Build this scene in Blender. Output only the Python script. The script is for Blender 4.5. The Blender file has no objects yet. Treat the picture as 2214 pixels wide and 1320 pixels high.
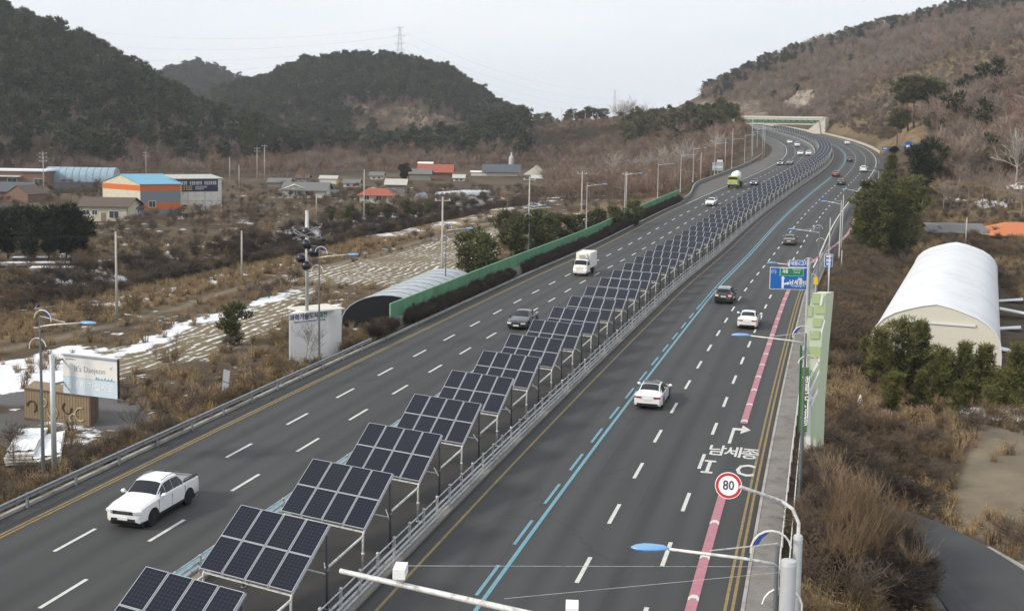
import bpy, bmesh, math, random
import numpy as np
from mathutils import Vector, Matrix
random.seed(11)
RNG = np.random.default_rng(11)
R = math.radians
SC = bpy.context.scene
COL = SC.collection

# ------------------------------------------------------------------ camera
PW, PH = 2214.0, 1320.0                      # size of the photograph in pixels
F_PX, YAW, PITCH, ROLL, CAM_H, CY = 2497.17, R(-13.579), R(5.403), R(0.9424), 19.987, 513.04
fw = Vector((math.sin(YAW)*math.cos(PITCH), math.cos(YAW)*math.cos(PITCH), -math.sin(PITCH)))
rt0 = Vector((math.cos(YAW), -math.sin(YAW), 0)); up0 = rt0.cross(fw)
rt = rt0*math.cos(ROLL) + up0*math.sin(ROLL); up = -rt0*math.sin(ROLL) + up0*math.cos(ROLL)
cam_d = bpy.data.cameras.new('camera'); cam = bpy.data.objects.new('camera', cam_d); COL.objects.link(cam)
cam_d.sensor_width = 36.0; cam_d.lens = F_PX/PW*36.0
cam_d.shift_y = -(PH/2-CY)/PW
cam_d.clip_start = 0.5; cam_d.clip_end = 9000
M = Matrix(((rt.x, up.x, -fw.x, 0), (rt.y, up.y, -fw.y, 0), (rt.z, up.z, -fw.z, CAM_H), (0, 0, 0, 1)))
cam.matrix_world = M
SC.camera = cam

# ------------------------------------------------------------------ sky, sun, exposure
SUN_EL, SUN_AZ = R(32), R(-128)               # azimuth from +Y, clockwise seen from above (left of the view)
w = bpy.data.worlds.new('World'); SC.world = w; w.use_nodes = True
nt = w.node_tree; nt.nodes.clear()
out = nt.nodes.new('ShaderNodeOutputWorld'); bg = nt.nodes.new('ShaderNodeBackground')
sky = nt.nodes.new('ShaderNodeTexSky'); sky.sky_type = 'NISHITA'; sky.sun_disc = False
sky.sun_elevation = SUN_EL; sky.sun_rotation = SUN_AZ
sky.air_density = 1.0; sky.dust_density = 3.0; sky.ozone_density = 1.0
tc = nt.nodes.new('ShaderNodeTexCoord'); mp = nt.nodes.new('ShaderNodeMapping'); mp.inputs['Scale'].default_value = (1.0, 1.0, 3.2)
cn = nt.nodes.new('ShaderNodeTexNoise'); cn.inputs['Scale'].default_value = 2.3; cn.inputs['Detail'].default_value = 5; cn.inputs['Roughness'].default_value = .55
cr = nt.nodes.new('ShaderNodeValToRGB')
cr.color_ramp.elements[0].position = .3; cr.color_ramp.elements[0].color = (7.8, 8.3, 8.95, 1)
cr.color_ramp.elements[1].position = .72; cr.color_ramp.elements[1].color = (9.35, 9.6, 9.9, 1)
mx = nt.nodes.new('ShaderNodeMix'); mx.data_type = 'RGBA'; mx.inputs['Factor'].default_value = .96
L = nt.links.new
L(tc.outputs['Generated'], mp.inputs['Vector']); L(mp.outputs[0], cn.inputs['Vector']); L(cn.outputs['Fac'], cr.inputs['Fac'])
L(sky.outputs[0], mx.inputs[6]); L(cr.outputs[0], mx.inputs[7]); L(mx.outputs[2], bg.inputs['Color'])
bg.inputs['Strength'].default_value = .114; L(bg.outputs[0], out.inputs[0])
sd = bpy.data.lights.new('sun', 'SUN'); sun = bpy.data.objects.new('sun', sd); COL.objects.link(sun)
sd.energy = 3.0; sd.angle = R(8); sd.color = (1.0, .89, .75)
sdir = Vector((math.sin(SUN_AZ)*math.cos(SUN_EL), math.cos(SUN_AZ)*math.cos(SUN_EL), math.sin(SUN_EL)))
sun.rotation_euler = sdir.to_track_quat('Z', 'Y').to_euler(); sun.location = (-60, 0, 90)
vs = SC.view_settings; vs.view_transform = 'Standard'; vs.look = 'None'; vs.exposure = 0.0; vs.gamma = 1.0; vs.use_curve_mapping = False
SC.render.engine = 'CYCLES'
SC.cycles.use_denoising = True
SC.cycles.max_bounces = 5; SC.cycles.diffuse_bounces = 2; SC.cycles.glossy_bounces = 2; SC.cycles.transmission_bounces = 2
SC.cycles.volume_bounces = 0; SC.cycles.transparent_max_bounces = 6; SC.cycles.caustics_reflective = False; SC.cycles.caustics_refractive = False

# ------------------------------------------------------------------ picture -> place
def ray(x, y): return (fw*F_PX + rt*(x-PW/2) - up*(y-CY))/F_PX
def at(x, y, z=0.0):
    d = ray(x, y); t = (z-CAM_H)/d.z
    return Vector((d.x*t, d.y*t, z))
def atd(x, y, dep):
    d = ray(x, y)*dep
    return Vector((d.x, d.y, d.z+CAM_H))
def pix(p):
    d = np.asarray(p, float)-np.array([0, 0, CAM_H]); z = d@np.array(fw)
    z = np.where(np.abs(z) < 1e-3, 1e-3, z)
    return PW/2+F_PX*(d@np.array(rt))/z, CY-F_PX*(d@np.array(up))/z, z

# ------------------------------------------------------------------ road line (the right-hand blue lane line) and its rise
def zr(Y):
    Y = np.asarray(Y, float)
    return .0225*((Y-190)+np.sqrt((Y-190)**2+2500))-.0225*(-190+math.sqrt(190**2+2500))
C2, C3 = 5.59588e-4, -3.84139e-6
_yk = [-60, -30, 0, 30, 60, 90, 120, 150]; _xk = [-12.64+C2*y*y/2+C3*y**3/6 for y in _yk]
_yk += [178, 218, 250, 281, 315, 347, 383, 415, 446, 473, 509, 560, 620, 700, 800, 900]
_xk += [-6.3, -3.5, -.6, 2.9, 6.8, 10.9, 14.9, 17.6, 19.2, 19.5, 18.6, 13.5, 3.5, -17, -52, -95]
YS = np.arange(-60, 900.1, 2.0)
_xs = np.interp(YS, _yk, _xk); _k = np.exp(-.5*(np.arange(-18, 19)*2/11.0)**2); _k /= _k.sum()
XS = np.convolve(np.concatenate([np.full(18, _xs[0])-np.arange(18, 0, -1)*(_xs[1]-_xs[0]), _xs, _xs[-1]+np.arange(1, 19)*(_xs[-1]-_xs[-2])]), _k, 'valid')
HS = np.gradient(XS, YS)
def RP(u, Y, dz=0.0):
    """point u metres right of the blue line at Y, dz above the carriageway"""
    x = np.interp(Y, YS, XS); s = np.interp(Y, YS, HS); c = 1/math.sqrt(1+s*s)
    y2 = Y-u*s*c
    return Vector((x+u*c, y2, float(zr(Y))+dz))
def RH(Y):
    """heading of the road as a z rotation, its climb as a pitch"""
    s = float(np.interp(Y, YS, HS)); g = float((zr(Y+1)-zr(Y-1))/2)
    return -math.atan(s), math.atan(g)
def uoff(x, y):
    s = np.interp(y, YS, HS); return (x-np.interp(y, YS, XS))/np.sqrt(1+s*s)

# ------------------------------------------------------------------ terrain heights
_cp = []
def cz(z, *pts):
    for p in pts: _cp.append(at(p[0], p[1], z))
def cd(*pts):
    for p in pts: _cp.append(atd(*p))
cz(-1.6, (0, 1150), (0, 1000), (250, 900), (450, 850)); cz(-1.3, (-400, 1150), (-700, 1000))
cz(-2.3, (0, 830), (250, 800), (500, 760), (0, 650), (300, 620), (600, 640), (850, 600), (1000, 540), (0, 540), (300, 520), (560, 500), (800, 500), (-500, 700), (-600, 520))
cz(-2.0, (0, 440), (300, 450), (600, 430), (900, 440), (1100, 450), (-600, 420), (150, 400), (420, 400), (700, 395), (900, 400), (1150, 410), (1230, 460), (1050, 490))
cz(-1.0, (0, 378), (300, 376), (600, 372), (800, 370), (960, 372), (1080, 385), (-500, 380), (1300, 440))
cd((0, 50, 700), (100, 88, 690), (200, 132, 680), (280, 182, 660), (340, 217, 650), (420, 263, 630), (500, 308, 600), (560, 345, 572), (-300, -10, 720), (-700, 20, 740), (-1100, 60, 760))
cd((0, 200, 900), (200, 240, 860), (400, 280, 800), (-400, 180, 950))
cd((480, 245, 980), (560, 207, 990), (640, 172, 1000), (740, 152, 1000), (830, 142, 1000), (900, 160, 990), (980, 186, 980), (1030, 225, 960), (1070, 255, 940), (1105, 292, 900), (1120, 325, 860))
cd((600, 345, 840), (700, 345, 840), (800, 345, 835), (900, 345, 830), (1000, 345, 820), (1090, 348, 800), (560, 350, 720))
cd((780, 250, 880), (880, 250, 875), (980, 265, 870), (780, 325, 850), (880, 325, 845), (980, 328, 840))
cd((330, 192, 1500), (380, 168, 1500), (430, 154, 1500), (480, 170, 1500), (540, 203, 1500), (620, 240, 1500), (200, 230, 1500))
for _x in range(-2600, 4600, 600): cd((_x, 280, 2600))
cd((1130, 284, 1000), (1250, 282, 1100), (1400, 280, 1050), (1180, 284, 1500), (1320, 284, 1600), (1450, 276, 1250))
cd((640, 260, 1300), (830, 250, 1350), (1000, 270, 1300))
cd((1125, 283, 700), (1200, 279, 700), (1300, 277, 690), (1380, 272, 680), (1200, 277, 850), (1350, 275, 850), (1130, 345, 600), (1250, 345, 590), (1350, 352, 550), (1450, 372, 470))
cd((1440, 272, 570), (1540, 270, 530), (1600, 290, 520), (1420, 320, 520), (1500, 335, 470), (1560, 350, 430))
cd((1600, 290, 640), (1700, 280, 690), (1780, 272, 660), (1850, 288, 560), (1900, 306, 480))
cd((1470, 240, 950), (1540, 207, 930), (1650, 148, 900), (1760, 108, 870), (1900, 60, 850), (2050, 30, 830), (2214, 5, 800), (2450, -30, 780), (2800, -60, 760), (3300, -40, 760))
cd((1850, 220, 680), (2000, 190, 620), (2150, 175, 560), (2400, 130, 540), (1700, 235, 760), (1600, 255, 780))
cd((1900, 160, 1200), (2214, 120, 1200), (1600, 230, 1200), (2700, 120, 1200))
cd((1960, 268, 400), (2050, 250, 380), (2150, 226, 360), (2230, 205, 350), (2420, 160, 340), (2700, 130, 330), (3200, 150, 330))
cd((1960, 345, 320), (2010, 400, 268), (2100, 412, 265), (2214, 414, 262), (2420, 430, 250), (2800, 440, 240), (1930, 380, 270))
cz(-1.5, (1860, 620), (2080, 560), (1900, 560), (1870, 760)); cz(-2.2, (2214, 690), (2000, 900), (2120, 800), (1880, 880), (2400, 800))
cz(-3.0, (2214, 900), (2214, 1100), (1980, 1100), (2214, 1300), (2500, 900), (2600, 1250), (1950, 1300)); cz(2.0, (2100, 480), (2214, 490), (2500, 500), (1950, 480))
_cp += [Vector((0, 0, -2.5)), Vector((40, 5, -3)), Vector((-70, 0, -1.8)), Vector((0, -80, -2.5)), Vector((120, -60, -2)), Vector((-150, -60, -1.5)), Vector((130, 60, 0)), Vector((-160, 60, -1.5))]
_cp = np.array([tuple(p) for p in _cp])
_S = 100.0
def _ph(d): return np.sqrt(d*d+.02)
_n = len(_cp)
_D = np.linalg.norm(_cp[:, None, :2]-_cp[None, :, :2], axis=2)/_S
_A = np.zeros((_n+1, _n+1)); _A[:_n, :_n] = _ph(_D)-np.eye(_n)*.0; _A[:_n, _n] = 1; _A[_n, :_n] = 1
_wt = np.linalg.lstsq(_A, np.concatenate([_cp[:, 2], [0]]), rcond=1e-9)[0]
def _sm(t): t = np.clip(t, 0, 1); return t*t*(3-2*t)
def vnoise(x, y, s, seed=0):
    x = np.asarray(x)/s; y = np.asarray(y)/s
    xi = np.floor(x).astype(np.int64); yi = np.floor(y).astype(np.int64); fx = x-xi; fy = y-yi
    def h(a, b):
        v = (a*374761393+b*668265263+seed*974711) & 0x7fffffff
        v = ((v ^ (v >> 13))*1274126177) & 0x7fffffff
        return ((v ^ (v >> 16)) & 0xffff)/65535.0
    fx = fx*fx*(3-2*fx); fy = fy*fy*(3-2*fy)
    return (h(xi, yi)*(1-fx)+h(xi+1, yi)*fx)*(1-fy)+(h(xi, yi+1)*(1-fx)+h(xi+1, yi+1)*fx)*fy-.5
UL, UR = -26.6, 12.1                         # edges of the levelled road bed
# stream that runs through the fields on the left, as (x, y) points
STREAM = [at(a, b, -2.2) for a, b in ((-500, 660), (-200, 650), (0, 645), (150, 622), (320, 590), (480, 560), (600, 535), (700, 505), (800, 490), (900, 470), (1000, 452), (1100, 436))]
STREAM = np.array([(p.x, p.y) for p in STREAM])
def polydist(x, y, P):
    x = np.asarray(x); d = np.full(x.shape, 1e9)
    for (ax, ay), (bx, by) in zip(P[:-1], P[1:]):
        dx, dy = bx-ax, by-ay; t = np.clip(((x-ax)*dx+(y-ay)*dy)/(dx*dx+dy*dy), 0, 1)
        d = np.minimum(d, np.hypot(x-ax-t*dx, y-ay-t*dy))
    return d
def TH(x, y):
    x = np.atleast_1d(np.asarray(x, float)); y = np.atleast_1d(np.asarray(y, float)); shp = x.shape
    xf = x.ravel(); yf = y.ravel(); z = np.zeros(xf.shape)
    for i in range(0, len(xf), 20000):
        sl = slice(i, i+20000)
        d = np.hypot(xf[sl, None]-_cp[None, :, 0], yf[sl, None]-_cp[None, :, 1])/_S
        z[sl] = _ph(d)@_wt[:_n]+_wt[_n]
    dist = np.hypot(xf, yf)
    amp = _sm((dist-350)/400)
    z += amp*(9*vnoise(xf, yf, 85, 3)+5*vnoise(xf, yf, 38, 4))*_sm((z-24)/22)+amp*2.0*vnoise(xf, yf, 17, 5)*_sm((z-22)/20)
    z += .5*vnoise(xf, yf, 14, 1)+.25*vnoise(xf, yf, 5, 2)+.12*vnoise(xf, yf, 1.9, 6)
    sd_ = polydist(xf, yf, STREAM); z -= 2.9*np.exp(-(sd_/5.0)**2)
    u = uoff(xf, yf); base = zr(yf)-.22
    e = np.where(u < 0, UL-u, u-UR)
    slope = np.where(u < 0, 7.0, 9.0)
    t = _sm(e/slope)
    t = np.where(yf > 760, np.maximum(t, _sm((yf-760)/60)), t)
    return (base*(1-t)+z*t).reshape(shp)
def T1(x, y): return float(TH([x], [y])[0])
def onT(x, y, dz=0.0): return Vector((x, y, T1(x, y)+dz))
def atT(px, py, dmin=25.0, dmax=2500.0):
    """where the sight line of a picture point meets the ground"""
    d = ray(px, py); t = np.geomspace(dmin, dmax, 900)
    g = (CAM_H+d.z*t)-TH(d.x*t, d.y*t); k = np.nonzero(g < 0)[0]
    if not len(k): return atd(px, py, dmax)
    k = k[0]; a, b = (t[k-1], t[k]) if k else (t[0], t[0])
    for _ in range(14):
        m = (a+b)/2
        if CAM_H+d.z*m-T1(d.x*m, d.y*m) < 0: b = m
        else: a = m
    return Vector((d.x*b, d.y*b, CAM_H+d.z*b))
# ------------------------------------------------------------------ materials
MATS = {}
def newmat(name):
    m = bpy.data.materials.new(name); m.use_nodes = True
    n = m.node_tree.nodes; b = n['Principled BSDF']; MATS[name] = m
    return m, m.node_tree, b
def nd(t, typ, **kw):
    o = t.nodes.new(typ)
    for k, v in kw.items():
        if k in o.inputs: o.inputs[k].default_value = v
        else: setattr(o, k, v)
    return o
def mixc(t, fac, a, b, mode='MIX'):
    m = t.nodes.new('ShaderNodeMix'); m.data_type = 'RGBA'; m.blend_type = mode
    for s, v in ((0, fac), (6, a), (7, b)):
        if isinstance(v, (int, float)): m.inputs[s].default_value = v
        elif isinstance(v, (tuple, list)): m.inputs[s].default_value = (*v[:3], 1)
        else: t.links.new(v, m.inputs[s])
    return m.outputs[2]
def ramp(t, src, p0, p1, c0=(0, 0, 0), c1=(1, 1, 1)):
    r = t.nodes.new('ShaderNodeValToRGB'); e = r.color_ramp.elements
    e[0].position = p0; e[1].position = p1; e[0].color = (*c0, 1); e[1].color = (*c1, 1)
    t.links.new(src, r.inputs[0]); return r.outputs[0]
def mth(t, op, a, b=None, clamp=False):
    m = t.nodes.new('ShaderNodeMath'); m.operation = op; m.use_clamp = clamp
    for i, v in enumerate((a, b)):
        if v is None: continue
        if isinstance(v, (int, float)): m.inputs[i].default_value = v
        else: t.links.new(v, m.inputs[i])
    return m.outputs[0]
def noise(t, scale, detail=4, rough=.55, vec=None, dist=0.0):
    n = nd(t, 'ShaderNodeTexNoise', Scale=scale, Detail=detail, Roughness=rough, Distortion=dist)
    if vec is not None: t.links.new(vec, n.inputs['Vector'])
    return n.outputs['Fac']
def coords(t, kind='Object', scale=(1, 1, 1), rot=(0, 0, 0)):
    if kind == 'World': src = t.nodes.new('ShaderNodeNewGeometry').outputs['Position']
    else: src = t.nodes.new('ShaderNodeTexCoord').outputs[kind]
    m = nd(t, 'ShaderNodeMapping', Scale=scale, Rotation=rot); t.links.new(src, m.inputs['Vector'])
    return m.outputs[0]
def mat(name, col, rough=.6, metal=0.0, var=.18, scale=3.0, bump=0.0, bscale=None, dirt=None, dscale=1.2, rnd=0.0, coat=0.0, spec=None, stretch=(1, 1, 1), world=False):
    """base colour broken up by noise, optional dirt colour in patches, optional bump, optional variation from object to object"""
    if name in MATS: return MATS[name]
    m, t, b = newmat(name)
    v = coords(t, 'World' if world else 'Object', stretch)
    c = mixc(t, noise(t, scale, 5, .6, v), [x*(1-var) for x in col], [min(1, x*(1+var)) for x in col])
    if dirt is not None:
        c = mixc(t, ramp(t, noise(t, dscale, 6, .65, v), .48, .7), c, dirt)
    if rnd:
        oi = t.nodes.new('ShaderNodeObjectInfo')
        k = mth(t, 'ADD', mth(t, 'MULTIPLY', oi.outputs['Random'], 2*rnd), 1-rnd)
        cc = t.nodes.new('ShaderNodeCombineColor')
        for i in range(3): t.links.new(k, cc.inputs[i])
        c = mixc(t, 1.0, c, cc.outputs[0], 'MULTIPLY')
    t.links.new(c, b.inputs['Base Color']); b.inputs['Roughness'].default_value = rough; b.inputs['Metallic'].default_value = metal
    if coat: b.inputs['Coat Weight'].default_value = coat; b.inputs['Coat Roughness'].default_value = .06
    if spec is not None: b.inputs['Specular IOR Level'].default_value = spec
    if bump:
        bp = nd(t, 'ShaderNodeBump', Strength=bump, Distance=.03); t.links.new(noise(t, bscale or scale*4, 5, .6, v), bp.inputs['Height']); t.links.new(bp.outputs[0], b.inputs['Normal'])
    return m
def emis(name, col, s):
    m, t, b = newmat(name); b.inputs['Base Color'].default_value = (*col, 1); b.inputs['Emission Color'].default_value = (*col, 1); b.inputs['Emission Strength'].default_value = s
    return m
def leaf(name, c0, c1, trans=.25, rnd=.35, sc=1.2):
    m, t, b = newmat(name); v = coords(t, 'Object')
    c = mixc(t, ramp(t, noise(t, sc, 3, .6, v), .35, .65), c0, c1)
    oi = t.nodes.new('ShaderNodeObjectInfo'); k = mth(t, 'ADD', mth(t, 'MULTIPLY', oi.outputs['Random'], 2*rnd), 1-rnd)
    cc = t.nodes.new('ShaderNodeCombineColor')
    for i in range(3): t.links.new(k, cc.inputs[i])
    c = mixc(t, 1.0, c, cc.outputs[0], 'MULTIPLY')
    t.links.new(c, b.inputs['Base Color']); b.inputs['Roughness'].default_value = .75; b.inputs['Specular IOR Level'].default_value = .2
    return m

# asphalt: long wheel tracks, seams, patches (UV: x = metres across, y = metres along)
def asphalt(name, base, light=.35, lanes=False):
    m, t, b = newmat(name)
    uv = t.nodes.new('ShaderNodeUVMap'); uv.uv_map = 'UVMap'
    def mp(s):
        q = nd(t, 'ShaderNodeMapping', Scale=s); t.links.new(uv.outputs[0], q.inputs['Vector']); return q.outputs[0]
    k = lambda f: [x*f for x in base]
    c = mixc(t, noise(t, 1.0, 5, .6, mp((.9, .035, 1))), k(.72), k(1.36))
    c = mixc(t, ramp(t, noise(t, 1.0, 4, .6, mp((.12, .03, 1))), .40, .66), c, k(1.30))
    c = mixc(t, mth(t, 'MULTIPLY', ramp(t, noise(t, 1.0, 4, .7, mp((.25, .22, 1))), .55, .75), .5), c, k(.68))
    if lanes:                                                    # polished wheel tracks and a dark oil strip down the middle of each lane
        sx = t.nodes.new('ShaderNodeSeparateXYZ'); t.links.new(uv.outputs[0], sx.inputs[0])
        ph = mth(t, 'MULTIPLY', sx.outputs[0], 2*math.pi/3.43); wob = mth(t, 'ADD', ph, mth(t, 'MULTIPLY', mth(t, 'SUBTRACT', noise(t, 1.0, 2, .5, mp((.02, .025, 1))), .5), 1.6))
        tr = mth(t, 'POWER', mth(t, 'ABSOLUTE', mth(t, 'SINE', wob)), 2.0); along = ramp(t, noise(t, 1.0, 3, .6, mp((.15, .012, 1))), .3, .65)
        c = mixc(t, mth(t, 'MULTIPLY', mth(t, 'MULTIPLY', tr, along), .42), c, k(1.75))
        oil = mth(t, 'POWER', mth(t, 'MAXIMUM', mth(t, 'MULTIPLY', mth(t, 'COSINE', wob), -1.0), 0.0), 3.0)
        c = mixc(t, mth(t, 'MULTIPLY', mth(t, 'MULTIPLY', oil, noise(t, 1.0, 3, .6, mp((.3, .05, 1)))), .7), c, k(.5))
        vo = nd(t, 'ShaderNodeTexVoronoi', Scale=1.0); vo.feature = 'DISTANCE_TO_EDGE'
        dv_ = t.nodes.new('ShaderNodeVectorMath'); dv_.operation = 'ADD'; nz = nd(t, 'ShaderNodeTexNoise', Scale=1.0, Detail=4.0); t.links.new(mp((.8, .5, 1)), nz.inputs['Vector']); t.links.new(mp((.16, .05, 1)), dv_.inputs[0]); 
        sc_ = t.nodes.new('ShaderNodeVectorMath'); sc_.operation = 'SCALE'; sc_.inputs[3].default_value = .18; t.links.new(nz.outputs['Color'], sc_.inputs[0]); t.links.new(sc_.outputs[0], dv_.inputs[1]); t.links.new(dv_.outputs[0], vo.inputs['Vector'])
        crk = mth(t, 'MULTIPLY', ramp(t, vo.outputs['Distance'], .004, .010, (1, 1, 1), (0, 0, 0)), ramp(t, noise(t, 1.0, 3, .5, mp((.05, .03, 1))), .42, .6))
        c = mixc(t, mth(t, 'MULTIPLY', crk, .28), c, k(.35))
    c = mixc(t, mth(t, 'MULTIPLY', ramp(t, noise(t, 1.0, 2, .5, mp((9, .02, 1))), .66, .70), .55), c, k(.45))
    c = mixc(t, noise(t, 1.0, 2, .7, mp((22, 22, 1))), mixc(t, .5, c, k(.75)), c)
    t.links.new(c, b.inputs['Base Color']); b.inputs['Roughness'].default_value = .82; b.inputs['Specular IOR Level'].default_value = .3
    bp = nd(t, 'ShaderNodeBump', Strength=.25, Distance=.01); t.links.new(noise(t, 1.0, 3, .7, mp((30, 30, 1))), bp.inputs['Height']); t.links.new(bp.outputs[0], b.inputs['Normal'])
    return m
asphalt('asphalt', (.0525, .0535, .0545), lanes=True); asphalt('asphalt_path', (.046, .0445, .042)); asphalt('asphalt_side', (.062, .064, .068)); asphalt('shoulder', (.105, .102, .097))
def paint(name, col, wear=.35):
    m, t, b = newmat(name); v = coords(t, 'World')
    k = mth(t, 'MAXIMUM', ramp(t, noise(t, 3.5, 6, .7, v), .42, .70), ramp(t, noise(t, 14, 4, .8, v), .52, .62))
    c = mixc(t, mth(t, 'MULTIPLY', k, wear), col, (.06, .06, .06)); c = mixc(t, mth(t, 'MULTIPLY', noise(t, .4, 3, .5, v), .3), c, [x*.7 for x in col])
    t.links.new(c, b.inputs['Base Color']); b.inputs['Roughness'].default_value = .7
    return m
paint('paint_white', (.66, .66, .63)); paint('paint_yellow', (.30, .21, .075), .75); paint('paint_blue', (.15, .34, .43), .35); paint('paint_pink', (.46, .19, .235), .3); paint('paint_cream', (.7, .68, .66), .2)

mat('concrete', (.36, .35, .33), .85, dirt=(.2, .185, .165), bump=.3); mat('concrete_pale', (.55, .53, .46), .85, dirt=(.36, .33, .27)); mat('walk', (.205, .195, .18), .9, var=.25, scale=1.1, dirt=(.13, .115, .10), bump=.3, world=True)
mat('galv', (.52, .54, .56), .45, .35, dirt=(.2, .19, .18), dscale=3); mat('galv_dark', (.16, .18, .19), .5, .4); mat('galv_white', (.72, .72, .70), .5, .2, dirt=(.38, .35, .31), dscale=4)
mat('galv_steel', (.27, .30, .33), .45, .4, dirt=(.16, .15, .14), dscale=3); mat('alu', (.44, .46, .49), .42, .3); mat('rust', (.11, .07, .05), .9, var=.4); mat('pole_concrete', (.47, .45, .41), .85, dirt=(.33, .31, .27)); mat('pole_grey', (.50, .52, .53), .45, .25)
mat('lamp_blue', (.16, .36, .66), .35, coat=.5); mat('deep_blue', (.02, .06, .28), .4); mat('sign_blue', (.006, .13, .46), .35, var=.06); mat('sign_green', (.01, .23, .09), .35, var=.06)
mat('white', (.84, .84, .83), .5, var=.05); mat('offwhite', (.68, .66, .6), .6, var=.08, dirt=(.5, .47, .40)); mat('red_sign', (.50, .02, .03), .4, var=.06); mat('black', (.012, .012, .014), .5); mat('ink', (.03, .04, .06), .5); mat('ink_grey', (.30, .32, .35), .6)
mat('ink_green', (.0, .20, .09), .5); mat('ink_blue', (.02, .04, .14), .5); mat('yellow', (.72, .48, .03), .5); mat('rubber', (.014, .014, .015), .85); mat('rim', (.22, .22, .23), .35, .8); mat('under', (.01, .01, .01), .9)
mat('wall_green', (.105, .275, .15), .5, var=.14, scale=.8, dirt=(.075, .20, .11), rnd=.12, dscale=.5); mat('wall_green_cap', (.16, .38, .23), .5)
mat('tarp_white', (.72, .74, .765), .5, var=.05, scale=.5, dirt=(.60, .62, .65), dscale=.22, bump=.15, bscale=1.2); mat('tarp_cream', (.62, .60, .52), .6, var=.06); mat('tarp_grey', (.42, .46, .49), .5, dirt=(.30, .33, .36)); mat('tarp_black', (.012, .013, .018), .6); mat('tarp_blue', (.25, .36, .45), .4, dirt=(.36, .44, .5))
mat('cream', (.60, .57, .45), .7, var=.06, dirt=(.5, .46, .35)); mat('orange', (.60, .15, .03), .6, var=.08); mat('panel_grey', (.20, .225, .25), .55, var=.06); mat('roof_cyan', (.13, .36, .50), .45, var=.07); mat('roof_pale', (.46, .46, .42), .6, dirt=(.36, .35, .31))
mat('brick', (.20, .115, .09), .8, var=.25, scale=6); mat('roof_brown', (.10, .07, .055), .75, var=.2, scale=4); mat('roof_dark', (.07, .085, .10), .6, var=.2); mat('roof_red', (.33, .085, .05), .7, var=.2, dirt=(.22, .08, .05)); mat('roof_orange', (.52, .17, .06), .7, var=.15); mat('roof_slate', (.15, .15, .15), .8, var=.25)
mat('stone', (.22, .21, .195), .9, var=.3, bump=.5); mat('wood', (.25, .19, .13), .8, var=.25); mat('snow', (.78, .80, .84), .8, var=.05, bump=.4, bscale=6); mat('blue_plastic', (.02, .06, .30), .4); mat('purple', (.010, .006, .014), .35, var=.1, coat=.3)
mat('glass', (.008, .011, .014), .07, spec=.45, var=.1); mat('glass_house', (.05, .065, .075), .15, spec=.7); mat('car_white', (.83, .84, .85), .3, var=.02, coat=.8); mat('car_black', (.014, .015, .017), .25, var=.05, coat=1.0); mat('car_dark', (.035, .037, .042), .3, coat=.9); mat('car_grey', (.17, .165, .16), .3, .4, coat=.8); mat('car_red', (.20, .035, .04), .3, coat=.8); mat('truck_white', (.78, .77, .72), .45, var=.03, dirt=(.66, .64, .57)); mat('mixer_green', (.36, .40, .10), .45)
emis('headlight', (1.0, .97, .9), 1.6); mat('lens', (.72, .74, .75), .15, coat=.8); mat('tail', (.30, .02, .02), .25, coat=.8); emis('tail_on', (.95, .35, .30), .7); mat('plate', (.72, .73, .70), .5)
mat('bark', (.085, .066, .052), .95, var=.35, scale=5); mat('bark_red', (.13, .075, .05), .95, var=.3); mat('twig_dark', (.058, .044, .034), .95, var=.3, rnd=.3); mat('twig', (.105, .080, .060), .95, var=.25, rnd=.3); mat('twig_grey', (.235, .188, .155), .95, var=.25, rnd=.25); mat('twig_red', (.205, .138, .100), .95, var=.25, rnd=.35); mat('twig_tan', (.26, .185, .115), .95, var=.25, rnd=.25); mat('straw', (.29, .21, .11), .95, var=.3, rnd=.3); mat('straw_dark', (.135, .092, .050), .95, var=.3, rnd=.35); mat('birch', (.40, .37, .33), .9, var=.25)
leaf('pine_far', (.032, .040, .024), (.070, .076, .040), rnd=.45); leaf('pine_olive', (.062, .068, .034), (.125, .122, .055), rnd=.35); leaf('pine_mid', (.045, .055, .020), (.098, .104, .038), rnd=.25, sc=.8); leaf('pine_near', (.058, .066, .018), (.165, .162, .052), rnd=.2, sc=.6); leaf('pine_dark', (.014, .020, .013), (.036, .042, .022), rnd=.2); leaf('juniper', (.046, .056, .018), (.122, .124, .042), rnd=.2, sc=.6)
mat('billboard_white', (.76, .76, .73), .5, var=.04); mat('billboard_blue', (.58, .69, .76), .5, var=.06); mat('camo', (.24, .18, .11), .8, var=.2, dirt=(.12, .105, .06), dscale=.8); mat('camo_pale', (.42, .36, .22), .8); mat('camo_dark', (.06, .05, .035), .8)
mat('mon_green', (.40, .50, .25), .5, var=.06); mat('mon_pale', (.55, .62, .46), .5, var=.06); mat('banner_green', (.055, .17, .03), .55, var=.08); mat('banner_dark', (.025, .10, .05), .55)
mat('navy', (.012, .014, .06), .5); mat('gold', (.55, .48, .18), .5); mat('bridge_green', (.10, .30, .20), .6); mat('soil_pile', (.34, .32, .28), .9, var=.2)

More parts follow.
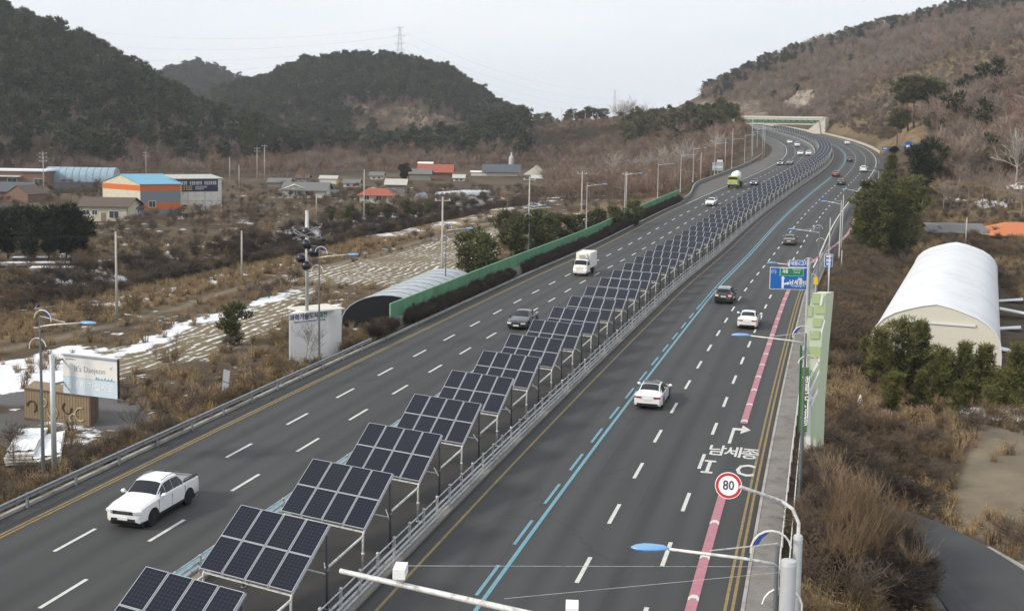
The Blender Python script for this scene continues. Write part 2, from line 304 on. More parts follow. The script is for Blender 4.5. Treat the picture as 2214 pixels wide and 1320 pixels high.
# solar cell field: UV is the panel, 6 x 10 cells with rounded corners and thin bright bus bars
m, t, b = newmat('solar'); uv = t.nodes.new('ShaderNodeUVMap'); uv.uv_map = 'UVMap'
q = nd(t, 'ShaderNodeMapping', Scale=(6, 10, 1)); t.links.new(uv.outputs[0], q.inputs['Vector'])
sx = t.nodes.new('ShaderNodeSeparateXYZ'); t.links.new(q.outputs[0], sx.inputs[0])
ax = mth(t, 'ABSOLUTE', mth(t, 'SUBTRACT', mth(t, 'FRACT', sx.outputs[0]), .5)); ay = mth(t, 'ABSOLUTE', mth(t, 'SUBTRACT', mth(t, 'FRACT', sx.outputs[1]), .5))
cell = mth(t, 'MAXIMUM', mth(t, 'MAXIMUM', ax, ay), mth(t, 'MULTIPLY', mth(t, 'ADD', ax, ay), .575))
gap = ramp(t, cell, .455, .475)
oi = t.nodes.new('ShaderNodeObjectInfo')
blue = mixc(t, oi.outputs['Random'], (.006, .0075, .018), (.012, .0125, .022))
c = mixc(t, gap, mixc(t, noise(t, .7, 3, .5, q.outputs[0]), blue, (.011, .012, .024)), (.040, .044, .058))
t.links.new(c, b.inputs['Base Color']); b.inputs['Roughness'].default_value = .30; b.inputs['Specular IOR Level'].default_value = .12

# ------------------------------------------------------------------ mesh helpers
class MB:
    def __init__(s): s.v = []; s.f = []; s.mi = []; s.uv = {}
    def add(s, vs, fs, mi=0):
        o = len(s.v); s.v += [tuple(v) for v in vs]
        for f in fs: s.f.append(tuple(i+o for i in f)); s.mi.append(mi)
        return s
    def box(s, c, d, rz=0.0, mi=0, taper=1.0, rot=None):
        hx, hy, hz = d[0]/2, d[1]/2, d[2]/2; m = rot if rot is not None else Matrix.Rotation(rz, 3, 'Z'); c = Vector(c)
        vs = [c+m@Vector((x*hx*(taper if z > 0 else 1), y*hy*(taper if z > 0 else 1), z*hz)) for z in (-1, 1) for x, y in ((-1, -1), (1, -1), (1, 1), (-1, 1))]
        return s.add(vs, [(3, 2, 1, 0), (4, 5, 6, 7), (0, 1, 5, 4), (1, 2, 6, 5), (2, 3, 7, 6), (3, 0, 4, 7)], mi)
    def bar(s, p, q, wd, ht=None, mi=0, upv=(0, 0, 1)):
        p, q = Vector(p), Vector(q); ht = ht or wd; d = (q-p); ln = d.length
        if ln < 1e-6: return s
        d.normalize(); u = Vector(upv)
        if abs(d.dot(u)) > .98: u = Vector((1, 0, 0))
        x = d.cross(u).normalized(); z = x.cross(d)
        rot = Matrix((x, d, z)).transposed()
        return s.box((p+q)/2, (wd, ln, ht), rot=rot, mi=mi)
    def tube(s, pts, r, n=6, mi=0, cap=True):
        pts = [Vector(p) for p in pts]; rs = r if isinstance(r, (list, tuple)) else [r]*len(pts); o = []
        prev = None
        for i, p in enumerate(pts):
            d = (pts[min(i+1, len(pts)-1)]-pts[max(i-1, 0)]).normalized()
            if prev is None:
                a = Vector((0, 0, 1)) if abs(d.z) < .95 else Vector((1, 0, 0)); x = d.cross(a).normalized()
            else: x = (prev-d*prev.dot(d)).normalized()
            prev = x; y = d.cross(x)
            o.append([p+(x*math.cos(2*math.pi*k/n)+y*math.sin(2*math.pi*k/n))*rs[i] for k in range(n)])
        vs = [v for ring in o for v in ring]; fs = []
        for i in range(len(pts)-1):
            for k in range(n): fs.append((i*n+k, i*n+(k+1) % n, (i+1)*n+(k+1) % n, (i+1)*n+k))
        if cap: fs.append(tuple(range(n-1, -1, -1))); fs.append(tuple((len(pts)-1)*n+k for k in range(n)))
        return s.add(vs, fs, mi)
    def lathe(s, prof, c=(0, 0, 0), n=16, mi=0):
        c = Vector(c); vs = [c+Vector((r*math.cos(2*math.pi*k/n), r*math.sin(2*math.pi*k/n), z)) for r, z in prof for k in range(n)]; fs = []
        for i in range(len(prof)-1):
            for k in range(n): fs.append((i*n+k, i*n+(k+1) % n, (i+1)*n+(k+1) % n, (i+1)*n+k))
        fs.append(tuple(range(n-1, -1, -1))); fs.append(tuple((len(prof)-1)*n+k for k in range(n)))
        return s.add(vs, fs, mi)
    def ball(s, c, r, n=12, mi=0, sz=1.0):
        m = n//2; return s.lathe([(max(1e-3, r*math.sin(math.pi*i/m)), -r*sz*math.cos(math.pi*i/m)) for i in range(m+1)], c, n, mi)
    def prism(s, poly, axis_o, ax, ay, ext, mi=0):
        """poly in the plane (ax, ay) through axis_o, pushed along ext"""
        o, ax, ay, ext = Vector(axis_o), Vector(ax), Vector(ay), Vector(ext); n = len(poly)
        a = [o+ax*p[0]+ay*p[1] for p in poly]; vs = a+[p+ext for p in a]
        fs = [tuple(range(n-1, -1, -1)), tuple(range(n, 2*n))]+[(i, (i+1) % n, n+(i+1) % n, n+i) for i in range(n)]
        return s.add(vs, fs, mi)
    def loft(s, rings, mi=0, closed=False, caps=True):
        n = len(rings[0]); vs = [v for r in rings for v in r]; fs = []
        for i in range(len(rings)-1):
            for k in range(n if closed else n-1): fs.append((i*n+k, i*n+(k+1) % n, (i+1)*n+(k+1) % n, (i+1)*n+k))
        if caps: fs.append(tuple(range(n-1, -1, -1))); fs.append(tuple((len(rings)-1)*n+k for k in range(n)))
        return s.add(vs, fs, mi)
    def mesh(s, name, mats, smooth=False):
        me = bpy.data.meshes.new(name); me.from_pydata(s.v, [], s.f)
        for mm in (mats if isinstance(mats, (list, tuple)) else [mats]): me.materials.append(MATS[mm] if isinstance(mm, str) else mm)
        if any(s.mi): me.polygons.foreach_set('material_index', s.mi)
        if smooth: me.polygons.foreach_set('use_smooth', [True]*len(me.polygons))
        me.update(); return me
    def build(s, name, mats, parent=None, smooth=False, fix=True):
        me = s.mesh(name, mats, smooth)
        if smooth and len(s.v) > 24: me.set_sharp_from_angle(angle=R(38))
        if fix:
            b = bmesh.new(); b.from_mesh(me); bmesh.ops.recalc_face_normals(b, faces=b.faces); b.to_mesh(me); b.free()
        return obj(name, me, parent)
def obj(name, me, parent=None, loc=None, rot=None):
    o = bpy.data.objects.new(name, me); COL.objects.link(o)
    if parent is not None: o.parent = parent
    if loc is not None: o.location = loc
    if rot is not None: o.rotation_euler = rot
    return o
def tag(o, label=None, cat=None, group=None, kind=None):
    if label: o['label'] = label
    if cat: o['category'] = cat
    if group: o['group'] = group
    if kind: o['kind'] = kind
    return o
def thing(name, label, cat, loc=(0, 0, 0), rz=0.0, group=None):
    o = bpy.data.objects.new(name, None); COL.objects.link(o); o.empty_display_size = .5
    o.location = loc; o.rotation_euler = (0, 0, rz)
    return tag(o, label, cat, group)
def dup(root, loc, rot, label=None, group=None):
    r = root.copy(); COL.objects.link(r); r.location = loc; r.rotation_euler = rot
    if label: r['label'] = label
    if group: r['group'] = group
    for ch in root.children:
        c = ch.copy(); COL.objects.link(c); c.parent = r
        for g in ch.children:
            d = g.copy(); COL.objects.link(d); d.parent = c
    return r
def textmesh(name, body, size, material, align='CENTER', extrude=.004, spacing=1.0, sx=1.0, bold=0.0):
    cu = bpy.data.curves.new(name, 'FONT'); cu.body = body; cu.size = size; cu.align_x = align; cu.align_y = 'CENTER'; cu.extrude = extrude; cu.space_character = spacing; cu.resolution_u = 2; cu.offset = bold
    o = bpy.data.objects.new(name, cu); COL.objects.link(o)
    bpy.context.view_layer.update()
    me = bpy.data.meshes.new_from_object(o.evaluated_get(bpy.context.evaluated_depsgraph_get()))
    bpy.data.objects.remove(o); bpy.data.curves.remove(cu)
    me.materials.clear(); me.materials.append(MATS[material]); me.name = name
    if sx != 1.0:
        for v in me.vertices: v.co.x *= sx
    return me
_ONES = 'zeroth first second third fourth fifth sixth seventh eighth ninth tenth eleventh twelfth thirteenth fourteenth fifteenth sixteenth seventeenth eighteenth nineteenth'.split()
_TENS = {2: 'twent', 3: 'thirt', 4: 'fort', 5: 'fift', 6: 'sixt', 7: 'sevent', 8: 'eight', 9: 'ninet'}
def ordw(n):
    if n < 20: return _ONES[n]
    a, b_ = divmod(n, 10)
    return _TENS[a]+('ieth' if b_ == 0 else 'y-'+_ONES[b_])
# ------------------------------------------------------------------ terrain sheet
def in_poly(px, py, poly):
    r = np.zeros(px.shape, bool); n = len(poly); j = n-1
    for i in range(n):
        xi, yi = poly[i]; xj, yj = poly[j]
        c = ((yi > py) != (yj > py)) & (px < (xj-xi)*(py-yi)/(yj-yi+1e-9)+xi); r ^= c; j = i
    return r
def wpoly(pts, z=-2.3):
    return [(p.x, p.y) for p in (at(a, b, z) for a, b in pts)]
FIELD_A = wpoly([(60, 830), (180, 760), (330, 735), (640, 625), (690, 620), (640, 680), (560, 730), (430, 775), (300, 800), (140, 850)])
FIELD_B = wpoly([(560, 615), (720, 575), (1075, 492), (1075, 560), (1000, 610), (930, 625), (760, 617), (640, 610)])
SNOWA = wpoly([(-80, 835), (-60, 790), (60, 765), (150, 745), (230, 740), (250, 770), (160, 830), (60, 850)])
PATHF = wpoly([(-300, 804), (0, 747), (250, 695), (560, 610), (800, 547), (1080, 479), (1080, 484), (800, 553), (560, 617), (250, 703), (0, 757), (-300, 816)])
TANB = wpoly([(-300, 790), (0, 735), (250, 685), (560, 600), (800, 540), (1080, 470), (1080, 445), (900, 480), (720, 535), (560, 565), (250, 640), (0, 690), (-300, 735)])
YARD = wpoly([(-60, 900), (130, 880), (330, 900), (330, 935), (120, 935), (-60, 1010)], -1.7)
ROADL = wpoly([(-200, 845), (0, 825), (90, 850), (330, 875), (330, 905), (60, 880), (-200, 880)], -2.0)
ROADR = wpoly([(1880, 1120), (1960, 1120), (2060, 1150), (2214, 1235), (2400, 1340), (2400, 1500), (2050, 1500), (2020, 1320), (1975, 1240), (1890, 1190)], -3.0)
SANDR = wpoly([(2120, 940), (2260, 900), (2400, 1000), (2400, 1330), (2214, 1220), (2140, 1160), (2080, 1130), (2060, 1070)], -2.8)
SNOWR = wpoly([(2060, 870), (2300, 850), (2300, 890), (2080, 893)], -2.4)
LOTR = wpoly([(2020, 395), (2300, 395), (2330, 430), (2060, 420)], 7.5)
SNOWLOT = [(p.x, p.y) for p in (atd(a, b, c) for a, b, c in ((2030, 420, 262), (2120, 427, 258), (2320, 436, 252), (2320, 444, 248), (2120, 434, 255), (2030, 427, 259)))]
ang = np.linspace(R(-62), R(62), 760)+YAW
rad = np.concatenate([np.linspace(2, 24, 12, endpoint=False), np.geomspace(24, 1700, 560), np.geomspace(1760, 2950, 12)])
# angles denser inside the picture
_a = np.linspace(-1, 1, 760); ang = YAW+R(62)*(0.62*_a+.38*_a**3)
AA, RR = np.meshgrid(ang, rad, indexing='ij'); GX = RR*np.sin(AA); GY = RR*np.cos(AA); GZ = TH(GX, GY)
na, nr = GX.shape
V = np.stack([GX.ravel(), GY.ravel(), GZ.ravel()], 1)
ii, jj = np.meshgrid(np.arange(na-1), np.arange(nr-1), indexing='ij'); i0 = (ii*nr+jj).ravel()
FQ = np.stack([i0, i0+nr, i0+nr+1, i0+1], 1)
me = bpy.data.meshes.new('terrain'); me.vertices.add(len(V)); me.vertices.foreach_set('co', V.ravel())
me.loops.add(FQ.size); me.loops.foreach_set('vertex_index', FQ.ravel()); me.polygons.add(len(FQ)); me.polygons.foreach_set('loop_start', np.arange(0, FQ.size, 4)); me.polygons.foreach_set('loop_total', np.full(len(FQ), 4)); me.polygons.foreach_set('use_smooth', np.ones(len(FQ), bool))
x, y, z = V.T; PX, PY, PZ = pix(V)
zone = np.zeros((len(V), 4), np.float32); zone[:, 3] = 1        # R snow, G ploughed field, B straw grass
zon2 = np.zeros((len(V), 4), np.float32); zon2[:, 3] = 1        # R bare path/sand, G rock, B asphalt
near = RR.ravel() < 420
def fill(arr, ch, poly, val): arr[in_poly(x, y, poly), ch] = val
fill(zone, 2, TANB, .9)
for pf in (FIELD_A, FIELD_B): fill(zone, 1, pf, 1.0)
fill(zone, 0, wpoly([(170, 776), (400, 694), (640, 628), (655, 634), (420, 706), (230, 786)]), .50); fill(zone, 0, wpoly([(-200, 665), (0, 640), (270, 585), (360, 575), (360, 582), (270, 598), (0, 655), (-200, 685)]), .72); fill(zone, 0, wpoly([(330, 572), (450, 565), (560, 556), (560, 562), (440, 578), (330, 582)]), .95); fill(zone, 0, SNOWA, .62); fill(zone, 0, SNOWR, .75); fill(zone, 0, SNOWLOT, .95)
fill(zon2, 0, PATHF, .8); zone[in_poly(x, y, PATHF), 2] = .2
fill(zon2, 0, LOTR, .6)
fill(zon2, 2, YARD, .8); fill(zon2, 2, ROADL, 1.0); fill(zon2, 2, ROADR, 1.0); fill(zon2, 0, SANDR, .95)
sd_ = polydist(x, y, STREAM); zone[:, 0] = np.maximum(zone[:, 0], np.where(sd_ < 16, .30, 0))
valley = (x < -45) & (RR.ravel() < 520) & (sd_ < 90); zone[:, 0] = np.maximum(zone[:, 0], np.where(valley, .16, 0))
# straw slopes: plateau bank, lower right hill, verge by the arched shed
def pband(poly): return in_poly(PX, PY, poly) & (PZ > 0)
s1 = pband([(1120, 270), (1340, 270), (1330, 330), (1240, 350), (1130, 350)]) & (RR.ravel() > 480) & (RR.ravel() < 900); zone[s1, 2] = .75
s2 = pband([(1750, 230), (1960, 150), (2214, 80), (2300, 60), (2300, 170), (2100, 190), (2000, 260), (1900, 300), (1800, 290)]) & (RR.ravel() > 430); zone[s2, 2] = .75
s3 = in_poly(x, y, wpoly([(1800, 600), (1880, 560), (1950, 640), (1890, 740), (1830, 760), (1790, 700)], -1)); zone[s3, 2] = .7
s4 = pband([(1900, 270), (2020, 265), (1990, 310), (1900, 330)]) & (RR.ravel() > 300) & (RR.ravel() < 520); zone[s4, 2] = .9
s5 = in_poly(x, y, wpoly([(1060, 470), (1500, 420), (1480, 440), (1300, 480), (1100, 520)], -1.5)); zone[s5, 2] = .6
rk = pband([(740, 215), (900, 215), (1010, 250), (1010, 335), (870, 340), (760, 300)]) & (RR.ravel() > 780) & (RR.ravel() < 1100); zon2[rk, 1] = .38
rk = pband([(1690, 225), (1745, 190), (1765, 215), (1740, 240), (1700, 240)]) & (RR.ravel() > 560); zon2[rk, 1] = 1.0
rk = pband([(1500, 218), (1650, 218), (1660, 255), (1540, 248)]) & (RR.ravel() > 560); zon2[rk, 1] = .75
# soften zone edges over neighbouring cells
def soft(a, n):
    b_ = a.reshape(na, nr, 4)
    for _ in range(n):
        b_[1:-1] = (b_[:-2]+2*b_[1:-1]+b_[2:])/4; b_[:, 1:-1] = (b_[:, :-2]+2*b_[:, 1:-1]+b_[:, 2:])/4
    return b_.reshape(-1, 4)
zone = soft(zone, 2); zon2 = soft(zon2, 1)
for nm, arr in (('zone', zone), ('zonb', zon2)):
    at_ = me.attributes.new(nm, 'FLOAT_COLOR', 'POINT'); at_.data.foreach_set('color', arr.ravel())
me.update()
m, t, b = newmat('ground'); P = coords(t, 'World')
za = t.nodes.new('ShaderNodeAttribute'); za.attribute_name = 'zone'; zs = t.nodes.new('ShaderNodeSeparateColor'); t.links.new(za.outputs['Color'], zs.inputs[0])
zb = t.nodes.new('ShaderNodeAttribute'); zb.attribute_name = 'zonb'; zq = t.nodes.new('ShaderNodeSeparateColor'); t.links.new(zb.outputs['Color'], zq.inputs[0])
n1 = noise(t, .35, 6, .65, P); n2 = noise(t, .05, 5, .6, P); n3 = noise(t, 2.2, 5, .7, P)
c = mixc(t, ramp(t, n1, .35, .65), (.052, .038, .026), (.105, .078, .050))
c = mixc(t, mth(t, 'MULTIPLY', ramp(t, n2, .45, .65), .6), c, (.155, .118, .072))
c = mixc(t, mth(t, 'MULTIPLY', ramp(t, n3, .5, .7), .4), c, (.042, .031, .022))
c = mixc(t, mth(t, 'MULTIPLY', zs.outputs[2], ramp(t, n1, .28, .6)), c, (.25, .18, .098))
soil = mixc(t, n3, (.145, .115, .070), (.215, .175, .108)); c = mixc(t, zs.outputs[1], c, soil)
c = mixc(t, zq.outputs[0], c, mixc(t, n1, (.13, .104, .072), (.27, .228, .168)))
nr_ = noise(t, .16, 8, .7, coords(t, 'World', (1, 1, .35)), .6); rockc = mixc(t, ramp(t, nr_, .38, .62), (.10, .082, .068), (.35, .29, .225))
c = mixc(t, mth(t, 'MULTIPLY', zq.outputs[1], ramp(t, noise(t, .06, 4, .6, P), .36, .52)), c, rockc)
c = mixc(t, zq.outputs[2], c, mixc(t, n1, (.10, .10, .105), (.15, .15, .15)))
# snow: amount + noise threshold, in furrow rows on the ploughed fields
wv = nd(t, 'ShaderNodeTexWave', Scale=.25, Distortion=6.5, Detail=4.0); wv.inputs['Detail Scale'].default_value = .6; t.links.new(coords(t, 'World', (1, 1, 1), (0, 0, R(3))), wv.inputs['Vector'])
rows = mth(t, 'MULTIPLY', mth(t, 'MULTIPLY', ramp(t, wv.outputs[0], .68, .90), zs.outputs[1]), ramp(t, noise(t, .09, 4, .6, P), .30, .50))
rows = mth(t, 'MULTIPLY', rows, ramp(t, noise(t, .8, 4, .7, P), .45, .56))
pat = ramp(t, mth(t, 'ADD', noise(t, .22, 7, .68, P), mth(t, 'MULTIPLY', zs.outputs[0], .52)), .685, .735)
pat = mth(t, 'MULTIPLY', pat, ramp(t, zs.outputs[0], .05, .12))
sn = mth(t, 'MAXIMUM', rows, pat)
c = mixc(t, sn, c, (.74, .76, .80))
t.links.new(c, b.inputs['Base Color']); b.inputs['Roughness'].default_value = .95; b.inputs['Specular IOR Level'].default_value = .15
bp = nd(t, 'ShaderNodeBump', Strength=.55, Distance=.12); t.links.new(mth(t, 'ADD', n3, mth(t, 'MULTIPLY', noise(t, 9, 4, .7, P), .4)), bp.inputs['Height']); t.links.new(bp.outputs[0], b.inputs['Normal'])
me.materials.append(m)
tag(obj('terrain', me), 'brown winter valley floor and hills with snow patches', kind='structure')

# ------------------------------------------------------------------ strips laid along the road
def strip(name, material, u0, u1, y0, y1, dz=0.0, step=3.0, parent=None, kind=None, uv=True, side=0.0, wob=None):
    n = max(2, int(abs(y1-y0)/step)+1); ys = np.linspace(y0, y1, n); vs = []; fs = []; uvs = []
    for k, Y in enumerate(ys):
        a = u0(Y) if callable(u0) else u0; c_ = u1(Y) if callable(u1) else u1
        vs += [RP(a, Y, dz), RP(c_, Y, dz)]; uvs += [(a, Y), (c_, Y)]
    for k in range(n-1): fs.append((2*k, 2*k+1, 2*k+3, 2*k+2))
    if side:                                       # skirts down both edges, for kerbs and slabs
        o = len(vs)
        for k, Y in enumerate(ys):
            a = u0(Y) if callable(u0) else u0; c_ = u1(Y) if callable(u1) else u1
            vs += [RP(a, Y, dz-side), RP(c_, Y, dz-side)]; uvs += [(a-side, Y), (c_+side, Y)]
        for k in range(n-1): fs += [(2*k, 2*k+2, o+2*k+2, o+2*k), (2*k+1, o+2*k+1, o+2*k+3, 2*k+3)]
        fs += [(0, o, o+1, 1), (2*n-2, 2*n-1, o+2*n-1, o+2*n-2)]
    me = bpy.data.meshes.new(name); me.from_pydata(vs, [], fs); me.materials.append(MATS[material])
    ul = me.uv_layers.new(name='UVMap'); ix = np.empty(len(me.loops), np.int32); me.loops.foreach_get('vertex_index', ix); ul.data.foreach_set('uv', np.array(uvs, np.float32)[ix].ravel())
    if side:
        bm = bmesh.new(); bm.from_mesh(me); bmesh.ops.recalc_face_normals(bm, faces=bm.faces); bm.to_mesh(me); bm.free()
    o_ = obj(name, me, parent)
    if kind: o_['kind'] = kind
    return o_
U = dict(L1=-20.64, L2=-17.21, YL=-24.31, A=3.42, B=6.79, BL=0.0, YM=-3.93, YR=10.37, KL=-25.9, KR=10.78, LB=-13.85)
def wr(Y): return 1-.10*float(_sm((Y-230)/200))       # the bed narrows a little up the hill
def uu(k): return (lambda Y: U[k]*wr(Y)) if U[k] < 0 else U[k]
road = strip('road', 'asphalt', lambda Y: U['KL']*wr(Y)-(6.5*float(_sm((Y-265)/50))*(1-float(_sm((Y-560)/60)))), lambda Y: U['KR']+.2+5.5*float(_sm((Y-150)/60)*(1-_sm((Y-420)/60))), 3, 860, kind='structure')
strip('road_shoulder', 'shoulder', lambda Y: U['KL']*wr(Y)-.15-6.2*float(_sm((Y-268)/50))*(1-float(_sm((Y-555)/60))), lambda Y: U['YL']*wr(Y)-.6, 268, 600, .010, parent=road)
tag(strip('bicycle_path', 'asphalt_path', lambda Y: -12.3*wr(Y), lambda Y: -4.6*wr(Y), 3, 860, .012, kind='structure'), 'dark bicycle path under the solar tables')
strip('pavement', 'walk', U['KR']+.02, 11.95, 3, 190, .14, kind='structure', side=.5)
strip('kerb', 'concrete', U['KR']-.16, U['KR'], 3, 190, .15, kind='structure', side=.5)
strip('gutter', 'asphalt_path', U['KR']-.52, U['KR']-.17, 3, 190, .008, parent=road)
strip('verge_kerb', 'concrete', lambda Y: U['KL']*wr(Y)-.25, lambda Y: U['KL']*wr(Y), 3, 268, .16, kind='structure', side=.5)
# solid lines
def line(name, m_, uc, w_, y0, y1, dz=.014, step=3.0): return strip(name, m_, (lambda Y: uc(Y)-w_/2) if callable(uc) else uc-w_/2, (lambda Y: uc(Y)+w_/2) if callable(uc) else uc+w_/2, y0, y1, dz, step, parent=road)
for du in (-.13, .13): line('edge_line', 'paint_yellow', lambda Y, d=du: U['YL']*wr(Y)+d, .15, 3, 262)
line('edge_line', 'paint_white', lambda Y: U['YL']*wr(Y), .2, 262, 800)
for du in (-.15, .15): line('edge_line', 'paint_yellow', lambda Y, d=du: U['YR']-.25+d, .14, 3, 168)
line('edge_line', 'paint_white', U['YR']-.1, .22, 172, 800)
line('median_line', 'paint_yellow', lambda Y: U['YM']*wr(Y), .15, 3, 800)
line('median_line', 'paint_yellow', lambda Y: -12.9*wr(Y), .15, 3, 800)
line('bus_lane_line', 'paint_blue', 0.0, .2, 3, 800)
line('bus_lane_line', 'paint_blue', lambda Y: U['LB']*wr(Y), .2, 3, 800)
line('bus_lane_line', 'paint_blue', lambda Y: -.38, .15, 131, 800); line('bus_lane_line', 'paint_blue', lambda Y: U['LB']*wr(Y)+.38, .15, 3, 800)
# dashes: near ones are pieces of their own, far ones one mesh
def dash_mesh(w_, l_, m_):
    q_ = MB().add([(-w_/2, 0, 0), (w_/2, 0, 0), (w_/2, l_, 0), (-w_/2, l_, 0)], [(0, 1, 2, 3)]); return q_.mesh('lane_dash', m_)
DM = dash_mesh(.2, 3.2, 'paint_white'); DB = dash_mesh(.17, 3.6, 'paint_blue')
def dashes(name, mesh_, ukey, y0, per, w_, ln, m_, yend, ynear=215):
    far = MB(); k = 0; Y = y0
    while Y < yend:
        u_ = ukey(Y) if callable(ukey) else ukey
        if Y < ynear:
            h_, p_ = RH(Y+1.5); o_ = obj(name, mesh_, road, RP(u_, Y, .015), (p_, 0, h_))
        else:
            far.add([RP(u_-w_/2, Y, .018), RP(u_+w_/2, Y, .018), RP(u_+w_/2, Y+ln, .018), RP(u_-w_/2, Y+ln, .018)], [(0, 1, 2, 3)])
        Y += per
    if far.v: far.build(name+'_far', m_, road)['kind'] = 'stuff'
dashes('lane_dash', DM, lambda Y: U['L1']*wr(Y), 61.26-8*6+.0, 8.0, .2, 3.2, 'paint_white', 780)
dashes('lane_dash', DM, lambda Y: U['L2']*wr(Y), 47.69-8*4, 8.0, .2, 3.2, 'paint_white', 780)
dashes('lane_dash', DM, U['A'], 48.8-8*4, 8.0, .2, 3.2, 'paint_white', 780)
dashes('lane_dash', DM, U['B'], 59.9-8*6, 8.0, .2, 3.2, 'paint_white', 780)
dashes('bus_lane_dash', DB, -.42, 46.0-6.3*6, 6.33, .17, 3.6, 'paint_blue', 131)
# pink exit guide line with white chevron bars, two lengths with the lettering between them
def pinkline(u_, y0, y1, wid=.46):
    strip('guide_line', 'paint_pink', (lambda Y: u_(Y)-wid/2), (lambda Y: u_(Y)+wid/2), y0, y1, .014, parent=road)
    Y = y0+.6
    while Y < y1-1:
        c_ = u_(Y); vs = []
        for a, dy in ((-.5, -.30), (-.2, .02), (.2, .02), (.5, -.30)): vs.append(RP(c_+a*wid, Y+dy, .018))
        for a, dy in ((.5, .10), (.2, .42), (-.2, .42), (-.5, .10)): vs.append(RP(c_+a*wid, Y+dy, .018))
        MB().add(vs, [(0, 1, 6, 7), (1, 2, 5, 6), (2, 3, 4, 5)]).build('guide_chevron', 'paint_cream', road)
        Y += 5.0
pinkline(lambda Y: 8.58, 8, 66.2); pinkline(lambda Y: 8.57+float(5.2*_sm((Y-158)/70)), 79.6, 330)
# turn arrow and lettering in the exit lane
def on_road(name, poly, m_): return MB().add([RP(a, b_, .017) for a, b_ in poly], [tuple(range(len(poly)))]).build(name, m_, road)
ub = 8.05
on_road('turn_arrow', [(ub-.1, 74.1), (ub+.1, 74.1), (ub+.1, 77.55), (ub+.52, 77.55), (ub+.52, 78.15), (ub-.1, 78.15)], 'paint_white')
on_road('turn_arrow', [(ub+.5, 76.7), (ub+1.12, 77.85), (ub+.5, 79.0)], 'paint_white')
for body, uc, Y, hgt, sx in (('남', 7.45, 72.1, 2.2, .5), ('세', 8.48, 72.0, 2.2, .5), ('종', 9.5, 71.9, 2.2, .5), ('C', 9.45, 68.3, 2.9, .50)):
    h_, p_ = RH(Y); o_ = obj('lane_lettering', textmesh('lane_lettering', body, hgt*1.16, 'paint_white', extrude=0.0, sx=sx, bold=.05), road, RP(uc, Y, .017), (p_, 0, h_))
for a0, a1, b0, b1 in ((-.11, .11, -1.2, 1.2), (-.34, .34, 1.02, 1.36), (-.34, .34, -1.36, -1.02)): on_road('lane_lettering', [(7.3+a0, 68.5+b0), (7.3+a1, 68.5+b0), (7.3+a1, 68.5+b1), (7.3+a0, 68.5+b1)], 'paint_white')
# kerb-like concrete upstands under the median rails
for nm, a, b_ in (('median_kerb', -5.25, -4.75), ('median_kerb', -12.7, -12.3)):
    strip(nm, 'stone', lambda Y, a=a: a*wr(Y), lambda Y, b_=b_: b_*wr(Y), 3, 800, .14, kind='structure', side=.4)
# side road that leaves to the right beyond the exit, and the lane by the bushes
def sheet(name, pts, m_, dz=.05, step=1.5, kind='structure'):
    """a paved ribbon draped on the ground: pts = (x, y, half width)"""
    P_ = [Vector((p[0], p[1])) for p in pts]; vs = []; uvs = []; acc = 0
    cl = []
    for i in range(len(P_)-1):
        n_ = max(1, int((P_[i+1]-P_[i]).length/step))
        for k in range(n_): cl.append((P_[i].lerp(P_[i+1], k/n_), pts[i][2]*(1-k/n_)+pts[i+1][2]*k/n_))
    cl.append((P_[-1], pts[-1][2])); K = 5
    for i, (p, hw) in enumerate(cl):
        d = (cl[min(i+1, len(cl)-1)][0]-cl[max(i-1, 0)][0]).normalized(); n_ = Vector((d.y, -d.x)); zc = T1(p.x, p.y)+dz
        for k in range(K):
            q_ = p+n_*hw*(2*k/(K-1)-1); vs.append((q_.x, q_.y, max(T1(q_.x, q_.y)+.04, zc) if step < 1.9 else zc)); uvs.append((hw*(2*k/(K-1)-1), i*step))
    fs = [(i*K+k, i*K+k+1, (i+1)*K+k+1, (i+1)*K+k) for i in range(len(cl)-1) for k in range(K-1)]
    me = bpy.data.meshes.new(name); me.from_pydata(vs, [], fs); me.materials.append(MATS[m_])
    ul = me.uv_layers.new(name='UVMap'); ix = np.empty(len(me.loops), np.int32); me.loops.foreach_get('vertex_index', ix); ul.data.foreach_set('uv', np.array(uvs, np.float32)[ix].ravel())
    return tag(obj(name, me), kind=kind)
# ------------------------------------------------------------------ solar tables over the bicycle path
EX = Vector((-4.65, 1.15, 0)); EY = Vector((0, 3.55, 1.5)); LOW = Vector((0, 0, 2.1)); NRM = EY.cross(EX).normalized()
if NRM.z < 0: NRM = -NRM
def panel_mesh():
    a = EX/4*.95; c_ = EY/2*.985; mb = MB(); th = NRM*.05
    o = Vector((0, 0, 0)); q_ = [o, o+a, o+a+c_, o+c_]
    mb.add([p for p in q_]+[p+th for p in q_], [(0, 1, 2, 3), (0, 4, 5, 1), (1, 5, 6, 2), (2, 6, 7, 3), (3, 7, 4, 0)], 0)
    e1, e2 = .024, .016
    i_ = [a*e1+c_*e2, a*(1-e1)+c_*e2, a*(1-e1)+c_*(1-e2), a*e1+c_*(1-e2)]
    t_ = [p+th for p in q_]; j_ = [p+th for p in i_]; k_ = [p+th-NRM*.006 for p in i_]
    mb.add(t_+j_, [(0, 1, 5, 4), (1, 2, 6, 5), (2, 3, 7, 6), (3, 0, 4, 7)], 0)
    mb.add(k_, [(0, 1, 2, 3)], 1)
    me = mb.mesh('panel', ['alu', 'solar']); ul = me.uv_layers.new(name='UVMap')
    co = [(0, 0), (1, 0), (1, 1), (0, 1)]; pl = me.polygons[-1]
    for li, uvc in zip(pl.loop_indices, co): ul.data[li].uv = uvc
    return me
PANEL = panel_mesh()
